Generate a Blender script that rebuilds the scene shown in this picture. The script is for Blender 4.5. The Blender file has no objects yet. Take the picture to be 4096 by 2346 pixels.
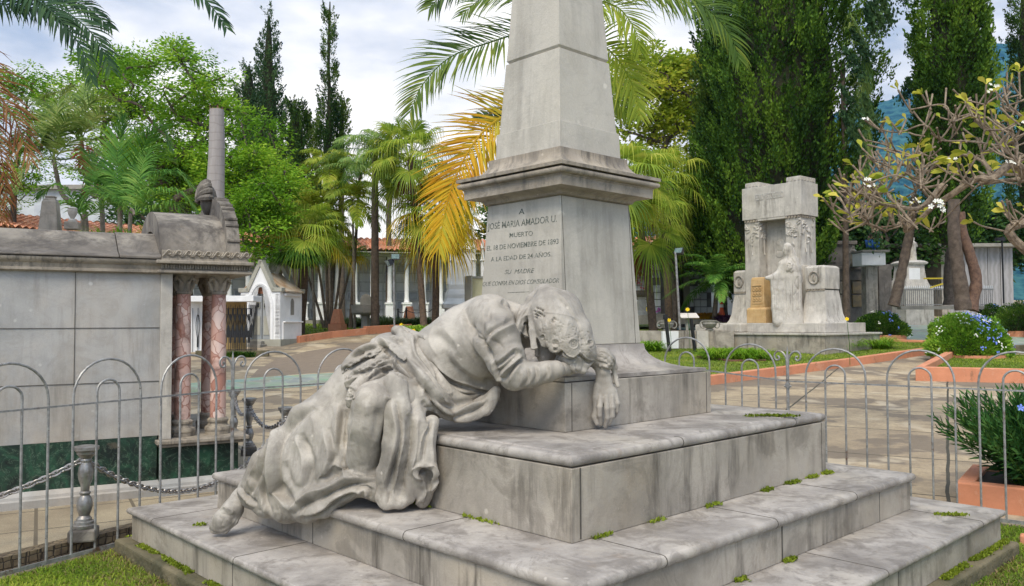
import bpy, bmesh, math, random
import numpy as np
from mathutils import Vector, Matrix, Euler
from mathutils.geometry import delaunay_2d_cdt
R = math.radians; PI = math.pi
random.seed(7); RNG = np.random.default_rng(7)
scn = bpy.context.scene
COL = scn.collection
# ---------------------------------------------------------------- camera
EYE = 1.43; FPX = 3274.2; PITCH = R(2.0204); ROLL = R(-0.2148)
cd = bpy.data.cameras.new('camera'); cam = bpy.data.objects.new('camera', cd); COL.objects.link(cam)
cd.sensor_width = 36; cd.lens = 36*FPX/4096; cd.clip_start = .05; cd.clip_end = 9000
cam.matrix_world = Matrix.Translation((0, 0, EYE)) @ Matrix.Rotation(PI/2+PITCH, 4, 'X') @ Matrix.Rotation(ROLL, 4, 'Z')
scn.camera = cam
# ---------------------------------------------------------------- light
SUN_EL, SUN_AZ = R(52), R(196)          # azimuth clockwise from +Y
w = bpy.data.worlds.new("World"); scn.world = w; w.use_nodes = True
nt = w.node_tree; nt.nodes.clear()
def wn(t, **k):
    n = nt.nodes.new(t)
    for a, b in k.items(): setattr(n, a, b)
    return n
out = wn('ShaderNodeOutputWorld'); bg = wn('ShaderNodeBackground')
sky = wn('ShaderNodeTexSky'); sky.sky_type = 'NISHITA'; sky.sun_disc = False
sky.sun_elevation = SUN_EL; sky.sun_rotation = SUN_AZ; sky.air_density = 1.4; sky.dust_density = 1.0
tc = wn('ShaderNodeTexCoord'); sep = wn('ShaderNodeSeparateXYZ')
# clouds: direction projected on a high layer
mp = wn('ShaderNodeMapping'); mp.inputs['Scale'].default_value = (1, 1, 2.6); mp.inputs['Location'].default_value = (.35, .1, .0)
n1 = wn('ShaderNodeTexNoise'); n1.inputs['Scale'].default_value = 2.6; n1.inputs['Detail'].default_value = 7; n1.inputs['Roughness'].default_value = .52
n2 = wn('ShaderNodeTexNoise'); n2.inputs['Scale'].default_value = 1.3; n2.inputs['Detail'].default_value = 5; n2.inputs['Roughness'].default_value = .5
cr = wn('ShaderNodeValToRGB')           # cloud shade: grey-blue bellies to white
e = cr.color_ramp.elements; e[0].position = .39; e[0].color = (3.0, 3.7, 4.9, 1); e[1].position = .61; e[1].color = (11.2, 10.6, 9.9, 1)
m1 = cr.color_ramp.elements.new(.5); m1.color = (7.2, 7.2, 7.4, 1)
cov = wn('ShaderNodeValToRGB'); cov.color_ramp.elements[0].position = .22; cov.color_ramp.elements[1].position = .36
mix = wn('ShaderNodeMixRGB')
# brighter, whiter towards the centre of the view near the horizon (thin cloud there)
vn = wn('ShaderNodeVectorMath', operation='DOT_PRODUCT'); dirv = Vector((-.10, 1, .12)).normalized(); vn.inputs[1].default_value = dirv
mr = wn('ShaderNodeMapRange'); mr.inputs['From Min'].default_value = .86; mr.inputs['From Max'].default_value = .985
mr.inputs['To Min'].default_value = -.11; mr.inputs['To Max'].default_value = .15
ad = wn('ShaderNodeMath', operation='ADD')
L = nt.links.new
L(tc.outputs['Generated'], mp.inputs['Vector']); L(mp.outputs[0], n1.inputs['Vector']); L(mp.outputs[0], n2.inputs['Vector'])
L(tc.outputs['Generated'], vn.inputs[0]); L(vn.outputs['Value'], mr.inputs['Value'])
L(n1.outputs['Fac'], ad.inputs[0]); L(mr.outputs[0], ad.inputs[1]); L(ad.outputs[0], cr.inputs['Fac'])
L(n2.outputs['Fac'], cov.inputs['Fac']); L(cov.outputs[0], mix.inputs['Fac'])
L(sky.outputs[0], mix.inputs[1]); L(cr.outputs[0], mix.inputs[2])
sd_ = wn('ShaderNodeVectorMath', operation='DOT_PRODUCT'); sd_.inputs[1].default_value = (math.sin(SUN_AZ)*math.cos(SUN_EL), math.cos(SUN_AZ)*math.cos(SUN_EL), math.sin(SUN_EL))
mg = wn('ShaderNodeMapRange'); mg.inputs['From Min'].default_value = .30; mg.inputs['From Max'].default_value = 1.0; mg.inputs['To Min'].default_value = .84; mg.inputs['To Max'].default_value = 2.3
L(tc.outputs['Generated'], sd_.inputs[0]); L(sd_.outputs['Value'], mg.inputs['Value']); vm_ = wn('ShaderNodeVectorMath', operation='SCALE'); L(mix.outputs[0], vm_.inputs[0]); L(mg.outputs[0], vm_.inputs['Scale'])
L(vm_.outputs[0], bg.inputs['Color']); bg.inputs['Strength'].default_value = .10; L(bg.outputs[0], out.inputs['Surface'])
sd = bpy.data.lights.new('sun', 'SUN'); sun = bpy.data.objects.new('sun', sd); COL.objects.link(sun)
sd.energy = 2.3; sd.angle = R(28); sd.color = (1, .90, .74)
sv = Vector((math.sin(SUN_AZ)*math.cos(SUN_EL), math.cos(SUN_AZ)*math.cos(SUN_EL), math.sin(SUN_EL)))
sun.rotation_euler = sv.to_track_quat('Z', 'Y').to_euler()
vs = scn.view_settings; vs.view_transform = 'Standard'; vs.look = 'None'; vs.exposure = 0.64; vs.gamma = 1
scn.cycles.max_bounces = 6; scn.cycles.diffuse_bounces = 3; scn.cycles.transparent_max_bounces = 12

# ---------------------------------------------------------------- geometry from the survey of the photograph
def ray(px, py):
    cr_, sr_ = math.cos(ROLL), math.sin(ROLL); dx, dy = px-2048, py-1173
    u = dx*cr_+dy*sr_; v = -dx*sr_+dy*cr_
    x, z = u/FPX, -v/FPX; c, s = math.cos(PITCH), math.sin(PITCH)
    d = Vector((x, c-s*z, s+c*z)); return d/d.y
def W(px, py, Y): d = ray(px, py); return Vector((d.x*Y, Y, EYE+d.z*Y))
def sstep(t): t = min(1, max(0, t)); return t*t*(3-2*t)
def H(x, y):                              # height of the land
    if y < 7: return 0.0
    yy = min(y, 62)
    gl = .0026*(yy-7)**2 if yy < 27 else 1.04+.36*(1-math.exp(-(yy-27)/9.)); gr = .058*(yy-7) - .25*(1-math.exp(-(yy-7)*.25))
    t = sstep((x/y+.14)/.22)
    return gl*(1-t)+gr*t
def GP(px, py, dz=0):                     # point of the land seen at a pixel
    d = ray(px, py); Y = 2.0
    while Y < 90:
        if EYE+d.z*Y <= H(d.x*Y, Y)+dz: break
        Y += .25
    lo, hi = Y-.25, Y
    for _ in range(24):
        m = (lo+hi)/2
        if EYE+d.z*m <= H(d.x*m, m)+dz: hi = m
        else: lo = m
    return Vector((d.x*hi, hi, EYE+d.z*hi))
def on_ground(x, y, dz=0): return Vector((x, y, H(x, y)+dz))

# ---------------------------------------------------------------- objects
def thing(name, label, cat, loc=(0, 0, 0), rz=0, group=None):
    o = bpy.data.objects.new(name, None); COL.objects.link(o); o.empty_display_size = .2
    o.location = loc; o.rotation_euler = (0, 0, rz); o['label'] = label; o['category'] = cat
    if group: o['group'] = group
    return o
def tag(o, label=None, cat=None, group=None, kind=None):
    if label: o['label'] = label
    if cat: o['category'] = cat
    if group: o['group'] = group
    if kind: o['kind'] = kind
    return o
def copy_tree(o, parent=None):
    c = o.copy(); COL.objects.link(c); c.parent = parent
    for ch in list(o.children): copy_tree(ch, c)
    return c
def rootloc(p):
    while p.parent: p = p.parent
    return Vector(p.location)
def mesh_obj(name, V, F, mat, parent=None, world=True, smooth=False, tag_=None, sharp=None):
    """one linked mesh object; V is in world coordinates unless world=False (then local to the thing)"""
    V = np.asarray(V, dtype=np.float64).reshape(-1, 3)
    if parent is not None and world: V = V-np.array(rootloc(parent))
    me = bpy.data.meshes.new(name)
    if isinstance(F, np.ndarray) and F.ndim == 2:
        n, k = F.shape
        me.vertices.add(len(V)); me.vertices.foreach_set('co', V.ravel())
        me.loops.add(n*k); me.loops.foreach_set('vertex_index', F.ravel().astype(np.int32))
        me.polygons.add(n); me.polygons.foreach_set('loop_start', np.arange(0, n*k, k, dtype=np.int32))
        me.update(calc_edges=True)
    else:
        me.from_pydata(V.tolist(), [], [tuple(f) for f in F]); me.update()
    if mat is not None: me.materials.append(mat)
    if smooth:
        me.polygons.foreach_set('use_smooth', [True]*len(me.polygons))
        if sharp: me.set_sharp_from_angle(angle=R(sharp))
    o = bpy.data.objects.new(name, me); COL.objects.link(o)
    if parent is not None: o.parent = parent
    return o
class MB:
    def __init__(s): s.v = []; s.f = []
    def add(s, vs, fs, M=None):
        b = len(s.v)
        if M is not None: vs = [M @ Vector(q) for q in vs]
        s.v += [tuple(q) for q in vs]; s.f += [tuple(b+i for i in f) for f in fs]; return s
    def box(s, c, d, rz=0, M=None):
        x, y, z = (k/2 for k in d); cc = math.cos(rz); ss = math.sin(rz)
        P = [(sx*x, sy*y, sz*z) for sz in (-1, 1) for sy in (-1, 1) for sx in (-1, 1)]
        P = [(c[0]+a*cc-b*ss, c[1]+a*ss+b*cc, c[2]+k) for a, b, k in P]
        return s.add(P, [(0, 2, 3, 1), (4, 5, 7, 6), (0, 1, 5, 4), (2, 6, 7, 3), (0, 4, 6, 2), (1, 3, 7, 5)], M)
    def rings(s, rings, cap=True, M=None):   # list of equal-length loops
        n = len(rings[0]); vs = [p for r in rings for p in r]; fs = []
        for i in range(len(rings)-1):
            for j in range(n):
                a = i*n+j; b = i*n+(j+1) % n
                fs.append((a, b, b+n, a+n))
        if cap: fs.append(tuple(range(n-1, -1, -1))); fs.append(tuple((len(rings)-1)*n+k for k in range(n)))
        return s.add(vs, fs, M)
    def lathe(s, prof, c=(0, 0, 0), n=20, M=None, ang=0, cap=True):
        return s.rings([[(c[0]+r*math.cos(2*PI*k/n+ang), c[1]+r*math.sin(2*PI*k/n+ang), c[2]+z) for k in range(n)] for r, z in prof], cap, M)
    def sqlathe(s, prof, c, yaw, M=None, cap=True, asp=1.0):   # square plan moulding, half size a
        cc, ss = math.cos(yaw), math.sin(yaw); R_ = []
        for a, z in prof:
            R_.append([(c[0]+a*(u*cc-v*asp*ss), c[1]+a*(u*ss+v*asp*cc), c[2]+z) for u, v in ((-1, -1), (1, -1), (1, 1), (-1, 1))])
        return s.rings(R_, cap, M)
    def rectlathe(s, prof, M, hx, hy, cap=True):              # rectangular plan moulding: offset o, height z
        return s.rings([[(-hx-o, -hy-o, z), (hx+o, -hy-o, z), (hx+o, hy+o, z), (-hx-o, hy+o, z)] for o, z in prof], cap, M)
    def tube(s, pts, rad, n=8, cap=True, flat=1.0, M=None):
        pts = [Vector(p) for p in pts]; m = len(pts)
        if not hasattr(rad, '__len__'): rad = [rad]*m
        up = Vector((0, 0, 1)); rings = []; pu = None
        for i in range(m):
            t = (pts[min(i+1, m-1)]-pts[max(i-1, 0)])
            t = t.normalized() if t.length > 1e-9 else Vector((0, 0, 1))
            if pu is None:
                a = up if abs(t.z) < .9 else Vector((1, 0, 0)); u = t.cross(a).normalized()
            else:
                u = (pu-t*pu.dot(t)); u = u.normalized() if u.length > 1e-6 else t.orthogonal().normalized()
            pu = u; v = t.cross(u)
            rings.append([pts[i]+(u*math.cos(2*PI*k/n)+v*math.sin(2*PI*k/n)*flat)*rad[i] for k in range(n)])
        return s.rings(rings, cap, M)
    def prism(s, poly, depth, M=None, y0=0):      # poly in x,z plane, extruded along +y
        n = len(poly); vs = [(x, y0, z) for x, z in poly]+[(x, y0+depth, z) for x, z in poly]
        fs = [tuple(range(n)), tuple(range(2*n-1, n-1, -1))]+[((i+1) % n, i, n+i, n+(i+1) % n) for i in range(n)]
        return s.add(vs, fs, M)
    def zprism(s, poly, z0, z1, M=None):
        n = len(poly); vs = [(p[0], p[1], z0) for p in poly]+[(p[0], p[1], z1) for p in poly]
        fs = [tuple(range(n-1, -1, -1)), tuple(range(n, 2*n))]+[(i, (i+1) % n, n+(i+1) % n, n+i) for i in range(n)]
        return s.add(vs, fs, M)
    def ellipsoid(s, c, r, n=12, m=8, M=None):
        R_ = []
        for i in range(m+1):
            a = -PI/2+PI*i/m; k = max(math.cos(a), .02)
            R_.append([(c[0]+r[0]*k*math.cos(2*PI*j/n), c[1]+r[1]*k*math.sin(2*PI*j/n), c[2]+r[2]*math.sin(a)) for j in range(n)])
        return s.rings(R_, True, M)
    def build(s, name, mat, parent=None, world=True, smooth=False, sharp=35, bevel=0, seg=2):
        V = np.array(s.v, dtype=float)
        o = mesh_obj(name, V, s.f, mat, parent, world, smooth, sharp=sharp if smooth else None)
        if bevel:
            b = o.modifiers.new('b', 'BEVEL'); b.width = bevel; b.segments = seg; b.limit_method = 'ANGLE'; b.angle_limit = R(40)
        bm = bmesh.new(); bm.from_mesh(o.data); bmesh.ops.recalc_face_normals(bm, faces=bm.faces[:]); bm.to_mesh(o.data); bm.free()
        return o
def frame(loc, rz=0, sc=1): return Matrix.Translation(loc) @ Matrix.Rotation(rz, 4, 'Z') @ Matrix.Scale(sc, 4)
def bez(p, n):
    p = [Vector(q) for q in p]; out = []
    for i in range(n+1):
        t = i/n; q = list(p)
        while len(q) > 1: q = [q[k].lerp(q[k+1], t) for k in range(len(q)-1)]
        out.append(q[0])
    return out
def catmull(P, n=6):
    P = [Vector(p) for p in P]; P = [2*P[0]-P[1]]+P+[2*P[-1]-P[-2]]; o = []
    for i in range(1, len(P)-2):
        a, b, c, d = P[i-1:i+3]
        for k in range(n):
            t = k/n; o.append(.5*((2*b)+(c-a)*t+(2*a-5*b+4*c-d)*t*t+(3*b-a-3*c+d)*t**3))
    o.append(P[-2]); return o

# ---------------------------------------------------------------- materials
class NT:
    def __init__(s, name):
        s.m = bpy.data.materials.new(name); s.m.use_nodes = True; s.t = s.m.node_tree; s.b = s.t.nodes['Principled BSDF']
        s.tc = s.t.nodes.new('ShaderNodeTexCoord'); s.geo = None
    def n(s, t, **k):
        n = s.t.nodes.new(t)
        for a, b in k.items():
            if a in n.inputs: n.inputs[a].default_value = b
            else: setattr(n, a, b)
        return n
    def l(s, a, b): s.t.links.new(a, b)
    def pos(s, sc=(1, 1, 1), rz=0, world=True):
        if world:
            if not s.geo: s.geo = s.t.nodes.new('ShaderNodeNewGeometry')
            src = s.geo.outputs['Position']
        else: src = s.tc.outputs['Object']
        m = s.n('ShaderNodeMapping'); m.inputs['Scale'].default_value = sc; m.inputs['Rotation'].default_value = (0, 0, rz); s.l(src, m.inputs[0]); return m.outputs[0]
    def noise(s, scale, detail=5, rough=.55, vec=None, dist=0):
        n = s.n('ShaderNodeTexNoise'); n.inputs['Scale'].default_value = scale; n.inputs['Detail'].default_value = detail
        n.inputs['Roughness'].default_value = rough; n.inputs['Distortion'].default_value = dist
        s.l(vec if vec is not None else s.pos(), n.inputs['Vector']); return n.outputs['Fac']
    def ramp(s, fac, stops):
        r = s.n('ShaderNodeValToRGB'); e = r.color_ramp.elements
        while len(e) < len(stops): e.new(.5)
        for el, (p, c) in zip(e, stops):
            el.position = p; el.color = (c, c, c, 1) if not hasattr(c, '__len__') else (*c, 1)
        s.l(fac, r.inputs[0]); return r.outputs[0]
    def mix(s, fac, a, b, mode='MIX'):
        m = s.n('ShaderNodeMixRGB'); m.blend_type = mode
        for k, q in ((0, fac), (1, a), (2, b)):
            if hasattr(q, 'links') or isinstance(q, bpy.types.NodeSocket): s.l(q, m.inputs[k])
            elif k == 0: m.inputs[0].default_value = q
            else: m.inputs[k].default_value = (*q, 1) if hasattr(q, '__len__') else (q, q, q, 1)
        return m.outputs[0]
    def math(s, op, a, b=0):
        m = s.n('ShaderNodeMath'); m.operation = op
        for k, q in ((0, a), (1, b)):
            if isinstance(q, bpy.types.NodeSocket): s.l(q, m.inputs[k])
            else: m.inputs[k].default_value = q
        return m.outputs[0]
    def bump(s, h, strength=.3, dist=.01):
        b = s.n('ShaderNodeBump'); b.inputs['Strength'].default_value = strength; b.inputs['Distance'].default_value = dist
        s.l(h, b.inputs['Height']); s.l(b.outputs[0], s.b.inputs['Normal']); return s
    def col(s, c):
        if isinstance(c, bpy.types.NodeSocket): s.l(c, s.b.inputs['Base Color'])
        else: s.b.inputs['Base Color'].default_value = (*c, 1)
        return s
    def rough(s, r):
        if isinstance(r, bpy.types.NodeSocket): s.l(r, s.b.inputs['Roughness'])
        else: s.b.inputs['Roughness'].default_value = r
        return s
def sRGB(r, g, b):
    f = lambda c: (c/255/12.92) if c/255 <= .04045 else ((c/255+.055)/1.055)**2.4
    return (f(r), f(g), f(b))
def marble(name, base, dark, grime, scale=1.0, streak=.6, warm=(.45, .38, .28), warmth=.35, rough=.55, blotch=.5, joints=None, ryaw=0):
    base = tuple(k*f for k, f in zip(base, (1.10, 1.07, 1.025))); dark = tuple(k*f for k, f in zip(dark, (1.04, 1.02, .98)))
    m = NT(name); P = m.pos((scale,)*3)
    a = m.noise(1.7, 7, .6, P, .4)
    c = m.mix(m.ramp(a, [(.38, 0), (.66, 1)]), base, dark)
    v = m.noise(2.2, 9, .65, m.pos((scale*1.2, scale*.8, scale*1.6)), 1.6)       # veins
    vr = m.ramp(v, [(.47, 0), (.5, 1), (.53, 0)])
    c = m.mix(m.math('MULTIPLY', vr, .22), c, tuple(k*.62 for k in base))
    w_ = m.ramp(m.noise(1.1, 6, .6, m.pos((scale, scale, scale*.7))), [(.5, 0), (.72, 1)])
    c = m.mix(m.math('MULTIPLY', w_, warmth), c, warm)
    st = m.noise(6.0, 7, .68, m.pos((scale*1.4, scale*1.4, scale*.16)))          # run-off streaks
    big = m.ramp(m.noise(1.4, 4, .5, m.pos((scale,)*3)), [(.42, 0), (.62, 1)])
    sr = m.math('MULTIPLY', m.ramp(st, [(.47, 0), (.64, 1)]), big)
    c = m.mix(m.math('MULTIPLY', sr, streak), c, grime)
    bl = m.ramp(m.noise(7, 10, .75, P), [(.52, 0), (.68, 1)])
    bb = m.ramp(m.noise(.9, 5, .6, P), [(.48, 0), (.6, 1)])
    c = m.mix(m.math('MULTIPLY', m.math('MULTIPLY', bl, bb), blotch), c, grime)
    vd = m.n('ShaderNodeTexVoronoi'); vd.inputs['Scale'].default_value = 5.5*scale; m.l(m.pos(), vd.inputs[0]); dn = m.math('ADD', vd.outputs['Distance'], m.math('MULTIPLY', m.noise(24, 4, .6, P), .10))
    lich = m.math('MULTIPLY', m.ramp(dn, [(.12, 1), (.17, 0)]), m.ramp(m.noise(2.3, 3, .5, P), [(.5, 0), (.56, .55)])); c = m.mix(lich, c, tuple(min(.8, k*1.45) for k in base))
    rs = m.math('MULTIPLY', m.ramp(m.noise(2.6, 8, .7, m.pos((scale*1.1, scale*1.1, scale*.5), .7)), [(.60, 0), (.70, .55)]), warmth); c = m.mix(rs, c, (.20, .115, .045))
    dk = m.ramp(m.noise(1.25, 8, .72, m.pos((scale*1.6, scale*1.6, scale*1.6), 1.9), 1.2), [(.50, 0), (.58, .6), (.72, .9)]); c = m.mix(m.math('MULTIPLY', dk, blotch), c, tuple(k*1.6 for k in grime))
    gn = m.noise(130, 3, .7, P); c = m.mix(m.ramp(gn, [(.3, .22), (.7, 0)]), c, tuple(k*.5 for k in base))
    sp = m.ramp(m.noise(42, 3, .6, P), [(.68, 0), (.74, 1)])
    c = m.mix(m.math('MULTIPLY', sp, .3), c, tuple(min(1, k*1.25) for k in base))
    m.col(c).rough(m.ramp(m.noise(9, 4, .6, P), [(.3, rough-.1), (.7, rough+.15)]))
    m.bump(m.math('ADD', m.noise(55, 5, .75, P), m.math('MULTIPLY', a, .5)), .38, .006)
    m.b.inputs['Specular IOR Level'].default_value = .35
    return m.m
def plain(name, c, c2=None, rough=.7, sc=8, bumpS=.2, bd=.005, metal=0, lo=.35, hi=.65, spec=.4):
    m = NT(name); n = m.noise(sc, 6, .6)
    m.col(m.mix(m.ramp(n, [(lo, 0), (hi, 1)]), c, c2 or tuple(k*.75 for k in c))).rough(rough)
    m.b.inputs['Metallic'].default_value = metal; m.b.inputs['Specular IOR Level'].default_value = spec
    if bumpS: m.bump(m.noise(sc*5, 4, .6), bumpS, bd)
    return m.m
def leafmat(name, c1, c2, c3=None, trans=.35, rough=.45, clump=1.2, spec=.2, tall=False):
    rough = max(rough, .55)
    """leaf colours vary from leaf to leaf and clump to clump; leaves let some light through"""
    m = NT(name)
    if not m.geo: m.geo = m.t.nodes.new('ShaderNodeNewGeometry')
    rnd = m.geo.outputs['Random Per Island']
    n = m.noise(clump, 3, .5, m.pos((1, 1, .35)) if tall else None); k_ = .38 if tall else .55
    f = m.math('ADD', m.math('MULTIPLY', rnd, k_), m.math('MULTIPLY', m.ramp(n, [(.38, 0), (.62, 1)]), 1-k_))
    c = m.ramp(f, [(0.05, c1), (.55, c2), (.95, c3 or c2)])
    m.col(c).rough(rough); m.b.inputs['Specular IOR Level'].default_value = spec
    tr = m.n('ShaderNodeBsdfTranslucent'); mx = m.n('ShaderNodeMixShader'); mx.inputs[0].default_value = trans
    m.l(m.mix(.5, c, (.5, .75, .1), 'MULTIPLY') if False else c, tr.inputs['Color'])
    o = m.t.nodes['Material Output']; m.l(m.b.outputs[0], mx.inputs[1]); m.l(tr.outputs[0], mx.inputs[2]); m.l(mx.outputs[0], o.inputs['Surface'])
    return m.m
M = {}
M['marble'] = marble('weathered marble', (.385, .355, .31), (.24, .22, .19), (.07, .06, .047), 1.3, .9, (.42, .34, .23), .40, .55, .6)
M['marble_step'] = marble('marble step slab', (.40, .375, .35), (.20, .182, .168), (.09, .078, .066), 2.0, .25, (.53, .47, .38), .55, .5, .85)
M['marble_clean'] = marble('pale marble', (.48, .46, .41), (.38, .36, .315), (.16, .145, .12), .9, .4, (.48, .44, .35), .45, .5, .25)
M['marble_cornice'] = marble('stained marble', (.36, .32, .265), (.23, .20, .16), (.07, .063, .055), 2.2, .85, (.45, .38, .27), .5, .6, .6)
M['statue'] = marble('statue marble', (.42, .395, .355), (.20, .185, .165), (.075, .064, .052), 2.3, .4, (.44, .37, .28), .35, .5, .40)
M['white_marble'] = marble('white tomb marble', (.52, .50, .46), (.40, .38, .35), (.14, .125, .105), 1.3, .8, (.50, .44, .33), .4, .55, .4)
M['mauso'] = marble('mausoleum marble', (.385, .385, .38), (.28, .285, .285), (.15, .135, .11), 1.2, .55, (.48, .34, .19), .35, .45, .35)
M['old_stone'] = marble('blackened stone', (.20, .18, .155), (.095, .085, .075), (.035, .03, .026), 1.1, .9, (.52, .47, .38), .75, .75, .9)
M['dark_tomb'] = marble('dark tomb stone', (.20, .18, .16), (.12, .11, .10), (.05, .045, .04), 1.2, .7, (.25, .2, .14), .5, .7, .6)
M['gold_marble'] = marble('golden marble', (.54, .38, .20), (.48, .31, .13), (.30, .17, .07), 3, .5, (.75, .52, .24), .5, .45, .3)
def iron():
    m = NT('galvanised iron'); c = m.mix(m.ramp(m.noise(30, 5, .6), [(.35, 0), (.65, 1)]), (.22, .215, .205), (.38, .375, .36)); c = m.mix(m.ramp(m.noise(3.4, 8, .75), [(.60, 0), (.66, .85)]), c, (.13, .055, .022)); c = m.mix(m.ramp(m.noise(60, 3, .6), [(.64, 0), (.68, .7)]), c, (.10, .06, .035))
    m.col(c).rough(.5).bump(m.noise(90, 3, .6), .3, .002); m.b.inputs['Metallic'].default_value = .45; return m.m
M['iron'] = iron()
M['rusty'] = plain('rusty steel', (.30, .26, .23), (.42, .41, .40), .4, 25, .3, .002, .6)
M['silver'] = plain('silver painted metal', (.40, .39, .37), (.22, .20, .18), .38, 18, .3, .002, .6)
M['black'] = plain('black paint', (.012, .012, .013), (.02, .02, .02), .4, 9, .1)
M['plaster'] = plain('white plaster', (.80, .80, .79), (.68, .68, .67), .8, 2.5, .25, .01)
M['plaster_trim'] = plain('grey trim paint', (.36, .35, .29), (.30, .29, .24), .8, 4, .2)
M['concrete'] = plain('grey concrete', (.30, .28, .24), (.20, .19, .165), .85, 3, .4)
M['foundation'] = plain('old cement', (.16, .135, .08), (.07, .065, .035), .9, 4, .9, .02)
def terra():
    m = NT('terracotta painted curb'); c = m.mix(m.ramp(m.noise(1.6, 6, .65), [(.35, 0), (.65, 1)]), (.62, .26, .14), (.47, .185, .095)); c = m.mix(m.ramp(m.noise(3.2, 9, .75), [(.54, 0), (.66, .6)]), c, (.66, .37, .24))
    c = m.mix(m.ramp(m.noise(5, 9, .78, m.pos((1, 1, .6), .5)), [(.56, 0), (.68, .75)]), c, (.20, .11, .06)); c = m.mix(m.ramp(m.noise(11, 6, .7), [(.66, 0), (.70, .8)]), c, (.40, .34, .27)); m.col(c).rough(.85).bump(m.noise(22, 6, .7), .5, .008); return m.m
M['terracotta'] = terra()
M['brick'] = plain('old brick', (.19, .085, .05), (.11, .06, .04), .9, 14, .4)
M['moss'] = leafmat('moss', (.09, .13, .01), (.20, .26, .02), (.26, .30, .04), .2)
M['lead'] = plain('inscription paint', (.07, .085, .07), (.30, .30, .26), .8, 90, 0, lo=.45, hi=.62)
# ================================================================ MONUMENT
S = 1.15; CX, CY = .2529*S, 4.4225*S; YAW = R(43.4718)
cY, sY = math.cos(YAW), math.sin(YAW)
def mon(u, v, z): return Vector((CX+S*(u*cY-v*sY), CY+S*(u*sY+v*cY), EYE+S*z))    # monument frame, z in survey units
def SQ(prof, name, mat, par, smooth=False, bevel=0):
    return MB().sqlathe([(a*S, EYE+z*S) for a, z in prof], (CX, CY, 0), YAW).build(name, mat, par, smooth=smooth, sharp=30, bevel=bevel)
mo = thing('obelisk_monument', 'tall grey marble obelisk with an engraved dedication standing on four square steps', 'monument', (CX, CY, 0))
def nosing(a, z0, z1, a0):            # rounded slab edge
    h = z1-z0; o = []
    for k in range(9):
        t = -PI/2+PI*k/8; o.append((a-h*.5+h*.5*math.cos(t), (z0+z1)/2+h*.5*math.sin(t)))
    return [(a0-.05, z0)]+o
SQ([(1.71, -1.27), (1.71, -1.175), (1.695, -1.168), (1.60, -1.168)], 'foundation', M['foundation'], mo, bevel=.01)
SQ([(1.6416, -1.168), (1.6416, -1.036)], 'riser', M['marble'], mo, bevel=.003)
SQ(nosing(1.6642, -1.0355, -1.0006, 1.6416), 'step', M['marble_step'], mo, True)
SQ([(1.3111, -.9996), (1.3111, -.851)], 'riser', M['marble'], mo, bevel=.003)
SQ(nosing(1.3337, -.8505, -.8089, 1.3111), 'step', M['marble_step'], mo, True)
SQ([(1.0, -.8079), (1.0, -.538)], 'riser', M['marble'], mo, bevel=.003)
SQ(nosing(1.003, -.535, -.4925, 1.0)+[(.955, -.4925), (.951, -.4877), (.5, -.4877)], 'step', M['marble_step'], mo, True)
SQ([(.5739, -.4867), (.5739, -.2705)], 'plinth', M['marble'], mo, bevel=.003)
sc_ = [(.50, -.2665), (.556, -.2665), (.556, -.2483)]
for k in range(1, 9):
    t = k/8*PI/2; sc_.append((.548-.225*math.sin(t), -.2483+.1225*(1-math.cos(t))))
sc_ += [(.3225, -.118), (.26, -.1175)]
SQ(sc_, 'base_moulding', M['marble_step'], mo, True)
SQ([(.3103, -.1165), (.2704, .6275)], 'dado', M['marble_clean'], mo, bevel=.004)
cv = [(.25, .628), (.2704, .6285), (.278, .632)]
for k in range(0, 7):
    t = k/6*PI/2; cv.append((.285+.052*(1-math.cos(t)), .634+.026*math.sin(t)))
cv += [(.3617, .6626), (.3617, .708), (.366, .711), (.366, .716), (.372, .718)]
for k in range(0, 9):
    t = -PI/2+k/8*PI; cv.append((.376+.0145*math.cos(t), .7335+.0145*math.sin(t)))
cv += [(.36, .749)]
SQ(cv, 'cornice', M['marble_cornice'], mo, True)
cv = [(.36, .7545), (.393, .7545), (.393, .7715), (.384, .7725)]
for k in range(0, 9):
    t = k/8*PI/2; cv.append((.378-.112*math.sin(t), .7735+.085*(1-math.cos(t))))
cv += [(.2665, .875), (.2, .8765)]
SQ(cv, 'cornice_cap', M['marble_cornice'], mo, True)
SQ([(.2399, .8775), (.2352, 1.0182)], 'shaft_foot', M['marble_clean'], mo, bevel=.003)
SQ([(.2249, 1.0192), (.1989, 1.4039)], 'shaft', M['marble_clean'], mo, bevel=.003)
SQ([(.186, 1.404), (.186, 1.4085), (.1965, 1.422), (.1965-.0674*.1, 1.52), (.118, 2.62), (.0, 2.78)], 'shaft', M['marble_clean'], mo, bevel=.002)
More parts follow.
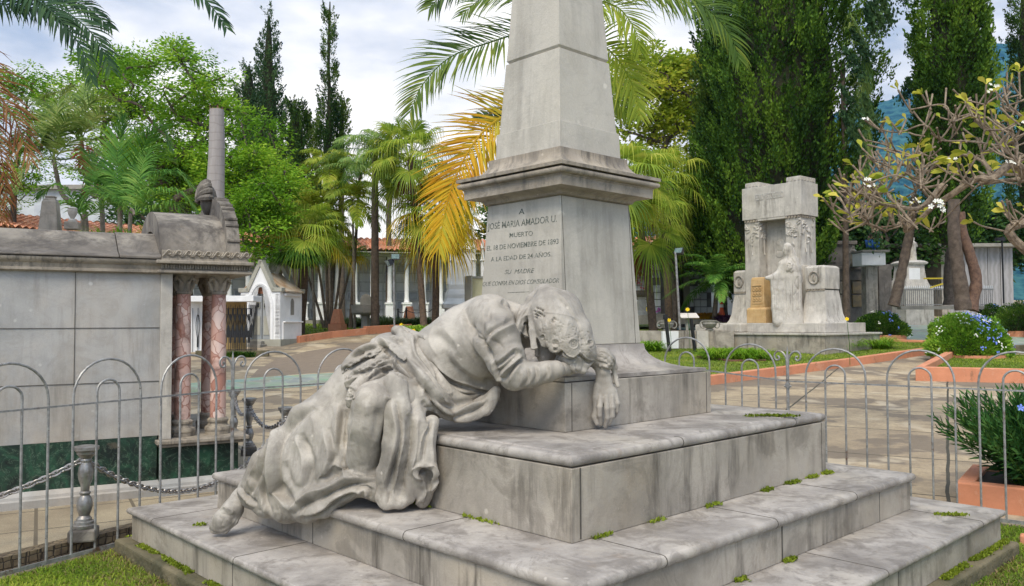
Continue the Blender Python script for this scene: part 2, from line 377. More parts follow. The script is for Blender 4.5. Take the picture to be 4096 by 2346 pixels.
# joints of the slabs (fine dark mortar lines, set proud by a millimetre)
jm = plain('mortar', (.10, .09, .075), (.06, .055, .045), .9, 30, 0)
J = MB()
def seam(p, q, wd=.004, up=(0, 0, 1)):
    p, q = Vector(p), Vector(q); d = (q-p).normalized(); s = d.cross(Vector(up)).normalized()*wd/2; n = Vector(up).normalized()*.0012
    J.add([p-s-n*8, p+s-n*8, q+s-n*8, q-s-n*8, p-s+n, p+s+n, q+s+n, q-s+n], [(0, 1, 2, 3), (4, 7, 6, 5), (0, 4, 5, 1), (1, 5, 6, 2), (2, 6, 7, 3), (3, 7, 4, 0)])
uU = Vector((cY, sY, 0)); vV = Vector((-sY, cY, 0))
def flushj():
    global J
    J.build('joint', jm, mo); J = MB()
def seam_step(a_out, a_in, z0, z1, t, side):   # across tread and round the nosing
    h = (z1-z0)/2; zc = (z0+z1)/2; ac = a_out-h
    P = [(a_in, z1), (ac, z1)]+[(ac+h*math.cos(q), zc+h*math.sin(q)) for q in (1.05, .52, 0, -.52, -1.05)]
    for (a1, y1), (a2, y2) in zip(P[:-1], P[1:]):
        A, B = ((mon(-a1, t, y1), mon(-a2, t, y2)) if side == 'L' else (mon(t, -a1, y1), mon(t, -a2, y2)))
        nrm = Vector((0, 0, y1-zc+y2-zc))+((-uU) if side == 'L' else (-vV))*(max(0, (a1-ac))+max(0, (a2-ac)))
        seam(A, B, .005, nrm)
    flushj()
for t in (-.55, .35, 1.3): seam_step(1.6642, 1.31, -1.0355, -1.0006, t, 'L')
for t in (-.75, .15, 1.3): seam_step(1.6642, 1.31, -1.0355, -1.0006, t, 'R')
for t in (-.42, .5): seam_step(1.3337, 1.0, -.8505, -.8089, t, 'L')
for t in (-.88, -.12, .62): seam_step(1.3337, 1.0, -.8505, -.8089, t, 'R')
for t in (-.3, .68): seam_step(1.003, .574, -.535, -.4925, t, 'R')
def vseam(a, t, z0, z1, side, a1=None, w_=.005):
    a1 = a1 or a
    A, B = ((mon(-a, t, z0), mon(-a1, t, z1)) if side == 'L' else (mon(t, -a, z0), mon(t, -a1, z1)))
    seam(A, B, w_, -uU if side == 'L' else -vV); flushj()
vseam(1.6416, -.5, -1.165, -1.04, 'L'); vseam(1.6416, .4, -1.165, -1.04, 'L'); vseam(1.3111, .3, -.998, -.852, 'L'); vseam(1.3111, -.5, -.998, -.852, 'L')
vseam(1.3111, -.05, -.998, -.852, 'R', w_=.012); vseam(1.3111, .92, -.998, -.852, 'R'); vseam(1.6416, .3, -1.165, -1.04, 'R')
vseam(1.0, -.953, -.80, -.54, 'R', w_=.009); vseam(1.0, .955, -.80, -.54, 'R'); vseam(.5739, -.53, -.485, -.272, 'R'); vseam(.5739, .53, -.485, -.272, 'R')
vseam(.5739, .5, -.485, -.272, 'L')
for sg in (-1, 1): vseam(.3103, sg*.265, -.115, .626, 'R', .2706, .003)
# inscription on the left face of the dado
def facept(px, py, side='L'):
    n = Vector((-cY, -sY, 0)) if side == 'L' else Vector((sY, -cY, 0))
    k = (.3103-.2704)/(.6275+.1175); n = Vector((n.x, n.y, k)).normalized()
    P0 = mon(-.3103, 0, -.1175) if side == 'L' else mon(0, -.3103, -.1175)
    d = ray(px, py); o = Vector((0, 0, EYE)); t = (P0-o).dot(n)/d.dot(n); return o+d*t, n
def text_mesh(txt, shear=0, size=1, ext=.02, spacing=1.0, bold=0):
    c = bpy.data.curves.new('t', 'FONT'); c.body = txt; c.size = size; c.extrude = ext; c.shear = shear; c.space_character = spacing; c.offset = bold
    c.resolution_u = 3
    o = bpy.data.objects.new('t', c); COL.objects.link(o); dg = bpy.context.evaluated_depsgraph_get(); dg.update()
    me = bpy.data.meshes.new_from_object(o.evaluated_get(dg)); bpy.data.objects.remove(o); 
    V = np.array([v.co for v in me.vertices]); F = [tuple(p.vertices) for p in me.polygons]; bpy.data.meshes.remove(me)
    return V, F
def place_text(txt, pl, pr, cap, name, par, mat, side='L', shear=0, bold=0, serif=True):
    A, n = facept(*pl, side); B, _ = facept(*pr, side); x = (B-A).normalized(); y = n.cross(x)
    V, F = text_mesh(txt, shear, bold=bold); wd = V[:, 0].max()-V[:, 0].min(); ch = .70
    T, _ = facept(pl[0], pl[1]-cap, side); hh = (T-A).length
    s = (B-A).length/wd; V[:, 0] -= V[:, 0].min(); ks = hh/ch
    P = [A+x*(q[0]*s)+y*(q[1]*ks)+n*(.0012 if q[2] > 0 else -.002) for q in V]
    return mesh_obj(name, P, F, mat, par)
X0, Y0, K0 = 1800, 500, 1.82
def q(x, y): return (X0+x/K0, Y0+y/K0)
for txt, a, b, c, sh in (("A", (500, 652), (542, 650), 22, 0), ("JOSÉ MARIA AMADOR U.", (275, 765), (778, 706), 25, 0), ("MUERTO", (433, 821), (603, 806), 18, 0),
                         ("EL 18 DE NOVIEMBRE DE 1893", (268, 917), (790, 866), 19, 0), ("A LA EDAD DE 24 AÑOS.", (298, 997), (738, 958), 17.5, 0),
                         ("SU  MADRE", (398, 1088), (614, 1076), 17, .3), ("QUE CONFIA EN DIOS CONSOLADOR", (238, 1175), (793, 1149), 17, .3)):
    place_text(txt, q(*a), q(*b), c, 'inscription', mo, M['lead'], 'L', sh, .006 if sh == 0 else 0)
A, n_ = facept(*q(420, 1222)); B, _ = facept(*q(578, 1216)); MB().tube([A, B], .0016, 5).build('inscription', M['lead'], mo)

# ================================================================ GROUND
def gxy(px, py, dz=0): p = GP(px, py, dz); return (p.x, p.y)
def inpoly(x, y, P):
    c = False; j = len(P)-1
    for i in range(len(P)):
        if (P[i][1] > y) != (P[j][1] > y) and x < (P[j][0]-P[i][0])*(y-P[i][1])/(P[j][1]-P[i][1])+P[i][0]: c = not c
        j = i
    return c
FL = [(-3.95, 2.65), (-2.81, 4.71), (-2.05, 6.02), (-.75, 7.25)]        # left fence line
FR = [(1.25, 7.6), (2.237, 6.67), (3.52, 5.67), (5.3, 4.28)]            # right fence line
enclosure = FL+[(.25, 8.2)]+FR+[(5.3, -3), (-3.95, -3)]
walk = [(-4.3, 2.65), (-2.93, 4.78), (-2.16, 6.09), (-1.35, 6.86), (-1.75, 7.6), (-3.2, 9.2), (-9, 7.4), (-9, 2.65)]
g_strip = [gxy(60, 1680), gxy(330, 1582), gxy(763, 1533), gxy(1069, 1508), gxy(1350, 1491), gxy(2000, 1462), gxy(2000, 1505), gxy(1305, 1542), gxy(1002, 1560), gxy(763, 1582), gxy(330, 1640), gxy(100, 1720)]
curbL = [gxy(1190, 1372), gxy(1320, 1352), gxy(1460, 1338), gxy(1640, 1327), gxy(1710, 1318), gxy(1900, 1309), gxy(2300, 1304)]
bedL = curbL+[(4.5, 42), (-8, 41), (-14, 37), (-12.2, 31.8)]
road = [gxy(1000, 1512), gxy(1030, 1480), gxy(1100, 1440), gxy(1230, 1405), gxy(1400, 1380), gxy(1640, 1352), gxy(2000, 1335), gxy(2300, 1330), gxy(2300, 1430), gxy(2000, 1450), gxy(1350, 1488), gxy(1069, 1506)]
fr = [(2380, 1585), (2845, 1538), (3140, 1499), (3400, 1464), (3600, 1434), (3815, 1402)]
bedR = [gxy(*p) for p in fr]+[gxy(3700, 1384), gxy(3560, 1380), gxy(3330, 1374), gxy(3330, 1340), gxy(2700, 1345), gxy(2380, 1390)]
bedR2 = [gxy(3677, 1522), gxy(4140, 1532), (9.5, 10.2), (9.5, 14.5), gxy(4096, 1442), gxy(3960, 1440), gxy(3800, 1452)]
slate = [gxy(3330, 1374), gxy(3560, 1382), gxy(3700, 1386), gxy(3815, 1400), gxy(3960, 1395), gxy(4096, 1387), (15, 17), (24, 26), (24, 38), (6, 38), (5.5, 24), (7.6, 22.5)]
lawn_back = [gxy(2380, 1392), gxy(2700, 1347), gxy(3330, 1342), (7.0, 22.3), (5.3, 24.5), (5.6, 33), (1.5, 33), (1.5, 20)]
regions = [('lawn', enclosure, 'grass', 0), ('tile_walk', walk, 'tiles', .09), ('green_paving', g_strip, 'slate', 0), ('lawn', bedL, 'grass', .07), ('road', road, 'road', 0),
           ('lawn', bedR, 'grass', .10), ('lawn', bedR2, 'grass', .13), ('green_paving', slate, 'slate', 0), ('lawn', lawn_back, 'grass', .12)]
def terrain():
    pts = []; edges = []
    for nme, P, mt, dz in regions:
        b = len(pts); n = len(P)
        sub = []
        for i in range(n):
            a, c = Vector(P[i]), Vector(P[(i+1) % n]); k = max(1, int((c-a).length/1.0))
            sub += [a.lerp(c, j/k) for j in range(k)]
        m = len(sub); pts += sub; edges += [(b+i, b+(i+1) % m) for i in range(m)]
    def grid(x0, x1, y0, y1, st):
        nx, ny = int((x1-x0)/st), int((y1-y0)/st)
        return [Vector((x0+st*i+.11*st, y0+st*j+.07*st)) for i in range(nx+1) for j in range(ny+1)]
    pts += grid(-12, 12, -3, 30, .75)
    pts += [p for p in grid(-84, 84, -6, 84, 4) if not (-12 < p.x < 12 and -3 < p.y < 30)]
    pts += [Vector(p) for p in ((-84.5, -8), (84.5, -8), (84.5, 88), (-84.5, 88))]
    v, e_, f, *_ = delaunay_2d_cdt(pts, edges, [], 0, 1e-5)
    out = {}
    for t in f:
        cx = sum(v[i].x for i in t)/3; cy = sum(v[i].y for i in t)/3; r = -1
        for k, (nme, P, mt, dz) in enumerate(regions):
            if inpoly(cx, cy, P): r = k; break
        out.setdefault(r, []).append(tuple(t))
    return v, out
gv, gf = terrain()
def matgrass():
    m = NT('grass'); a = m.ramp(m.noise(1.6, 6, .6), [(.35, 0), (.65, 1)]); b = m.noise(60, 4, .7)
    c = m.mix(a, (.16, .22, .022), (.29, .30, .035)); c = m.mix(m.ramp(b, [(.35, 0), (.7, 1)]), c, (.07, .11, .015)); m.col(c).rough(.9).bump(b, 1, .03); return m.m
def mattiles():
    m = NT('ribbed tiles'); P = m.pos((1, 1, 1), R(-30)); wv = m.n('ShaderNodeTexWave'); wv.wave_type = 'BANDS'; wv.bands_direction = 'DIAGONAL'
    wv.inputs['Scale'].default_value = 22; wv.inputs['Distortion'].default_value = 3.0; wv.inputs['Detail'].default_value = 0; wv.inputs['Detail Scale'].default_value = 9; m.l(P, wv.inputs[0])
    n = m.ramp(m.noise(1.7, 7, .6), [(.4, 0), (.65, 1)]); c = m.mix(n, (.42, .35, .235), (.25, .20, .135))
    c = m.mix(m.math('MULTIPLY', m.ramp(wv.outputs['Fac'], [(.25, 1), (.6, 0)]), .55), c, (.12, .09, .055))
    br = m.n('ShaderNodeTexBrick'); br.offset = 0; br.inputs['Scale'].default_value = 1; br.inputs['Brick Width'].default_value = .62; br.inputs['Row Height'].default_value = .62; br.inputs['Mortar Size'].default_value = .012
    m.l(P, br.inputs[0]); c = m.mix(br.outputs['Fac'], c, (.13, .105, .07)); m.col(c).rough(.8).bump(wv.outputs['Fac'], .5, .006); return m.m
def matslate():
    m = NT('green slate paving'); P = m.pos(); vo = m.n('ShaderNodeTexVoronoi'); vo.feature = 'DISTANCE_TO_EDGE'; vo.inputs['Scale'].default_value = 2.6; m.l(P, vo.inputs[0])
    v2 = m.n('ShaderNodeTexVoronoi'); v2.inputs['Scale'].default_value = 2.6; m.l(P, v2.inputs[0])
    c = m.mix(m.ramp(m.noise(3, 7, .65), [(.35, 0), (.65, 1)]), (.185, .25, .20), (.29, .345, .275)); c = m.mix(.22, c, v2.outputs['Color'], 'SOFT_LIGHT')
    c = m.mix(m.ramp(vo.outputs[0], [(.0, 1), (.05, 0)]), c, (.36, .37, .31)); m.col(c).rough(.6).bump(m.noise(9, 6, .6), .5, .02); return m.m
def matplaza():
    m = NT('stained concrete paving'); P = m.pos((1, 1, 1), R(28))
    br = m.n('ShaderNodeTexBrick'); br.offset = 0; br.inputs['Scale'].default_value = 1; br.inputs['Brick Width'].default_value = 2.1; br.inputs['Row Height'].default_value = 1.9; br.inputs['Mortar Size'].default_value = .016
    nz = m.n('ShaderNodeTexNoise'); nz.inputs['Scale'].default_value = 1.2; m.l(P, nz.inputs[0]); vm = m.n('ShaderNodeVectorMath'); vm.operation = 'SCALE'; m.l(nz.outputs['Color'], vm.inputs[0]); vm.inputs['Scale'].default_value = .05
    va = m.n('ShaderNodeVectorMath'); m.l(P, va.inputs[0]); m.l(vm.outputs[0], va.inputs[1]); m.l(va.outputs[0], br.inputs[0])
    br.inputs['Color1'].default_value = (.0, .0, .0, 1); br.inputs['Color2'].default_value = (1, 1, 1, 1); br.inputs['Mortar'].default_value = (.3, .3, .3, 1); br.inputs['Bias'].default_value = -.1
    n = m.noise(2.0, 10, .70, m.pos((1, 1.15, 1), R(10))); c = m.mix(m.ramp(n, [(.36, 0), (.64, 1)]), (.47, .37, .235), (.29, .225, .145)); c = m.mix(m.ramp(m.noise(26, 6, .7), [(.42, 0), (.66, .5)]), c, (.16, .125, .085))
    bl = m.ramp(m.noise(.75, 6, .55, m.pos((1, 1.1, 1))), [(.52, 0), (.56, 1)]); c = m.mix(m.math('MULTIPLY', bl, .72), c, (.13, .105, .08))
    c = m.mix(m.math('MULTIPLY', m.ramp(br.outputs['Color'], [(.6, 0), (.85, 1)]), .4), c, (.16, .125, .09))
    pl = m.ramp(m.noise(1.1, 4, .5, m.pos((1, 1, 1), 1.1)), [(.58, 0), (.63, 1)]); c = m.mix(m.math('MULTIPLY', pl, .6), c, (.50, .42, .30))
    c = m.mix(br.outputs['Fac'], c, (.05, .045, .03)); m.col(c).rough(.85).bump(m.noise(14, 8, .7), .5, .02); return m.m
def matroad():
    m = NT('worn brown asphalt'); n = m.noise(5, 8, .7); c = m.mix(m.ramp(n, [(.35, 0), (.7, 1)]), (.215, .165, .118), (.165, .125, .09))
    c = m.mix(m.ramp(m.noise(70, 3, .6), [(.55, 0), (.7, .6)]), c, (.30, .25, .19)); m.col(c).rough(.85).bump(n, .3, .01); return m.m
M['grass'] = matgrass(); M['tiles'] = mattiles(); M['slate'] = matslate(); M['plaza'] = matplaza(); M['road'] = matroad()
def ground_obj(keys, name, mat, dz):
    fs = [t for k in keys for t in gf.get(k, [])]; ids = sorted({i for t in fs for i in t}); mp_ = {i: j for j, i in enumerate(ids)}
    V = [(gv[i].x, gv[i].y, H(gv[i].x, gv[i].y)+dz) for i in ids]
    o = mesh_obj(name, V, [tuple(mp_[i] for i in t) for t in fs], mat); return tag(o, kind='structure')
ground_obj([-1]+[k for k, q_ in enumerate(regions) if q_[3] > 0], 'plaza', M['plaza'], 0)
for k, (nme, P, mt, dz) in enumerate(regions): ground_obj([k], nme, M[mt], dz)
# far land, reaching the horizon
b = MB(); NN = 48; rr = [84, 140, 300, 900, 3300]
b.add([(r*math.sin(2*PI*k/NN), r*math.cos(2*PI*k/NN), (2.2 if r > 90 else 1.0)-(r > 800)*2) for r in rr for k in range(NN)], [(i*NN+k, i*NN+(k+1) % NN, (i+1)*NN+(k+1) % NN, (i+1)*NN+k) for i in range(4) for k in range(NN)])
tag(b.build('ground', plain('far land', (.08, .10, .04), (.05, .07, .03), .9, .02, 0)), kind='structure')
# mountains
b = MB(); V = []; F = []; NX, NY = 120, 26
crest = [(-2500, 180), (200, 230), (1500, 300), (2050, 330), (2600, 520), (3350, 800), (4096, 1075), (4900, 1150), (6500, 900), (9000, 700)]
import bisect
def crz(px):
    for (a, za), (c, zc) in zip(crest[:-1], crest[1:]):
        if a <= px <= c: return za+(zc-za)*(px-a)/(c-a)
    return 150
from mathutils import noise as mnoise
for i in range(NX+1):
    px = -1200+6600*i/NX; d = ray(px, 1288); 
    for j in range(NY+1):
        t = j/NY; Y = 1500+1700*t; hh = crz(px)*math.sin(min(1, t*1.05)*PI/2)**1.3*3200/3274*1.0
        x = d.x*Y; hh *= 1+.10*mnoise.fractal(Vector((x/420, Y/420, 0)), 1, 2, 5); hh += 10*mnoise.noise(Vector((x/50, Y/50, 3)))*t
        V.append((x, Y, hh*Y/3200))
F = [(i*(NY+1)+j, (i+1)*(NY+1)+j, (i+1)*(NY+1)+j+1, i*(NY+1)+j+1) for i in range(NX) for j in range(NY)]
mm = NT('forested mountain'); n = mm.noise(.03, 9, .72); mm.col(mm.mix(mm.ramp(n, [(.42, 0), (.58, 1)]), (.006, .03, .035), (.045, .12, .10))).rough(1); mm.b.inputs['Specular IOR Level'].default_value = 0  # bluish forest colour paints in part of the distance haze
tag(mesh_obj('mountain', V, F, mm.m, smooth=True), kind='structure')

# ================================================================ FENCE round the monument
def fence(name, label, pts, posts, first, d=.152):
    """pts: plan polyline with rail height; posts: indices of pts carrying a scrolled post"""
    root = thing(name, label, 'fence', (pts[0][0], pts[0][1], 0), group='iron hoop fences around the obelisk')
    rails = MB(); low = MB()
    for k in range(len(pts)-1):
        a, c = Vector((*pts[k][:2], 0)), Vector((*pts[k+1][:2], 0)); L_ = (c-a).length; dr = (c-a)/L_; za, zc = pts[k][2], pts[k+1][2]
        zz = lambda t: za+(zc-za)*t/L_
        ra = a+Vector((0, 0, za)); rc = c+Vector((0, 0, zc)); up = Vector((0, 0, 1)); sd_ = dr.cross(up)
        for q_, w_, h_ in ((rails, .006, .011), ): 
            vs = [p+sd_*sx*w_+up*sz*h_*.5 for p in (ra, rc) for sx, sz in ((-1, -1), (1, -1), (1, 1), (-1, 1))]
            q_.add(vs, [(0, 1, 2, 3), (7, 6, 5, 4)]+[(i, (i+1) % 4+0, (i+1) % 4+4, i+4) for i in range(4)])
        lz = .035
        vs = [p+sd_*sx*.006+up*(sz*.012+lz) for p in (a+up*(za-.94), c+up*(zc-.94)) for sx, sz in ((-1, -1), (1, -1), (1, 1), (-1, 1))]
        low.add(vs, [(0, 1, 2, 3), (7, 6, 5, 4)]+[(i, (i+1) % 4, (i+1) % 4+4, i+4) for i in range(4)])
        t = first[k]
        while t+3*d < L_-.03:
            for inner in (0, 1):
                r = 1.5*d if not inner else .5*d; t0 = t+(d if inner else 0); t1 = t0+2*r; tm = (t0+t1)/2; z0 = zz(tm)-.94
                sp = .985 if not inner else 1.004
                P = [a+dr*t0+up*(z0+.03), a+dr*t0+up*(z0+.6), a+dr*t0+up*(z0+sp)]
                P += [a+dr*(tm-r*math.cos(q))+up*(z0+sp+r*.98*math.sin(q)) for q in [PI*k_/14 for k_ in range(1, 14)]]
                P += [a+dr*t1+up*(z0+sp), a+dr*t1+up*(z0+.6), a+dr*t1+up*(z0+.03)]
                jit = [Vector((random.uniform(-1, 1), random.uniform(-1, 1), 0))*.0007 for _ in P]
                MB().tube([p+j for p, j in zip(P, jit)], .0078, 7).build('hoop', M['iron'], root, smooth=True)
            t += 4*d
    rails.build('rail', M['iron'], root); low.build('rail', M['iron'], root)
    for k in posts:
        x, y, z = pts[k]; dr = Vector((pts[min(k+1, len(pts)-1)][0]-pts[k-1][0], pts[min(k+1, len(pts)-1)][1]-pts[k-1][1], 0)).normalized(); p = Vector((x, y, 0)); up = Vector((0, 0, 1))
        m = MB().tube([p+up*(z-.96), p+up*(z+.02)], .0125, 6).tube([p+up*(z+.0), p+up*(z+.10), p+up*(z+.16), p+up*(z+.2), p+up*(z+.285)], [.0125, .0125, .016, .012, .002], 6)
        m.tube([p+up*(z-.055), p+up*(z-.015)], [.02, .021], 8); m.tube([p+up*(z-.04)-dr*.03, p+up*(z-.04)+dr*.03], .008, 6)
        po = m.build('post', M['iron'], root, smooth=True)
        for sg in (-1, 1):
            P = [(0, .14), (.012, .19), (.04, .232), (.075, .243), (.1, .228), (.108, .2), (.098, .175), (.078, .17), (.067, .183), (.073, .2), (.084, .2)]
            P = catmull([p+dr*sg*a_+up*(z+b_) for a_, b_ in P], 4)
            MB().tube(P, [.009]*8+[.0075]*(len(P)-8), 7).build('scroll', M['iron'], po, smooth=True)
    return root
fence('hoop_fence', 'grey hoop-topped iron fence with a scrolled post, left of the steps beside the mausoleum', [(-3.46, 3.59, .935), (-2.05, 6.02, .94), (-.75, 7.25, .955)], [1], [.384, .095])
fence('hoop_fence', 'grey hoop-topped iron fence with a scrolled post, right of the steps beside the stone plaza', [(1.25, 7.6, 1.05), (2.237, 6.67, .94), (5.0, 4.52, .94)], [1], [.19, .145])
# ================================================================ STATUE (sculpted as distance fields, meshed, one mesh per part)
def to_px(V):
    c, s_ = math.cos(PITCH), math.sin(PITCH); x, y, z = V[:, 0], V[:, 1], V[:, 2]-EYE; yc = y*c+z*s_; zc = z*c-y*s_; u, v = x/yc*FPX, -zc/yc*FPX; cr_, sr_ = math.cos(ROLL), math.sin(ROLL)
    return 2048+u*cr_-v*sr_, 1173+u*sr_+v*cr_
def fold_disp(V, Q, folds):
    """carve folds: each fold is (points, width px, height m, kind); the marble is moved along its own normal"""
    a, b, c, d = (V[Q[:, k]] for k in range(4)); fn = np.cross(c-a, d-b); N = np.zeros_like(V)
    for k in range(4):
        for j in range(3): N[:, j] += np.bincount(Q[:, k], fn[:, j], minlength=len(V))
    N /= np.maximum(1e-12, np.linalg.norm(N, axis=1))[:, None]; tc_ = np.array([0, 0, EYE])-V; tc_ /= np.linalg.norm(tc_, axis=1)[:, None]; f = (N*tc_).sum(1)
    if np.median(f[np.abs(f) > .3]) is None: pass
    cen = V.mean(0); sg = np.sign((N*(V-cen)).sum()); N = N*sg; f = f*sg; face = np.clip(f*3.0, 0, 1); px, py = to_px(V); H_ = np.zeros(len(V))
    for P, w_, h_, kind in folds:
        C = np.array([(p.x, p.y) for p in catmull([(x, y, 0) for x, y in P], 5)]); m = len(C); lo_, hi_ = C.min(0)-w_*5, C.max(0)+w_*5; I = np.where((px > lo_[0]) & (px < hi_[0]) & (py > lo_[1]) & (py < hi_[1]) & (face > 0))[0]
        if not len(I): continue
        X = np.stack([px[I], py[I]], 1); best = np.full(len(I), 1e9); sd = np.zeros(len(I)); tt = np.zeros(len(I))
        for i in range(m-1):
            e = C[i+1]-C[i]; L2 = e@e+1e-9; r = X-C[i]; t = np.clip((r@e)/L2, 0, 1); q_ = r-t[:, None]*e; dd = np.hypot(q_[:, 0], q_[:, 1]); k = dd < best; best[k] = dd[k]; sd[k] = (dd*np.sign(e[0]*r[:, 1]-e[1]*r[:, 0]))[k]; tt[k] = ((i+t)/(m-1))[k]
        fade = np.clip(np.minimum(tt, 1-tt)*5, 0, 1)**.7*.9+.1; fade = np.where((tt <= 0) | (tt >= 1), .1*np.exp(-best/w_), fade); a_ = best/w_
        if kind == 'V': g = -np.exp(-a_)
        elif kind == 'R': g = np.exp(-a_)
        elif kind == 'S': g = np.exp(-a_**2)
        elif kind == 'H': g = -np.exp(-a_**2)
        elif kind == 'D': g = -np.exp(-a_**2); fade = 1
        elif kind == 'C': g = -np.exp(-a_**1.5); fade = 1
        elif kind == 'K': g = np.exp(-a_**1.5); fade = 1
        else:
            s1 = sd*(1 if kind == 'F' else -1); g = np.exp(-np.abs(s1)/w_*.9)-1.05*np.exp(-((s1-1.55*w_)/(.75*w_))**2)-.25*np.exp(-((s1+2.6*w_)/(1.2*w_))**2)
        H_[I] += h_*g*fade
    return V+N*(H_*face)[:, None]
class Sculpt:
    def __init__(s, lo, hi, h):
        s.lo = np.array(lo, float); s.h = h; s.n = np.ceil((np.array(hi)-s.lo)/h).astype(int)+1
        s.F = np.full(s.n, .25, np.float32)
    def _seg(s, a, b, ra, rb, k, sy, mode):
        a = np.array(a); b = np.array(b); r = max(ra, rb)*max(1, sy)+k+.004
        i0 = np.maximum(0, np.floor((np.minimum(a, b)-r-s.lo)/s.h).astype(int)); i1 = np.minimum(s.n, np.ceil((np.maximum(a, b)+r-s.lo)/s.h).astype(int)+1)
        if (i1 <= i0).any(): return
        g = [s.lo[d]+s.h*np.arange(i0[d], i1[d]) for d in range(3)]
        X, Y, Z = g[0][:, None, None]-a[0], (g[1][None, :, None]-a[1])/sy, g[2][None, None, :]-a[2]
        d = (b-a)*np.array([1, 1/sy, 1]); L2 = max(d@d, 1e-12); t = np.clip((X*d[0]+Y*d[1]+Z*d[2])/L2, 0, 1)
        D = np.sqrt((X-t*d[0])**2+(Y-t*d[1])**2+(Z-t*d[2])**2)-(ra+(rb-ra)*t)
        sl = tuple(slice(i0[d_], i1[d_]) for d_ in range(3)); A = s.F[sl]
        if mode > 0:
            h = np.clip(.5+.5*(A-D)/k, 0, 1); s.F[sl] = A*(1-h)+D*h-k*h*(1-h)
        else:
            D = -D; h = np.clip(.5-.5*(A-D)/k, 0, 1); s.F[sl] = A*(1-h)+D*h+k*h*(1-h)
    def chain(s, pts, k=.02, sy=1.0, mode=1):
        """pts: (px, py, Y, r_px)"""
        P = [(W(p[0], p[1], p[2]), p[3]*p[2]/FPX) for p in pts]
        if len(P) == 1: P = P*2
        for (a, ra), (b, rb) in zip(P[:-1], P[1:]): s._seg(a, b, ra, rb, k, sy, mode)
        return s
    def at(s, p):
        i = np.round((np.array(p)-s.lo)/s.h).astype(int)
        return s.F[tuple(i)] if ((i >= 0) & (i < s.n)).all() else .25
    def surf(s, px, py, others=()):
        d = ray(px, py); Y = s.lo[1]; o = Vector((0, 0, EYE))
        while Y < s.lo[1]+s.n[1]*s.h:
            p = o+d*Y; f = min([s.at(p)]+[q_.at(p) for q_ in others])
            if f <= 0: return Y
            Y += max(.003, f*.8)
        return None
    def stroke(s, pts, r, off=0, k=.012, mode=1, sy=1.0, others=(), taper=True):
        """a ridge (+1) or furrow (-1) following the surface under the pixel polyline"""
        C = catmull([(x, y, 0) for x, y in pts], 4); Q = []; last = None
        for p in C:
            Y = s.surf(p.x, p.y, others)
            if Y is None: Y = last
            if Y is None: continue
            if last is not None and abs(Y-last) > .06: Y = last+.06*(1 if Y > last else -1)
            last = Y; Q.append((p.x, p.y, Y))
        if len(Q) < 2: return s
        m = len(Q); Ys = [q_[2] for q_ in Q]; Ys = [sum(Ys[max(0, i-1):i+2])/len(Ys[max(0, i-1):i+2]) for i in range(m)]
        out = []
        for i in range(m):
            t = i/(m-1); rr = r*(min(1, .35+2.6*min(t, 1-t)) if taper else 1); out.append((Q[i][0], Q[i][1], Ys[i]+off*(rr/r if taper else 1), rr))
        return s.chain(out, k, sy, mode)
    def mesh(s, name, mat, parent, smooth=2, folds=()):
        F = s.F; n = np.array(F.shape); S_ = F < 0
        c = np.zeros(n-1, np.int8)
        for dx in (0, 1):
            for dy in (0, 1):
                for dz in (0, 1): c += S_[dx:n[0]-1+dx, dy:n[1]-1+dy, dz:n[2]-1+dz]
        cell = (c > 0) & (c < 8); idx = -np.ones(n-1, np.int32); I = np.argwhere(cell); idx[cell] = np.arange(len(I))
        acc = np.zeros((len(I), 3)); cnt = np.zeros(len(I))
        cor = [(x, y, z) for x in (0, 1) for y in (0, 1) for z in (0, 1)]
        for a in cor:
            for ax in range(3):
                if a[ax]: continue
                b = list(a); b[ax] = 1
                fa = F[I[:, 0]+a[0], I[:, 1]+a[1], I[:, 2]+a[2]]; fb = F[I[:, 0]+b[0], I[:, 1]+b[1], I[:, 2]+b[2]]
                m = (fa < 0) != (fb < 0); t = np.where(m, fa/np.where(m, fa-fb, 1), 0)
                p = np.array(a)+np.zeros((len(I), 3)); p[:, ax] += t; acc[m] += p[m]; cnt[m] += 1
        V = s.lo+s.h*(I+acc/cnt[:, None]); Q = []
        for ax in range(3):
            u, v = [(1, 2), (2, 0), (0, 1)][ax]
            sl0 = [slice(0, None)]*3; sl1 = [slice(0, None)]*3; sl0[ax] = slice(0, n[ax]-1); sl1[ax] = slice(1, n[ax])
            E_ = S_[tuple(sl0)] != S_[tuple(sl1)]; P = np.argwhere(E_); P = P[(P[:, u] > 0) & (P[:, v] > 0) & (P[:, u] < n[u]-1) & (P[:, v] < n[v]-1)]
            ins = S_[P[:, 0], P[:, 1], P[:, 2]]; q_ = []
            for du, dv in ((0, 0), (-1, 0), (-1, -1), (0, -1)):
                R_ = P.copy(); R_[:, u] += du; R_[:, v] += dv; q_.append(idx[R_[:, 0], R_[:, 1], R_[:, 2]])
            q_ = np.stack(q_, 1); q_[ins] = q_[ins][:, ::1]; q_[~ins] = q_[~ins][:, ::-1]; Q.append(q_)
        Q = np.concatenate(Q); Q = Q[(Q >= 0).all(1)]
        e = np.concatenate([Q[:, [0, 1]], Q[:, [1, 2]], Q[:, [2, 3]], Q[:, [3, 0]]]); 
        for _ in range(smooth):
            a = np.zeros_like(V); c_ = np.bincount(e.ravel(), minlength=len(V)).astype(float)
            for i, j in ((0, 1), (1, 0)):
                for d in range(3): a[:, d] += np.bincount(e[:, i], V[e[:, j], d], minlength=len(V))
            V = V*.55+.45*a/np.maximum(1, c_)[:, None]
        if folds: V = fold_disp(V, Q, folds)
        return mesh_obj(name, V, Q, mat, parent, smooth=True)
def T4(*L_): return [(x/1.4564+800, y/1.4564+1200) for x, y in L_]
def T3(*L_): return [(x/2.08+1500, y/2.08+1100) for x, y in L_]
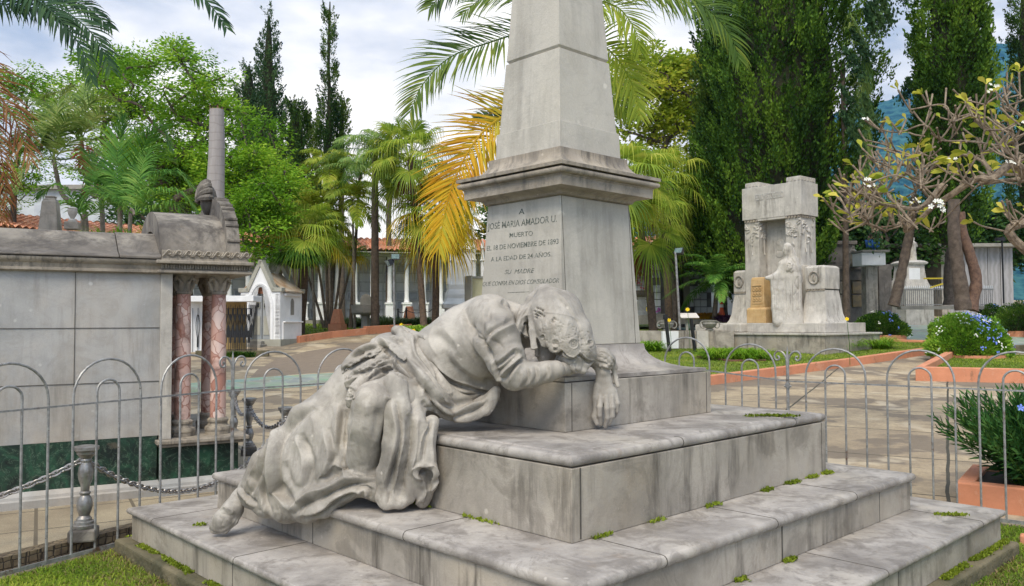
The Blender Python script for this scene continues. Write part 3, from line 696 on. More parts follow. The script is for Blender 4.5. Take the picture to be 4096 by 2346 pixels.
st = thing('mourning_woman_statue', 'life size marble statue of a veiled woman collapsed weeping over the plinth, one arm hanging', 'statue', (-.55, 4.3, 0))
MS = M['statue']
lo, hi = (-1.62, 3.82, .22), (.34, 4.92, 1.72)
D = Sculpt(lo, hi, .0058)
# skirt, knees, pelvis, torso
D.chain([(1600, 1440, 4.40, 100), (1450, 1555, 4.38, 118), (1290, 1720, 4.38, 125), (1175, 1850, 4.42, 128), (1090, 1950, 4.44, 88)], .05)
D.chain([(975, 1962, 4.56, 26), (1010, 1985, 4.50, 42), (1070, 2012, 4.42, 50), (1150, 2030, 4.32, 55), (1230, 2030, 4.22, 54), (1290, 2010, 4.16, 52), (1360, 1965, 4.15, 48), (1440, 1930, 4.16, 50)], .05)
D.chain([(1200, 1840, 4.36, 110), (1250, 1940, 4.28, 100)], .05).chain([(1400, 1690, 4.30, 100), (1330, 1840, 4.27, 105)], .05).chain([(1050, 1850, 4.46, 50), (1000, 1950, 4.52, 40)], .05)
D.chain([(1720, 1560, 4.30, 100), (1600, 1590, 4.17, 95), (1492, 1612, 4.09, 82)], .03).chain([(1490, 1612, 4.08, 80), (1478, 1700, 4.09, 80), (1460, 1830, 4.15, 74)], .03)
D.chain([(1240, 1985, 4.22, 48), (1330, 1955, 4.16, 44), (1420, 1935, 4.12, 44), (1520, 1945, 4.12, 60), (1600, 1960, 4.14, 60)], .03)
D.chain([(1560, 1430, 4.45, 100), (1700, 1470, 4.42, 110)], .04)
D.chain([(1680, 1450, 4.44, 100), (1780, 1425, 4.40, 138), (1880, 1382, 4.37, 163), (1950, 1345, 4.36, 158)], .03)
D.chain([(1950, 1300, 4.36, 118), (2030, 1300, 4.36, 90), (2100, 1290, 4.34, 70)], .03)
D.chain([(1960, 1268, 4.26, 92), (1990, 1360, 4.14, 90), (2025, 1440, 4.09, 78), (2056, 1498, 4.07, 64)], .018)
D.chain([(2062, 1500, 4.06, 62), (2125, 1500, 4.05, 50), (2190, 1488, 4.05, 42), (2222, 1480, 4.06, 38)], .015)
D.chain([(1690, 1600, 4.32, 90), (1820, 1560, 4.36, 90), (1930, 1500, 4.38, 80)], .03)
def TA(*L_): return [(720+x/.695, 1040+y/.695) for x, y in L_]
def TB(*L_): return [(1300+x/1.39, 1200+y/1.39) for x, y in L_]
def TC(*L_): return [(1900+x/1.283, 1100+y/1.283) for x, y in L_]
FD = [(TB((775, 50), (800, 130), (860, 200), (900, 270), (935, 340)), 13, .030, 'V'), (TB((830, 135), (850, 190), (905, 235), (930, 290)), 9, .014, 'F'), (TB((750, 80), (780, 180), (840, 260), (900, 350)), 16, .012, 'R'),
 (TB((650, 110), (600, 170), (585, 240), (640, 330)), 16, .012, 'R'), (TB((610, 180), (660, 230), (720, 300)), 22, .014, 'H'), (TB((600, 330), (650, 390), (730, 440), (810, 470), (900, 492), (975, 488)), 12, .022, 'F'),
 (TB((620, 430), (690, 480), (760, 508), (850, 512)), 10, .020, 'F'), (TB((670, 440), (740, 478), (820, 500)), 8, .016, 'V'), (TB((760, 190), (800, 290), (870, 375), (960, 430)), 20, .012, 'R'), (TB((690, 260), (740, 340), (820, 405), (900, 440)), 18, .012, 'F'),
 (TB((660, 160), (720, 230), (760, 320)), 14, .008, 'R'), (TB((880, 440), (920, 450), (990, 460)), 8, .012, 'V'), (TB((985, 0), (1020, 30), (1062, 45)), 12, .022, 'V'), (TB((900, 20), (880, 80), (900, 160)), 14, .010, 'f'),
 (TC((60, 380), (90, 320), (150, 280), (205, 255)), 12, .022, 'f'), (TC((95, 462), (150, 420), (200, 380), (236, 398)), 9, .020, 'F'), (TC((105, 490), (150, 455), (210, 400)), 7, .014, 'F'), (TC((124, 540), (155, 495), (205, 445), (240, 415)), 9, .022, 'F'),
 (TC((92, 440), (95, 470), (122, 535), (150, 545)), 7, .018, 'f'), (TC((75, 330), (120, 350), (150, 380)), 9, .012, 'V'), (TC((100, 200), (70, 280), (60, 350)), 16, .014, 'F'), (TC((160, 200), (140, 260), (100, 300)), 14, .010, 'R'), (TC((170, 560), (200, 500), (235, 450)), 9, .014, 'f'),
 (TC((215, 590), (238, 540), (240, 480)), 8, .010, 'R'), (TC((262, 580), (290, 530), (284, 475)), 8, .011, 'f'), (TC((312, 568), (332, 515), (322, 465)), 8, .010, 'f'), (TC((370, 548), (388, 500), (378, 455)), 7, .009, 'f'),
 (TB((365, 555), (362, 640), (345, 720), (325, 820)), 11, .032, 'V'), (TB((330, 535), (385, 575), (384, 680), (352, 800)), 12, .020, 'R'), (TB((215, 480), (175, 590), (160, 700), (130, 800)), 11, .014, 'R'), (TB((122, 610), (116, 720), (112, 830)), 13, .030, 'V'),
 (TB((250, 460), (330, 440), (420, 480)), 18, .010, 'S'), (TB((300, 600), (290, 680), (270, 780)), 16, .010, 'H'), (TB((230, 560), (225, 640), (205, 720)), 14, .008, 'R'), (TA((470, 590), (500, 605), (560, 590)), 10, .022, 'V'), (TA((455, 560), (470, 590), (520, 606)), 10, .014, 'R'),
 (TA((365, 395), (312, 428), (270, 480), (252, 560), (260, 640), (300, 695)), 17, .038, 'f'), (TA((232, 520), (206, 590), (180, 650)), 13, .022, 'f'), (TA((225, 600), (225, 660), (240, 715)), 10, .018, 'f'), (TA((285, 505), (330, 455), (385, 415)), 11, .016, 'V'),
 (TA((320, 490), (345, 560), (332, 630)), 18, .022, 'f'), (TA((398, 470), (412, 550), (385, 615)), 16, .022, 'f'), (TA((440, 400), (432, 490), (425, 560)), 13, .016, 'f'), (TA((360, 420), (375, 470), (370, 520)), 14, .012, 'R'), (TA((285, 620), (300, 660), (330, 680)), 12, .02, 'V'),
 (TA((300, 700), (340, 664), (400, 640), (465, 612), (545, 598)), 15, .032, 'F'), (TA((330, 712), (390, 694), (432, 660), (480, 640), (505, 652)), 11, .028, 'F'), (TA((370, 735), (440, 708), (490, 690)), 10, .016, 'R'), (TA((430, 648), (480, 632), (540, 640)), 10, .018, 'V'), (TA((495, 645), (515, 640), (520, 665)), 8, .018, 'f'),
 (TA((405, 600), (428, 570), (452, 585), (468, 612)), 9, .026, 'R'), (TA((415, 612), (432, 592), (450, 606)), 7, .020, 'V'), (TA((382, 622), (398, 600), (412, 592)), 7, .016, 'R'), (TA((385, 628), (420, 622), (440, 612)), 6, .014, 'V'), (TA((160, 636), (178, 662), (205, 690)), 9, .018, 'f'), (TA((290, 560), (300, 600), (320, 640)), 14, .014, 'H')]
for i in range(46):
    t = i/45; x = 172+t*175; yb = 672+56*min(1, t*2.2)**.8+(8 if t > .6 else 0); FD.append((TA((x+random.uniform(-1, 5), yb-random.uniform(34, 60)), (x+random.uniform(-1, 1), yb-18), (x-2, yb+6)), 2.6, random.uniform(.004, .008), 'V'))
for i in range(26):
    t = i/25; x = 350+t*120; yb = 738-t*52; FD.append((TA((x-4, yb-22), (x, yb+2)), 2.6, .005, 'V'))
for k in range(60):
    x, y = random.uniform(190, 560), random.uniform(380, 720); a = random.uniform(-.5, 1.9); FD.append((TA((x, y), (x-30*math.cos(a), y+30*math.sin(a))), random.uniform(6, 11), random.uniform(-.003, .004), 'S'))
D.mesh('dress', MS, st, 1, FD)
# ---- shawl
B = Sculpt(lo, hi, .0055)
def band(P, off=-.012, k=.014, sy=1, ot=(D,)):       # P: (px,py,r) laid on the dress
    Q_ = []; last = None
    for x, y, r in P:
        Y = D.surf(x, y) or last or 4.3
        if last: Y = max(min(Y, last+.09), last-.09)
        last = Y; Q_.append((x, y, Y+off, r))
    B.chain([(p.x, p.y, p.z, r.x) for p, r in zip(catmull([q_[:3] for q_ in Q_], 4), catmull([(q_[3], 0, 0) for q_ in Q_], 4))], k, sy)
band([(1500, 1372, 20), (1590, 1398, 27), (1665, 1452, 34), (1735, 1545, 36), (1800, 1625, 34), (1880, 1640, 30), (1950, 1600, 24)], -.02)
band([(1592, 1336, 24), (1640, 1390, 30), (1700, 1480, 32), (1762, 1560, 30), (1815, 1610, 24)], -.015)
band([(1655, 1352, 16), (1690, 1430, 22), (1745, 1510, 22), (1800, 1570, 22), (1860, 1600, 20), (1950, 1580, 20), (1990, 1560, 12)], -.008)
band([(1720, 1600, 30), (1790, 1652, 26), (1870, 1656, 26), (1945, 1615, 26), (1985, 1562, 18)], -.03)
band([(1590, 1335, 26), (1640, 1348, 26), (1700, 1352, 14), (1730, 1350, 10)], .02)
band([(1560, 1450, 40), (1640, 1540, 50), (1720, 1600, 45)], -.01); band([(1650, 1480, 30), (1700, 1560, 30), (1770, 1640, 26)], -.02)
band([(1385, 1470, 22), (1440, 1430, 34), (1510, 1400, 34), (1580, 1370, 30)], -.01); band([(1400, 1540, 18), (1440, 1500, 30), (1520, 1460, 34), (1580, 1440, 30)], -.01)
band([(1400, 1620, 16), (1420, 1560, 22), (1470, 1520, 24), (1540, 1500, 26)], -.005)
# hanging ends
B.chain([(1580, 1540, 4.07, 52), (1592, 1640, 4.03, 50), (1580, 1780, 4.03, 46), (1556, 1900, 4.04, 46), (1548, 1995, 4.03, 42)], .02, .55)
B.chain([(1650, 1580, 4.14, 60), (1645, 1700, 4.06, 54), (1632, 1840, 4.04, 44), (1615, 1960, 4.05, 44), (1600, 2000, 4.05, 36)], .02, .55)
B.chain([(1520, 1990, 4.03, 20), (1545, 2012, 4.02, 24), (1600, 2010, 4.03, 24), (1640, 1995, 4.05, 20)], .02, .7)
B.chain([(1728, 1690, 4.10, 30), (1705, 1760, 4.07, 38), (1697, 1830, 4.06, 46), (1697, 1885, 4.05, 54), (1697, 1905, 4.06, 48)], .012, .7)
B.chain([(1735, 1905, 4.08, 14), (1725, 1940, 4.08, 22), (1700, 1985, 4.10, 26), (1690, 2015, 4.12, 20)], .02).chain([(1670, 1910, 4.05, 22), (1672, 1960, 4.08, 24), (1690, 2010, 4.10, 22)], .02)
B.chain([(1700, 1893, 3.99, 36), (1703, 1925, 4.02, 22), (1712, 1960, 4.04, 12)], .008, 1, -1)         # the open mouth of the curled end
FB = [(TB((285, 215), (330, 230), (395, 290), (470, 350), (560, 450), (640, 540), (730, 592)), 13, .030, 'F'), (TB((480, 215), (500, 300), (560, 380), (625, 470), (700, 560)), 11, .024, 'f'), (TB((505, 195), (560, 280), (612, 360), (655, 450), (705, 515)), 6, .040, 'V'),
 (TB((415, 300), (500, 400), (580, 500), (650, 600), (730, 655)), 13, .026, 'F'), (TB((380, 310), (420, 380), (520, 450), (560, 520)), 12, .022, 'F'), (TB((615, 590), (700, 632), (790, 602), (870, 560)), 11, .024, 'F'), (TB((640, 620), (740, 668), (850, 650), (930, 580)), 10, .016, 'R'), (TB((700, 520), (740, 575), (830, 552), (900, 515)), 9, .024, 'V'),
 (TB((880, 640), (930, 590), (960, 520)), 10, .018, 'R'), (TB((790, 640), (850, 610), (905, 560)), 9, .020, 'V'), (TB((320, 190), (400, 155), (470, 190), (500, 230)), 12, .020, 'R'), (TB((300, 200), (380, 200), (440, 250)), 9, .020, 'V'), (TB((430, 170), (470, 230), (480, 290)), 9, .018, 'V'), (TB((545, 195), (580, 250), (600, 300)), 7, .012, 'R'),
 (TB((150, 312), (210, 268), (290, 245)), 8, .018, 'F'), (TB((110, 382), (200, 332), (300, 300), (370, 300)), 8, .022, 'F'), (TB((160, 402), (260, 372), (380, 325)), 8, .020, 'F'), (TB((230, 436), (300, 385), (400, 362)), 8, .018, 'F'), (TB((90, 400), (140, 410), (210, 396)), 7, .016, 'V'), (TB((380, 310), (392, 350), (380, 395)), 7, .018, 'f'),
 (TB((70, 560), (110, 470), (180, 430), (240, 450)), 8, .014, 'R'), (TB((540, 560), (560, 600), (610, 630)), 10, .020, 'V'), (TB((560, 470), (600, 560), (610, 640)), 12, .026, 'V'),
 (TA((588, 395), (602, 480), (586, 560), (562, 640)), 12, .026, 'f'), (TA((566, 385), (566, 470), (552, 560), (546, 650)), 10, .014, 'R'), (TA((640, 430), (640, 510), (622, 590), (612, 665)), 12, .045, 'V'), (TA((612, 420), (618, 500), (606, 580), (596, 640)), 10, .018, 'R'), (TA((662, 440), (655, 530), (640, 600)), 9, .020, 'R'), (TA((600, 560), (590, 620), (580, 680)), 8, .016, 'V'),
 (TA((690, 440), (672, 500), (664, 560)), 9, .016, 'f'), (TA((706, 450), (700, 510), (706, 570)), 8, .012, 'R'), (TA((650, 584), (664, 574), (686, 572), (706, 576), (716, 596), (712, 622), (700, 640)), 5, .014, 'K'), (TA((650, 584), (655, 602), (678, 620), (684, 640), (676, 670)), 5, .014, 'K'), (TA((668, 588), (690, 600), (694, 640)), 12, .05, 'H'), (TA((640, 690), (665, 670), (690, 640)), 7, .015, 'R')]
for i in range(24):
    t = i/23; x = 545+t*78; FB.append((TA((x+6, 612+random.uniform(-8, 14)), (x+2, 650), (x, 694-3*t)), 2.6, random.uniform(.005, .009), 'V'))
for k_ in range(110):
    t = random.random(); x = 100+290*t; y = 390-140*t+random.uniform(-14, 66); FB.append((TB((x, y), (x+5, y-3)), random.uniform(3.2, 5.2), random.uniform(.008, .014), 'D'))
for cx, cy, r in ((135, 520, 26), (250, 420, 18), (340, 400, 15), (200, 300, 14), (100, 570, 15), (360, 385, 10)):
    FB.append((TB(*[(cx+r*math.cos(a), cy+r*math.sin(a)) for a in np.linspace(0, 6.28, 13)]), 3, .009, 'C')); FB.append((TB(*[(cx+1.4*r*math.cos(a), cy+1.4*r*math.sin(a)) for a in np.linspace(0, 6.28, 13)]), 3, .006, 'K'))
    for a in np.linspace(0, 5.5, 7): FB.append((TB((cx+.35*r*math.cos(a), cy+.35*r*math.sin(a)), (cx+.7*r*math.cos(a), cy+.7*r*math.sin(a))), 2.6, .008, 'D'))
for i in range(14):                                    # scalloped hem over the knee
    t = i/13; x = 1372+t*60; y = 1478+t*150; Y = D.surf(x, y)
    if Y: B.chain([(x, y, Y-.004, 8+3*math.sin(i*2.2))], .006)
B.mesh('shawl', MS, st, 1, FB)
# ---- head, arms and hand: one continuous body
K = Sculpt((-.35, 3.85, .75), (.78, 4.75, 1.62), .0042)
K.chain([(2195, 1285, 4.32, 70), (2200, 1345, 4.30, 62), (2188, 1398, 4.27, 46), (2182, 1425, 4.25, 32)], .03)      # bowed head, brow, chin
K.chain([(2150, 1400, 4.215, 9), (2148, 1420, 4.20, 10)], .012)                                                   # nose
K.chain([(2192, 1438, 4.22, 9), (2178, 1442, 4.22, 8)], .006).chain([(2146, 1385, 4.225, 12)], .008)             # lips, brow
K.stroke([(2172, 1398), (2180, 1394)], 6, 0, .004, -1)                                                           # eye socket
K.chain([(2185, 1270, 4.34, 60), (2080, 1300, 4.38, 60), (1980, 1330, 4.38, 70)], .03)                            # neck and shoulders inside the dress
K.chain([(1990, 1360, 4.16, 60), (2056, 1498, 4.08, 45), (2190, 1488, 4.06, 32), (2245, 1478, 4.10, 27), (2275, 1478, 4.16, 24), (2330, 1470, 4.22, 20)], .012)
K.chain([(1980, 1330, 4.38, 70), (2150, 1330, 4.45, 60), (2290, 1400, 4.38, 44), (2370, 1428, 4.32, 38), (2400, 1452, 4.28, 33), (2413, 1490, 4.265, 27)], .012)
K.chain([(2411, 1487, 4.262, 26), (2415, 1525, 4.262, 32), (2422, 1570, 4.262, 36), (2430, 1592, 4.262, 36)], .012, .6)
K.chain([(2402, 1560, 4.262, 22), (2400, 1600, 4.262, 18)], .012, .8); K.chain([(2450, 1570, 4.265, 20), (2458, 1600, 4.265, 16)], .012, .8)
fing = [([(2402, 1585), (2399, 1628), (2399, 1662), (2404, 1704)], 12.5, 4.245), ([(2424, 1588), (2428, 1636), (2429, 1672), (2421, 1713)], 12.5, 4.238),
        ([(2446, 1586), (2451, 1630), (2450, 1664), (2437, 1702)], 12, 4.243), ([(2462, 1580), (2471, 1616), (2467, 1646), (2459, 1672)], 10.5, 4.256)]
for P, r, Y in fing:
    n_ = len(P); K.chain([(P[0][0], P[0][1], Y+.004, r), (P[1][0], P[1][1], Y-.010, r*.93), (P[2][0], P[2][1], Y-.004, r*.88), (P[3][0], P[3][1]-6, Y+.018, r*.66)], .0035)
    K.chain([(P[1][0], P[1][1], Y-.006, r*.93)], .006)
K.chain([(2392, 1545, 4.262, 18), (2384, 1590, 4.262, 15), (2386, 1636, 4.268, 13.5), (2378, 1668, 4.268, 13), (2388, 1696, 4.262, 9)], .005)
for P in ([(2413, 1600), (2413, 1640)], [(2437, 1602), (2438, 1640)], [(2458, 1598), (2459, 1632)]): K.stroke(P, 3.2, -.001, .004, -1)
for P in ([(2408, 1530), (2402, 1590)], [(2419, 1530), (2425, 1592)], [(2430, 1530), (2446, 1588)]): K.stroke(P, 4, .003, .005, 1)
K.mesh('body', MS, st, 1)
# ---- veil and its lace
Vl = Sculpt((-.06, 3.85, 1.0), (.62, 4.6, 1.66), .004)
Vl.chain([(2176, 1170, 4.27, 26), (2222, 1262, 4.23, 92), (2284, 1370, 4.18, 72), (2306, 1410, 4.17, 56)], .04)
Vl.chain([(2172, 1180, 4.25, 34), (2176, 1250, 4.19, 52), (2190, 1320, 4.13, 42), (2206, 1384, 4.105, 24)], .045).chain([(2210, 1220, 4.22, 60), (2240, 1300, 4.15, 54), (2266, 1370, 4.11, 36), (2278, 1402, 4.10, 24)], .045).chain([(2262, 1230, 4.24, 60), (2312, 1320, 4.19, 46), (2345, 1390, 4.175, 30), (2364, 1422, 4.17, 18)], .04)
Vl.chain([(2178, 1158, 4.26, 18), (2136, 1204, 4.24, 28), (2098, 1256, 4.21, 26), (2076, 1310, 4.16, 17), (2066, 1348, 4.13, 12), (2072, 1380, 4.13, 9)], .02).chain([(2150, 1225, 4.26, 50), (2110, 1275, 4.28, 44), (2080, 1262, 4.34, 36)], .02)
Vl.chain([(2104, 1308, 4.03, 26), (2112, 1350, 4.05, 36), (2134, 1404, 4.07, 43), (2185, 1432, 4.08, 38), (2226, 1446, 4.08, 26)], .006, 1.9, -1)
def lobe(P, r, k=.016): Vl.chain([(x, y, Y, r*f) for (x, y, Y), f in zip(P, np.linspace(.8, 1, len(P)))], k, .32)
for P, r in (([(2098, 1285, 4.19), (2094, 1320, 4.17), (2104, 1344, 4.165)], 11), ([(2122, 1265, 4.16), (2128, 1330, 4.12), (2136, 1388, 4.10)], 14), ([(2154, 1285, 4.14), (2166, 1340, 4.11), (2176, 1376, 4.10)], 15), ([(2196, 1300, 4.11), (2208, 1360, 4.085), (2216, 1392, 4.08)], 22),
             ([(2252, 1320, 4.10), (2266, 1380, 4.075), (2276, 1408, 4.08)], 27), ([(2306, 1330, 4.13), (2322, 1385, 4.12), (2326, 1414, 4.125)], 22), ([(2340, 1340, 4.16), (2358, 1395, 4.16), (2368, 1424, 4.17)], 16)): lobe(P, r)
Vl.chain([(2108, 1400, 4.02, 16), (2140, 1424, 4.02, 24), (2180, 1440, 4.03, 26), (2218, 1450, 4.04, 22)], .004, 3.2, -1)
Vl.chain([(2246, 1432, 4.15, 24), (2284, 1452, 4.14, 32), (2330, 1455, 4.17, 30), (2366, 1432, 4.2, 20)], .01).chain([(2262, 1466, 4.13, 14), (2256, 1492, 4.12, 9)], .01).chain([(2300, 1474, 4.12, 18), (2334, 1484, 4.15, 14)], .01)
FV = [(TC((342, 70), (310, 112), (262, 175), (222, 245), (208, 320)), 10.0, 0.0087, 'F'), (TC((345, 75), (330, 120), (322, 165)), 11.25, 0.0037, 'R'), (TC((330, 90), (285, 150), (245, 215), (238, 260)), 11.25, 0.0112, 'V'), (TC((290, 205), (250, 215), (225, 260), (212, 340)), 6, 0.0087, 'R'), (TC((375, 70), (420, 95), (470, 140), (530, 240), (570, 340), (600, 420)), 11.25, 0.0087, 'R'),
 (TC((380, 75), (440, 130), (490, 190), (530, 250), (556, 330), (580, 410)), 10.0, 0.0124, 'V'), (TC((400, 110), (440, 150), (450, 190)), 12.5, 0.0062, 'H'), (TC((300, 176), (350, 190), (420, 198), (500, 214), (530, 238)), 3.5, .003, 'S'), (TC((335, 230), (345, 280), (350, 340)), 6, 0.0062, 'V'), (TC((362, 240), (378, 310), (376, 380)), 8.75, 0.0056, 'f'),
 (TC((438, 260), (444, 320), (442, 392)), 6, 0.0074, 'V'), (TC((480, 230), (470, 280), (460, 330)), 10.0, 0.0062, 'R'), (TC((534, 300), (540, 350), (540, 400)), 6, 0.0074, 'V'), (TC((560, 340), (570, 380), (580, 425)), 6, 0.0062, 'R'), (TC((292, 250), (296, 310), (294, 370)), 5, 0.0037, 'V'), (TC((430, 440), (470, 470), (510, 450)), 8.75, 0.0112, 'V'), (TC((520, 440), (524, 480), (520, 515)), 8.75, 0.0136, 'V'), (TC((440, 470), (430, 500), (425, 520)), 6, 0.0087, 'R'), (TC((560, 430), (555, 480), (545, 510)), 6, 0.0087, 'V')]
for x in (308, 318, 312, 322, 334, 330, 343): FV.append((TC((x, 182+(x*7 % 40)), (x+4, 183+(x*7 % 40))), 3.4, .012, 'D'))
for x, y in ((318, 172), (332, 176), (345, 182), (305, 188), (309, 205), (328, 196), (340, 204), (352, 212), (312, 222), (405, 222), (402, 240), (410, 230), (398, 232)): FV.append((TC((x, y), (x+2, y)), 3.6, .014, 'D'))
for k_ in range(150):
    x, y = random.uniform(330, 600), random.uniform(235, 415)
    if y > 190+(x-300)*.35: FV.append((TC((x, y), (x+2, y+1)), random.uniform(1.8, 2.8), random.uniform(.002, .005), 'D'))
for cx, cy, r in ((506, 354, 19), (413, 350, 15), (590, 350, 13), (262, 255, 10), (412, 384, 9), (345, 320, 9)):
    FV.append((TC(*[(cx+r*math.cos(a), cy+r*math.sin(a)) for a in np.linspace(0, 6.28, 15)]), 1.8, .004, 'C')); FV.append((TC(*[(cx+1.35*r*math.cos(a), cy+1.35*r*math.sin(a)) for a in np.linspace(0, 6.28, 15)]), 1.8, .003, 'K'))
    for a in np.linspace(0, 5.6, 9): FV.append((TC((cx+.3*r*math.cos(a), cy+.3*r*math.sin(a)), (cx+.75*r*math.cos(a), cy+.75*r*math.sin(a))), 1.7, .007, 'D'))
for P in (((374, 400), (386, 416), (410, 420), (436, 406), (448, 398), (470, 424), (505, 434), (534, 416), (560, 432), (585, 448), (612, 448)),): FV.append((TC(*P), 5, .022, 'C'))
for P in (((372, 385), (385, 404), (410, 408), (432, 396), (438, 378)), ((448, 385), (470, 412), (505, 422), (530, 405)), ((540, 395), (560, 420), (585, 436), (610, 436)), ((280, 372), (300, 380), (324, 372)), ((232, 290), (250, 305), (275, 318))): FV.append((TC(*P), 3, .008, 'K'))
Vl.mesh('veil', MS, st, 1, FV)
# ---- lace cuff on the hanging arm
Cf = Sculpt((.22, 4.0, .95), (.70, 4.5, 1.42), .0042)
Cf.chain([(2360, 1425, 4.28, 38), (2405, 1432, 4.27, 40), (2425, 1448, 4.26, 36)], .02).chain([(2440, 1440, 4.28, 24), (2456, 1470, 4.28, 13), (2462, 1510, 4.28, 9), (2472, 1545, 4.27, 9)], .012, .6)
Cf.chain([(2448, 1500, 4.29, 8), (2456, 1530, 4.285, 8)], .01, .6)
for P in (T3((1860, 640), (1930, 660), (1990, 730), (2010, 860)), T3((1850, 680), (1920, 700), (1960, 760), (1985, 880)), T3((1840, 720), (1890, 735), (1935, 745))): Cf.stroke(P, 4, -.002, .005, -1)
for k_ in range(9):
    t = k_/8; x = 2386+t*58; y = 1470+t*-6+6*math.sin(t*20); Y = Cf.surf(x, y)
    if Y: Cf.chain([(x, y+2, Y, 6)], .004)
for k_ in range(16):
    p = T3((random.uniform(1880, 1980), random.uniform(650, 745)))[0]; Cf.stroke([p, (p[0]+1, p[1])], 2.2, -.001, .002, -1, taper=False)
Cf.mesh('cuff', MS, st, 1)
# ---- shoe
Sh = Sculpt((-2.1, 4.1, .25), (-1.2, 4.85, .9), .005)
Sh.chain([(990, 1955, 4.55, 32), (962, 1990, 4.52, 33), (930, 2035, 4.48, 36), (892, 2080, 4.455, 37), (866, 2106, 4.45, 28)], .02).chain([(858, 2122, 4.44, 13), (900, 2120, 4.44, 15), (936, 2086, 4.46, 15), (962, 2046, 4.5, 13)], .012)
Sh.mesh('shoe', MS, st, 1, [([(832, 2108), (848, 2128), (890, 2134), (930, 2108), (960, 2060)], 3, .008, 'V'), ([(880, 2040), (905, 2032), (930, 2045), (925, 2058)], 5, .012, 'R'), ([(900, 2018), (908, 2050)], 4, .010, 'R'), ([(872, 2062), (892, 2085), (888, 2104)], 6, .008, 'V'), ([(884, 2054), (935, 2066)], 3, .007, 'V'), ([(920, 2000), (960, 2020)], 3, .006, 'V'), ([(905, 2075), (925, 2095)], 6, .006, 'R')])
# ================================================================ MAUSOLEUM on the left
ma = thing('mausoleum', 'long grey marble mausoleum with pink stone columns and a barrel-vaulted roof at its end', 'mausoleum', (-2.775, 6.45, .09), R(30))
def loc(m_, name, mat, par, **k): return m_.build(name, mat, par, world=False, **k)
def prof_bar(mb, prof, x0, x1, M_=None):     # prof in (y,z): a moulding running along x
    n = len(prof); vs = [(x0, y, z) for y, z in prof]+[(x1, y, z) for y, z in prof]
    return mb.add(vs, [tuple(range(n)), tuple(range(2*n-1, n-1, -1))]+[((i+1) % n, i, n+i, n+(i+1) % n) for i in range(n)], M_)
gm = NT('green serpentine'); n = gm.noise(4, 9, .7, None, 1.5); c = gm.mix(gm.ramp(n, [(.38, 0), (.52, .35), (.62, 1)]), (.008, .014, .012), (.022, .075, .042)); v = gm.noise(6, 6, .6, None, 2.5)
c = gm.mix(gm.ramp(v, [(.485, 0), (.5, .7), (.515, 0)]), c, (.13, .19, .13)); c = gm.mix(gm.ramp(gm.noise(3, 8, .7, gm.pos((1, 1, 1.5), 1)), [(.62, 0), (.68, .7)]), c, (.10, .085, .06)); gm.col(c).rough(.35); M['green_marble'] = gm.m
pk = NT('pink breccia'); vo = pk.n('ShaderNodeTexVoronoi'); vo.inputs['Scale'].default_value = 11; P_ = pk.pos(); nn = pk.n('ShaderNodeTexNoise'); nn.inputs['Scale'].default_value = 9; pk.l(P_, nn.inputs[0]); sc2 = pk.n('ShaderNodeVectorMath'); sc2.operation = 'MULTIPLY_ADD'; pk.l(nn.outputs['Color'], sc2.inputs[0]); sc2.inputs[1].default_value = (.09,)*3; pk.l(P_, sc2.inputs[2]); pk.l(sc2.outputs[0], vo.inputs[0])
ve = pk.n('ShaderNodeTexVoronoi'); ve.feature = 'DISTANCE_TO_EDGE'; ve.inputs['Scale'].default_value = 11; pk.l(sc2.outputs[0], ve.inputs[0])
c = pk.ramp(vo.outputs['Color'], [(.15, (.40, .20, .15)), (.45, (.60, .38, .31)), (.8, (.68, .52, .45))]); c = pk.mix(pk.ramp(ve.outputs[0], [(0, .85), (.06, 0)]), c, (.26, .085, .05)); c = pk.mix(pk.ramp(pk.noise(3.2, 6, .65), [(.5, 0), (.62, .75)]), c, (.17, .10, .08)); pk.col(c).rough(.4); M['pink'] = pk.m
LX = -5.2; DY = 1.7
m = MB(); prof_bar(m, [(0.05, 0), (-.05, 0), (-.05, .055), (-.035, .065), (-.03, .085), (-.012, .1), (0.0, .115), (.05, .115)], LX, .02); loc(m, 'base', M['mauso'], ma, smooth=True)
m = MB(); prof_bar(m, [(0.05, -.0), (-.10, 0), (-.10, .06), (-.085, .07), (-.08, .09), (-.062, .105), (-.05, .12), (.1, .12)], .02, .62); m.box((.64, .85, .06), (.04, 1.86, .12)); loc(m, 'base', M['mauso'], ma, smooth=True)
loc(MB().box((LX/2-.01, DY/2+.01, .285), (-LX, DY, .345)), 'dado', M['green_marble'], ma)
loc(MB().box((.30, DY/2, .25), (.60, DY+.06, .27)), 'dado', M['green_marble'], ma)
m = MB(); 
for o_, z0, z1 in ((.0, .372, .395), (.02, .396, .427)): m.box((.325, DY/2, (z0+z1)/2), (.66+o_*2, DY+.16+o_*2, z1-z0))
loc(m, 'portico_slab', M['marble_cornice'], ma, bevel=.006)
loc(MB().box((LX/2+.003, DY/2+.012, 1.094), (-LX, DY, 1.268)), 'wall', M['mauso'], ma)
loc(MB().box((.048, .06, 1.08), (.088, .13, 1.306)), 'pilaster', M['white_marble'], ma, bevel=.004)
loc(MB().box((.04, DY/2, 1.08), (.07, DY-.2, 1.306)), 'wall', M['mauso'], ma)
co = [(.06, 1.728), (-.02, 1.728), (-.035, 1.738), (-.035, 1.755), (-.022, 1.76), (-.03, 1.79), (-.05, 1.805), (-.06, 1.82), (-.06, 1.835), (-.045, 1.84), (.06, 1.84)]
loc(prof_bar(MB(), co, LX, .0), 'cornice', M['marble_cornice'], ma, smooth=True)
m = MB().box((.33, DY/2, 1.744), (.72, DY+.18, .02)).box((.33, DY/2, 1.757), (.70, DY+.15, .012)).box((.33, DY/2, 1.785), (.66, DY+.11, .045)).box((.33, DY/2, 1.82), (.74, DY+.24, .028)); loc(m, 'entablature', M['marble_cornice'], ma, bevel=.006)
m = MB()
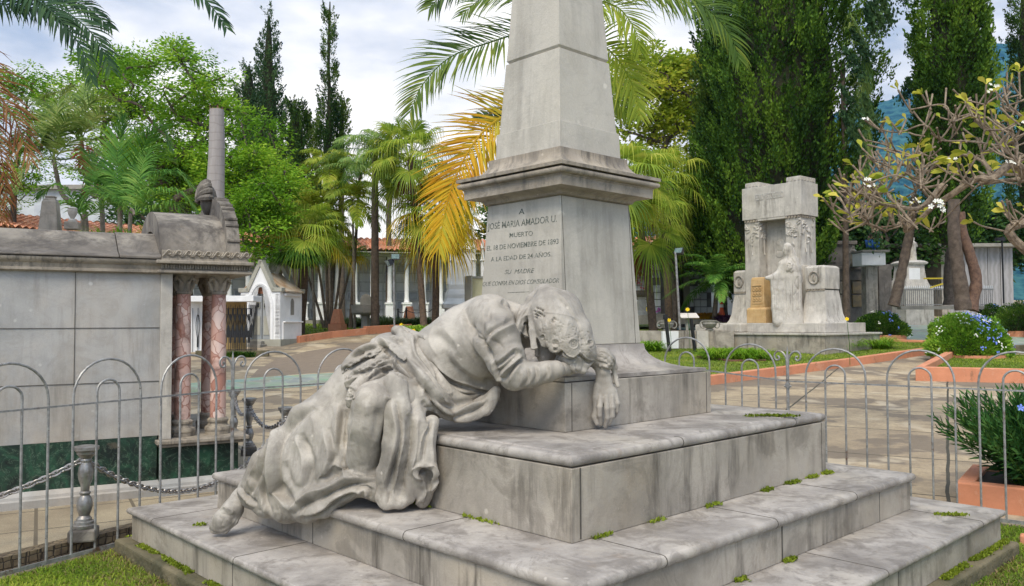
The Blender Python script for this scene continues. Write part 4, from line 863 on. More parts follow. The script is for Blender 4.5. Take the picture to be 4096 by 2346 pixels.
for k in range(34): m.box((.012+k*.02, -.062, 1.786), (.011, .018, .036))
for k in range(60): m.box((.665, -.05+k*.03, 1.786), (.018, .014, .036))
loc(m, 'dentil', M['marble_cornice'], ma)
# sloping roof slabs of the body
rp = [(-.07, 1.842), (-.07, 1.857), (-.03, 1.875), (.06, 1.9), (.40, 2.075), (.5, 2.09), (1.2, 2.09), (1.3, 2.075), (1.64, 1.9), (1.77, 1.857), (1.77, 1.842)]
for a, b_ in ((LX, -2.35), (-2.345, -1.27), (-1.265, -.30), (-.295, .0)):
    j = random.uniform(-.004, .004); loc(prof_bar(MB(), [(y, z+j*(z > 1.85)) for y, z in rp], a, b_), 'roof_slab', M['old_stone'], ma, bevel=.004)
# vault, its open left arch and the right archivolt
def arch(mb, x0, x1, ro, zo, ri=None, zi=None, n=28, cy=DY/2, zb=1.84):
    A = [(cy-ro*math.cos(PI*k/n), zb+zo*math.sin(PI*k/n)**.85) for k in range(n+1)]
    if ri:
        B_ = [(cy-ri*math.cos(PI*k/n), zb+zi*math.sin(PI*k/n)**.85) for k in range(n, -1, -1)]
        vs = [(x, y, z) for x in (x0, x1) for y, z in A+B_]; N = len(A+B_); fs = []
        for k in range(n): 
            fs += [(k, k+1, N-2-k, N-1-k), (N+k+1, N+k, 2*N-1-k, 2*N-2-k), (k+1, k, N+k, N+k+1), (N-1-k, N-2-k, 2*N-2-k, 2*N-1-k)]
        fs += [(0, N-1, 2*N-1, N), (n, n+1, N+n+1, N+n)]
        return mb.add(vs, fs)
    vs = [(x, y, z) for x in (x0, x1) for y, z in A]; N = len(A)
    return mb.add(vs, [tuple(range(N)), tuple(range(2*N-1, N-1, -1))]+[(k+1, k, N+k, N+k+1) for k in range(N-1)]+[(0, N-1, 2*N-1, N)])
loc(arch(MB(), 0.0, .50, .84, .47, .60, .30), 'vault', M['old_stone'], ma, smooth=True); loc(arch(MB(), .05, .48, .60, .30), 'tympanum', M['mauso'], ma)
loc(arch(MB(), .50, .60, .90, .62, .74, .44), 'archivolt', M['old_stone'], ma, smooth=True)
for k in range(2, 27):
    a = PI*k/28; y, z = DY/2-.905*math.cos(a), 1.84+.625*math.sin(a)**.85
    if k % 3: loc(MB().box((.55, y, z), (.105, .022, .022)), 'archivolt_band', M['old_stone'], ma, bevel=.004)
m = MB()
for k in range(7):
    a = -1.15+k*.38; P = [(.54-.0, DY/2+.02*a, 2.42), (.50, DY/2+.10*math.sin(a), 2.50+.05*math.cos(a)), (.42, DY/2+.15*math.sin(a), 2.53+.10*math.cos(a)), (.36, DY/2+.13*math.sin(a), 2.49+.07*math.cos(a))]
    pass

m.ellipsoid((.50, DY/2, 2.46), (.07, .14, .14), 16, 10)
for k in range(9):
    b_ = -1.5+k*.375; m.tube([(.50-.10*math.cos(s*PI/2), DY/2+.165*math.sin(s*PI/2)*math.sin(b_), 2.45+.175*math.sin(s*PI/2)*math.cos(b_)) for s in (.12, .3, .5, .7, .9, 1.05)], [.014, .02, .027, .032, .034, .022], 7)
loc(m, 'shell_crest', M['old_stone'], ma, smooth=True)
m = MB(); m.box((.33, -.045, 1.842), (.66, .05, .022))
for k in range(9):      # running scroll ornament
    x = .035+k*.074; P = [(x-.03, -.075, 1.865), (x-.01, -.078, 1.885), (x+.012, -.08, 1.912), (x+.03, -.08, 1.905), (x+.033, -.08, 1.888), (x+.02, -.08, 1.88), (x+.014, -.08, 1.89)]
    m.tube(catmull(P, 3), .0075, 6); m.tube([(x+.03, -.075, 1.868), (x+.05, -.08, 1.885), (x+.062, -.078, 1.91)], [.009, .007, .004], 5)
m.box((.33, -.05, 1.885), (.65, .03, .062)); loc(m, 'scroll_ornament', M['marble_cornice'], ma, smooth=True)
for x, y in ((.196, .16), (.473, .16), (.196, .60), (.473, .60), (.196, 1.54)):
    c_ = loc(MB().lathe([(.063, .555), (.0635, .8), (.060, 1.3), (.056, 1.585)], (x, y, 0), 24), 'column', M['pink'], ma, smooth=True)
    b_ = MB().lathe([(.098, .428), (.099, .455), (.104, .46), (.106, .475), (.100, .49), (.085, .495), (.076, .51), (.078, .525), (.084, .53), (.084, .545), (.072, .556), (.064, .562)], (x, y, 0), 24); loc(b_, 'column_base', M['marble_cornice'], c_, smooth=True)
    k_ = MB().lathe([(.058, 1.575), (.066, 1.582), (.066, 1.597), (.058, 1.602), (.06, 1.65), (.07, 1.69), (.086, 1.715), (.092, 1.722), (.092, 1.734)], (x, y, 0), 24)
    for i in range(8):
        a = i*PI/4+PI/8; u = Vector((math.cos(a), math.sin(a), 0)); t_ = Vector((-u.y, u.x, 0)); c0 = Vector((x, y, 0))
        k_.tube([c0+u*.056+Vector((0, 0, 1.605)), c0+u*.068+Vector((0, 0, 1.64)), c0+u*.08+Vector((0, 0, 1.672)), c0+u*.094+Vector((0, 0, 1.676)), c0+u*.095+Vector((0, 0, 1.66))], [.016, .02, .016, .011, .007], 6)
        if i % 2 == 0:
            a = i*PI/4+PI/4; u = Vector((math.cos(a), math.sin(a), 0)); t_ = Vector((-u.y, u.x, 0))
            for sg in (-1, 1): k_.tube([c0+u*.075+t_*sg*.03+Vector((0, 0, 1.672)), c0+u*.09+t_*sg*.018+Vector((0, 0, 1.70)), c0+u*.104+t_*sg*.004+Vector((0, 0, 1.70)), c0+u*.102+t_*sg*.008+Vector((0, 0, 1.682))], .009, 6)
            k_.ellipsoid(tuple(c0+u*.09+Vector((0, 0, 1.706))), (.016, .016, .016), 8, 6)
    loc(k_, 'capital', M['marble_cornice'], c_, smooth=True)
m = MB()
for z in (1.305, .886): m.box((LX/2, .0105, z), (-LX, .006, .0045))
for x, z0, z1 in ((-.59, .46, 1.728), (-2.3, .46, 1.728), (-1.5, .46, .886)): m.box((x, .0105, (z0+z1)/2), (.004, .006, z1-z0))
loc(m, 'joint', jm, ma)

# ---- silver balusters and their chains
def baluster(x, y, label, lean=0):
    t = thing('baluster', label, 'baluster', (x, y, .09), group='silver balusters round the mausoleum')
    loc(MB().box((0, 0, .035), (.155, .155, .075), .3), 'footing', M['old_stone'], t, bevel=.012)
    pr = [(.066, .072), (.07, .08), (.07, .095), (.058, .10), (.057, .115), (.045, .12), (.044, .132), (.036, .14), (.03, .15), (.042, .185), (.047, .215), (.040, .25), (.026, .275), (.032, .284), (.032, .292), (.024, .30), (.026, .33), (.040, .375), (.045, .41), (.040, .45), (.030, .478), (.034, .485), (.034, .494), (.03, .50), (.05, .525), (.056, .53), (.058, .545), (.072, .556), (.072, .575), (.04, .582)]
    Mx = Matrix.Rotation(lean, 4, 'Y'); loc(MB().lathe(pr, (0, 0, 0), 28, Mx), 'turned_post', M['silver'], t, smooth=True); return Vector((x, y, .09+.50))
def chain(a, b, sag, label, r=.0065, pitch=.037):
    a, b = Vector(a), Vector(b); L_ = (b-a).length*1.08; n = int(L_/pitch); t = thing('chain', label, 'chain', (a.x, a.y, 0), group='chains between the silver balusters'); m = MB()
    f = lambda s: a.lerp(b, s)-Vector((0, 0, sag*4*s*(1-s)))
    for i in range(n):
        p, q_ = f(i/n), f((i+1)/n); c0 = (p+q_)/2; u = (q_-p).normalized(); v = u.cross(Vector((0, 0, 1))).normalized(); w_ = u.cross(v)
        s = (v+w_).normalized() if i % 2 else (v-w_).normalized(); l_ = pitch*.80
        ring = [c0+u*(l_*math.cos(k*PI/6)*(1 if abs(math.cos(k*PI/6)) > .2 else .8))+s*(.0165*math.sin(k*PI/6)) for k in range(12)]; ns = u.cross(s); rings = []
        for k in range(12):
            tg = (ring[(k+1) % 12]-ring[k-1]).normalized(); o_ = tg.cross(ns); rings.append([ring[k]+(ns*math.cos(j*PI/3)+o_*math.sin(j*PI/3))*r for j in range(6)])
        rings.append(rings[0]); m.rings(rings, False)
    m.build('links', M['rusty'], t, smooth=True); return t
b1 = baluster(-2.665, 5.13, 'near silver turned baluster on a broken footing, in front of the green marble base', .02)
b2 = baluster(-2.67, 8.34, 'slim silver baluster farthest right on the paving behind the fence post')
b3 = baluster(-2.05, 7.45, 'silver baluster half hidden behind the skirt of the statue')
b0 = baluster(-4.35, 4.2, 'silver baluster at the far left end of the mausoleum walk'); b4 = baluster(-3.15, 9.3, 'silver baluster hidden behind the pink columns')
chain(b0, b1, .26, 'rusty link chain sagging left from the near baluster'); chain(b1, b3+Vector((0, 0, -.02)), .40, 'rusty link chain running right from the near baluster under the columns')
chain(b3, b2, .16, 'dark link chain between the two far balusters'); chain(b2, b4, .14, 'dark link chain running behind the pink columns', .006)
# edge of the walk: hexagon tiled riser
hx = NT('hexagon tiles'); Ph = hx.pos((1, 1, 1)); vo = hx.n('ShaderNodeTexVoronoi'); vo.feature = 'DISTANCE_TO_EDGE'; vo.inputs['Scale'].default_value = 24; vo.inputs['Randomness'].default_value = .25; hx.l(Ph, vo.inputs[0])
c = hx.mix(hx.ramp(hx.noise(5, 7, .7), [(.4, 0), (.62, 1)]), (.20, .15, .085), (.07, .05, .032)); c = hx.mix(hx.ramp(vo.outputs[0], [(.03, 1), (.07, 0)]), c, (.04, .03, .02)); hx.col(c).rough(.85).bump(hx.ramp(vo.outputs[0], [(0, 0), (.1, 1)]), .8, .008); M['hex'] = hx.m
A_, B_, C_ = Vector((-4.3, 2.65, 0)), Vector((-2.93, 4.78, 0)), Vector((-2.16, 6.09, 0)); m = MB(); P = [A_, B_, C_, Vector((-1.35, 6.86, 0))]
for a, b in zip(P[:-1], P[1:]):
    d = (b-a).normalized(); n_ = Vector((d.y, -d.x, 0)); m.add([a+n_*.035+Vector((0, 0, -.05)), b+n_*.035+Vector((0, 0, -.05)), b+n_*.035+Vector((0, 0, .093)), a+n_*.035+Vector((0, 0, .093)), a-n_*.05+Vector((0, 0, -.05)), b-n_*.05+Vector((0, 0, -.05)), b-n_*.05+Vector((0, 0, .097)), a-n_*.05+Vector((0, 0, .097))], [(0, 1, 2, 3), (3, 2, 6, 7), (5, 4, 7, 6), (4, 0, 3, 7), (1, 5, 6, 2)])
tag(m.build('walk_kerb', M['hex'], None), kind='structure')

# ================================================================ helpers for curbs
def curb(name, label, pts, wd, h, mat, group=None, cat='curb', sink=.15, closed=False):
    """pts: plan points; a low kerb wall following the land"""
    P = [Vector(p).to_2d() if len(p) > 2 else Vector(p) for p in pts]; Q = []
    for a, b in zip(P[:-1], P[1:]):
        k = max(1, int((b-a).length/1.2)); Q += [a.lerp(b, j/k) for j in range(k)]
    Q.append(P[-1]); n = len(Q); V = []
    for i in range(n):
        t = (Q[min(i+1, n-1)]-Q[max(i-1, 0)]).normalized(); s = Vector((-t.y, t.x))
        t0 = (Q[i]-Q[i-1]).normalized() if i else t; c_ = max(.5, t0.dot(t)); zz = H(Q[i].x, Q[i].y)
        for sg, z in ((-.5, -sink), (.5, -sink), (.5, h), (-.5, h)): p = Q[i]+s*sg*wd/c_; V.append((p.x, p.y, zz+z))
    F = [(0, 1, 2, 3), tuple((n-1)*4+k for k in (3, 2, 1, 0))]+[(i*4+k, i*4+(k+1) % 4, i*4+4+(k+1) % 4, i*4+4+k) for i in range(n-1) for k in range(4)]
    m = MB(); m.v = [tuple(v) for v in V]; m.f = F; o = m.build(name, mat, None, bevel=.012); return tag(o, label, cat, group)
def G2(*L_): return [gxy(*p) for p in L_]
curb('curb', 'long low terracotta curb along the lawn of the white tomb, ending in a corner', G2((2380, 1585), (2845, 1538), (3140, 1499), (3400, 1464), (3600, 1434), (3812, 1402), (3700, 1386), (3560, 1381)), .16, .17, M['terracotta'])
curb('planter_wall', 'terracotta planter wall with a corner around the right-hand lawn bed', G2((3960, 1442), (3803, 1450), (3680, 1522))+[gxy(4140, 1533), (10.5, 11.0)], .16, .26, M['terracotta'], cat='planter wall')
curb('stone_edging', 'dark rough stone edging at the back of the right-hand lawn bed', G2((3800, 1440), (3880, 1428), (3960, 1418), (4110, 1410)), .3, .2, M['foundation'], cat='edging')
curb('curb', 'terracotta curb beside the white chapel along the left lawn', curbL[:3], .18, .2, M['terracotta']); curb('curb', 'terracotta curb past the stone basin along the left lawn', curbL[3:5], .18, .2, M['terracotta'])
curb('curb', 'terracotta curb between the pyramid blocks on the left lawn', curbL[2:4], .18, .26, M['terracotta']); curb('curb', 'white curb seen behind the hips of the statue', curbL[4:6], .2, .14, M['plaster'])
def pyramid(px, py, w_, h, label):
    p = GP(px, py); t = thing('curb_block', label, 'curb block', p, R(-14), group='terracotta pyramid blocks on the curb'); loc(MB().rings([[(-w_, -w_, -.1), (w_, -w_, -.1), (w_, w_, -.1), (-w_, w_, -.1)], [(-w_, -w_, .32), (w_, -w_, .32), (w_, w_, .32), (-w_, w_, .32)]]), 'plinth', M['terracotta'], t)
    a, b = w_*.85, w_*.45; loc(MB().rings([[(-a, -a, .32), (a, -a, .32), (a, a, .32), (-a, a, .32)], [(-b, -b, h), (b, -b, h), (b, b, h), (-b, b, h)]]), 'cap', M['terracotta'], t, bevel=.02)
pyramid(1350, 1335, .23, .82, 'terracotta pyramid block on the curb in front of the thin palm stems'); pyramid(1637, 1316, .24, .86, 'terracotta pyramid block on the curb beside the floodlight pole')

# ================================================================ WHITE CHAPEL
cpl = GP(1040, 1384); ch = thing('chapel', 'small white Gothic tomb chapel with two grey gables and a pointed door', 'chapel', cpl, R(-13))
ch.scale = (.79,)*3; Wd, Dp, Hh = 1.62, 1.7, 2.18; x0 = -Wd/2
loc(MB().box((0, Dp/2, .06), (Wd+.14, Dp+.16, .36)), 'base', M['plaster_trim'], ch); loc(MB().box((-.25, -.30, -.02), (1.15, .5, .16)).box((-.25, -.18, .1), (.95, .3, .16)), 'step', M['concrete'], ch, bevel=.01)
def gothic(wd, hs, ha, n=9):      # pointed opening outline, from lower left round to lower right
    L_ = [(-wd/2, 0), (-wd/2, hs)]
    for k in range(1, n): t = k/n; L_.append((-wd/2+wd/2*(t**1.55), hs+(ha-hs)*math.sin(t*PI/2)**.92))
    L_.append((0, ha)); return L_+[(-x, z) for x, z in L_[-2::-1]]
def holed(outer, inner, depth, y0=0):    # wall with an opening that reaches the bottom edge
    m = MB(); n = len(inner); mid = max(range(len(outer)), key=lambda i: outer[i][1]); poly = outer+inner[::-1]
    bm_ = bmesh.new(); vs = [bm_.verts.new((x, y0, z)) for x, z in poly]; f = bm_.faces.new(vs); r = bmesh.ops.triangulate(bm_, faces=[f])
    idx = {v: i for i, v in enumerate(vs)}; tri = [tuple(idx[v] for v in f.verts) for f in bm_.faces]; bm_.free(); N = len(poly)
    return m.add([(x, y0, z) for x, z in poly]+[(x, y0+depth, z) for x, z in poly], tri+[tuple(N+i for i in t[::-1]) for t in tri]+[(i, (i+1) % N, N+(i+1) % N, N+i) for i in range(N)])
gb_ = [(-Wd/2, .24), (-Wd/2, 2.02), (-.48, 2.02), (0, 3.02), (.48, 2.02), (Wd/2, 2.02), (Wd/2, .24)]
inn = [(x, z+.24) for x, z in gothic(.82, 1.15, 1.95)]
loc(holed(gb_, inn, .22), 'facade', M['plaster'], ch)
def band_path(P, w_, d, y0, m):   # raised band following a path in the facade plane
    for a, b in zip(P[:-1], P[1:]):
        a, b = Vector((a[0], 0, a[1])), Vector((b[0], 0, b[1])); u = (b-a).normalized(); n_ = Vector((-u.z, 0, u.x)); e_ = u*w_*.28
        vs = [p+n_*s*w_/2+Vector((0, y, 0)) for p in (a-e_, b+e_) for s, y in ((-1, y0), (1, y0), (1, y0+d), (-1, y0+d))]; m.add(vs, [(0, 1, 2, 3), (7, 6, 5, 4)]+[(i, (i+1) % 4, (i+1) % 4+4, i+4) for i in range(4)])
for yy, nm in ((-.05, 'gable'), (Dp-.2, 'gable')):
    m = MB(); band_path([(-Wd/2-.04, 2.08), (-.52, 2.08), (0, 3.14), (.52, 2.08), (Wd/2+.04, 2.08)], .15, .3, yy, m); loc(m, nm, M['plaster_trim'], ch, bevel=.01)
m = MB(); band_path([(x, z+.24) for x, z in gothic(.98, 1.15, 2.05)], .09, .05, -.04, m); loc(m, 'door_arch', M['plaster'], ch, bevel=.01)
loc(MB().box((x0+.1, Dp/2, 1.06), (.18, Dp, 1.7)).box((-x0-.1, Dp/2, 1.06), (.18, Dp, 1.7)).box((0, Dp-.1, 1.2), (Wd, .18, 1.9)).box((-x0-.02, Dp/2, .55), (.16, Dp-.3, .62)), 'wall', M['plaster'], ch)
loc(MB().box((-x0+.01, Dp/2+.05, 1.92), (.16, Dp*.72, .12)).box((-x0+.06, Dp/2+.05, .88), (.12, Dp*.85, .06)), 'ledge', M['plaster'], ch, bevel=.02)
loc(MB().prism([(-.98, 1.98), (0, 2.65), (.98, 1.98), (.98, 2.04), (0, 2.75), (-.98, 2.04)], Dp-.35, y0=.2), 'roof', plain('stained slab', (.45, .40, .32), (.30, .18, .09), .8, 3), ch)
loc(MB().prism([(x*.9, z) for x, z in gothic(.28, .45, .62)], .02, Matrix.Translation((-x0+.005, Dp*.55, 1.15)) @ Matrix.Rotation(R(90), 4, 'Z')), 'wall_plaque', M['concrete'], ch)
dr_ = MB().box((-.2, .16, 1.05), (.37, .05, 1.62)).box((.2, .16, 1.05), (.37, .05, 1.62)); do = loc(dr_, 'door', plain('grey door paint', (.23, .25, .26), (.30, .31, .31), .6, 3), ch, bevel=.01)
loc(MB().box((-.2, .125, 1.6), (.24, .02, .38)).box((.2, .125, 1.6), (.24, .02, .38)), 'pane', M['black'], do)
m = MB()
for sx in (-1, 1):
    for q_ in ((.2*sx, 1.6, .018, .40), (.2*sx-.12, 1.6, .02, .40), (.2*sx+.12, 1.6, .02, .40)): m.box((q_[0], .11, q_[1]), (q_[2], .03, q_[3]))
    for z in (1.41, 1.6, 1.79): m.box((.2*sx, .112, z), (.26, .03, .022))
    m.box((.2*sx, .125, .75), (.26, .02, .7))
loc(m, 'door_frame', M['plaster_trim'], do); loc(MB().prism([(x*.85, z+.24) for x, z in gothic(.80, 1.7, 1.93)][1:-1], .03, y0=.14), 'lintel_panel', plain('rusty sheet', (.36, .13, .05), (.22, .10, .06), .7, 6), do)
def flowerpot(px, py, label, sc=1.0):
    p = GP(px, py) if py > 1300 else W(px, py, 30); t = thing('flower_pot', label, 'flower pot', p); loc(MB().lathe([(.09*sc, 0), (.13*sc, .16*sc), (.14*sc, .17*sc), (.12*sc, .17*sc)], n=16), 'pot', M['terracotta'], t)
    return t, p
fp, p_ = flowerpot(1044, 1378, 'pot of white flowers on the steps of the white chapel door')
fp.location.z += .1
FLW = {}
def petals(mb, c, r, n=5, tilt=.4, nrm=None):
    c = Vector(c); nrm = (nrm or Vector((random.uniform(-1, 1), -1, random.uniform(.2, 1)))).normalized(); u = nrm.orthogonal().normalized(); v = nrm.cross(u); a0 = random.random()*6
    for k in range(n):
        a = a0+2*PI*k/n; d = u*math.cos(a)+v*math.sin(a); s = u*-math.sin(a)+v*math.cos(a); mb.add([c, c+d*r*.6+s*r*.32+nrm*r*tilt*.5, c+d*r+nrm*r*tilt*.4, c+d*r*.6-s*r*.32+nrm*r*tilt*.5], [(0, 1, 2, 3)])
wf = plain('white petals', (.80, .80, .74), (.7, .7, .6), .5, 20, 0); yf = plain('yellow petals', (.85, .62, .02), (.9, .7, .05), .5, 20, 0); bf = plain('blue petals', (.10, .17, .62), (.22, .32, .78), .5, 12, 0); rf_ = plain('red petals', (.5, .04, .05), (.6, .12, .2), .5, 20, 0)
def bush(name, mb_root, center, rad, n, ls, mat, parent, flat=1.0, seedv=1, droop=0, nm='foliage', shell=.55, wl=.45):
    """leaf cloud: n leaves of size ls in an ellipsoid, clumped; V in world coordinates"""
    rg = np.random.default_rng(seedv); c = np.array(center); r = np.array(rad)
    k = max(6, n//60); d = rg.normal(size=(k, 3)); d /= np.linalg.norm(d, axis=1)[:, None]; cl = d*(shell+(1-shell)*rg.random((k, 1)))
    ci = rg.integers(0, k, n); P = cl[ci]+rg.normal(size=(n, 3))*.13; P = c+P*r
    return leaves(nm, P, rg, ls, mat, parent, wl=wl, droop=droop)
def leaves(name, P, rg, ls, mat, parent, wl=.45, droop=0, dirs=None, up=.3, lens=None):
    n = len(P); d = rg.normal(size=(n, 3)) if dirs is None else dirs+rg.normal(size=(n, 3))*.25; d[:, 2] += up-droop; d /= np.linalg.norm(d, axis=1)[:, None]
    s = np.cross(d, rg.normal(size=(n, 3))); s /= np.linalg.norm(s, axis=1)[:, None]; L_ = (ls*(.6+.8*rg.random(n)) if lens is None else lens)[:, None]; w_ = L_*wl*.5; nn = np.cross(d, s)
    V = np.stack([P, P+d*L_*.45+s*w_+nn*L_*.06, P+d*L_, P+d*L_*.45-s*w_+nn*L_*.06], 1).reshape(-1, 3); F = np.arange(4*n).reshape(-1, 4)
    return mesh_obj(name, V, F, mat, parent)
LG = leafmat('leaf green', (.03, .08, .012), (.07, .17, .02), (.16, .28, .03))
bush('', None, (p_.x, p_.y, p_.z+.42), (.2, .18, .2), 300, .09, LG, fp, nm='leaves')
mb = MB()
for _ in range(46): petals(mb, (p_.x+random.gauss(0, .13), p_.y-.12-random.random()*.08, p_.z+.42+random.gauss(0, .16)), .055, 6)
mb.build('flowers', wf, fp)
# ================================================================ VEGETATION builders
bark = plain('bark', (.13, .10, .075), (.06, .045, .035), .9, 9, .8, .02); bark_grey = plain('grey bark', (.24, .21, .175), (.12, .10, .08), .9, 12, .7, .015)
bark_palm = plain('palm bark', (.15, .10, .065), (.07, .05, .035), .9, 14, .9, .02)
rt = NT('ringed grey palm trunk'); wv = rt.n('ShaderNodeTexWave'); wv.bands_direction = 'Z'; wv.inputs['Scale'].default_value = 2.2; wv.inputs['Distortion'].default_value = 6; wv.inputs['Detail'].default_value = 4; rt.l(rt.pos(), wv.inputs[0])
rt.col(rt.mix(rt.ramp(wv.outputs['Fac'], [(.0, .35), (.08, 0)]), rt.mix(rt.noise(5, 6, .6, rt.pos((4, 4, .6))), (.22, .20, .19), (.40, .37, .35)), (.17, .14, .13))).rough(.8).bump(rt.noise(20, 5, .6, rt.pos((3, 3, .5))), .5, .01); M['ring'] = rt.m
L_dark = leafmat('dark palm leaf', (.008, .030, .012), (.022, .065, .025), (.06, .12, .03), .22, .6, 2, .15)
L_royal = leafmat('royal palm leaf', (.022, .055, .010), (.075, .14, .018), (.20, .24, .03), .3, .4, 1.2)
L_gold = leafmat('golden palm leaf', (.55, .24, .012), (.68, .42, .02), (.50, .48, .05), .35, .5, 1.6); L_goldin = leafmat('yellow green palm leaf', (.28, .26, .012), (.55, .40, .015), (.50, .24, .02), .35, .5, 2)
L_brown = leafmat('withered palm leaf', (.06, .022, .008), (.19, .075, .022), (.28, .15, .06), .15, .7, 2.5)
L_fan = leafmat('fan palm leaf', (.08, .16, .018), (.27, .37, .035), (.50, .50, .08), .45, .45, .8); L_fany = leafmat('yellowing fan leaf', (.42, .28, .015), (.60, .42, .03), (.25, .28, .03), .3, .5, 1.4)
L_areca = leafmat('areca leaf', (.12, .21, .018), (.30, .38, .035), (.50, .48, .08), .42, .45, .8); L_fox = leafmat('foxtail leaf', (.07, .16, .035), (.18, .31, .07), (.34, .42, .12), .42, .5, .8)
L_jac = leafmat('feathery bright leaf', (.07, .18, .012), (.19, .38, .02), (.42, .58, .05), .4, .5, .6); L_yel = leafmat('yellow green leaf', (.16, .27, .02), (.36, .44, .035), (.70, .66, .09), .5, .5, .45)
L_cyp = leafmat('cypress spray', (.010, .028, .009), (.045, .10, .018), (.13, .20, .03), .18, .7, 1.0, .15, True); L_cyp2 = leafmat('blue cypress spray', (.014, .04, .018), (.045, .10, .035), (.10, .17, .055), .18, .7, 1.0, .15, True); L_cyp3 = leafmat('tall cypress spray', (.010, .032, .007), (.055, .125, .012), (.17, .28, .028), .22, .7, 1.3, .15, True)
L_bam = leafmat('bright strap leaf', (.08, .20, .012), (.19, .37, .02), (.36, .48, .05), .35, .45, 2)
def frond(name, ctrl, n, ll, wd, mat, parent, droop=.5, side=.9, fwd=.55, lift=.15, rr=.012, seed=0, twist=0, prof=None, hang=0, start=.12, rmat=None, curl=.0, pn=None):
    rg = np.random.default_rng(seed); R0 = np.array([tuple(p) for p in catmull(ctrl, 8)]); m = len(R0); seg = np.linalg.norm(np.diff(R0, axis=0), axis=1); S_ = np.concatenate([[0], np.cumsum(seg)]); S_ /= S_[-1]
    ts = start+(1-start)*np.repeat(np.arange(n)/(n-1), 2); ts = np.clip(ts+rg.uniform(-.3, .3, 2*n)/n, start, 1); sg = np.tile([1, -1], n).astype(float)
    P = np.stack([np.interp(ts, S_, R0[:, k]) for k in range(3)], 1); e_ = .01; T = np.stack([np.interp(np.minimum(1, ts+e_), S_, R0[:, k])-np.interp(np.maximum(0, ts-e_), S_, R0[:, k]) for k in range(3)], 1); T /= np.linalg.norm(T, axis=1)[:, None]
    U = np.array([0, 0, 1.])+np.zeros_like(T); Sd = np.cross(T, U); nl = np.linalg.norm(Sd, axis=1)[:, None]; Sd = np.where(nl > .15, Sd/np.maximum(nl, 1e-6), np.array([1., 0, 0]))
    if pn is not None: Sd = np.cross(T, np.array(pn, float)); Sd /= np.maximum(1e-6, np.linalg.norm(Sd, axis=1))[:, None]
    Up = np.cross(Sd, T)
    if twist: Sd, Up = Sd*math.cos(twist)+Up*math.sin(twist), Up*math.cos(twist)-Sd*math.sin(twist)
    Lf = ll*(np.interp(ts, [0, .25, .6, .9, 1], [.55, 1, .95, .55, .3]) if prof is None else np.interp(ts, *prof))*(.85+.3*rg.random(2*n)); fw = fwd+ts**2*.9
    d = Sd*sg[:, None]*side+T*fw[:, None]+Up*lift+rg.normal(size=T.shape)*.10; d /= np.linalg.norm(d, axis=1)[:, None]
    g = np.array([0, 0, -1.]); K_ = 4; pts = [P]; cur = P; dd = d
    for k in range(K_):
        cur = cur+dd*(Lf/K_)[:, None]; pts.append(cur); dd = dd+g*(droop*(.5+k*.35))+rg.normal(size=d.shape)*curl; dd /= np.linalg.norm(dd, axis=1)[:, None]
    wv_ = np.cross(d, Up); wv_ /= np.maximum(1e-6, np.linalg.norm(wv_, axis=1))[:, None]; ws = [wd*.35, wd, wd*.85, wd*.5, wd*.06]; V = []
    for k in range(K_+1): V += [pts[k]+wv_*ws[k]*.5, pts[k]-wv_*ws[k]*.5]
    V = np.stack(V, 1).reshape(-1, 3); b = np.arange(2*n)*(2*(K_+1)); F = np.concatenate([np.stack([b+2*k, b+2*k+1, b+2*k+3, b+2*k+2], 1) for k in range(K_)])
    o = mesh_obj(name, V, F, mat, parent)
    if rr: MB().tube([Vector(p) for p in R0[::2]], list(np.linspace(rr, rr*.25, len(R0[::2]))), 5).build('rachis', rmat or mat, o, smooth=True)
    return o
def fanleaf(name, c, out, r, n, mat, parent, droop=.35, seed=0, span=4.2, pet=None):
    rg = np.random.default_rng(seed); c = np.array(c, float); out = np.array(out, float); out /= np.linalg.norm(out); sd = np.cross(out, [0, 0, 1.]); sd /= max(1e-6, np.linalg.norm(sd)); up = np.cross(sd, out); nr = up
    a = np.linspace(-span/2, span/2, n)+rg.uniform(-.02, .02, n); D_ = out*np.cos(a)[:, None]+sd*np.sin(a)[:, None]; D_ = D_+nr*.12*np.abs(np.sin(a))[:, None]
    rl = r*(.78+.22*np.cos(a*.6))*(.9+.2*rg.random(n)); W_ = np.cross(D_, nr); ang = span/n*1.05; ks = [(.04, 0), (.45, -.02), (.66, -.10-droop*.2), (.84, -.24-droop*.6), (1, -.42-droop*1.25)]; V = []
    for k, (t, dz) in enumerate(ks):
        w_ = (rl*t*ang*.5 if k < 2 else rl*.45*ang*.5*(1-(t-.45)/.56))
        p = c+D_*(rl*(t if k < 4 else .93))[:, None]+np.array([0, 0, 1])*(rl*dz)[:, None]*(.6+.8*rg.random((n, 1)) if k > 2 else 1)
        V += [p+W_*w_[:, None], p-W_*w_[:, None]]
    V = np.stack(V, 1).reshape(-1, 3); b = np.arange(n)*10; F = np.concatenate([np.stack([b+2*k, b+2*k+1, b+2*k+3, b+2*k+2], 1) for k in range(4)])
    return mesh_obj(name, V, F, mat, parent)
def trunk(pts, r0, r1, mat, parent, n=12, name='trunk', rough_=.04, flare=1.25):
    C = catmull(pts, 5); m = len(C); rd_ = [(r0+(r1-r0)*i/(m-1))*(1+(flare-1)*max(0, 1-i/(m*.12)))*(1+random.uniform(-rough_, rough_)) for i in range(m)]
    return MB().tube(C, rd_, n).build(name, mat, parent, smooth=True)
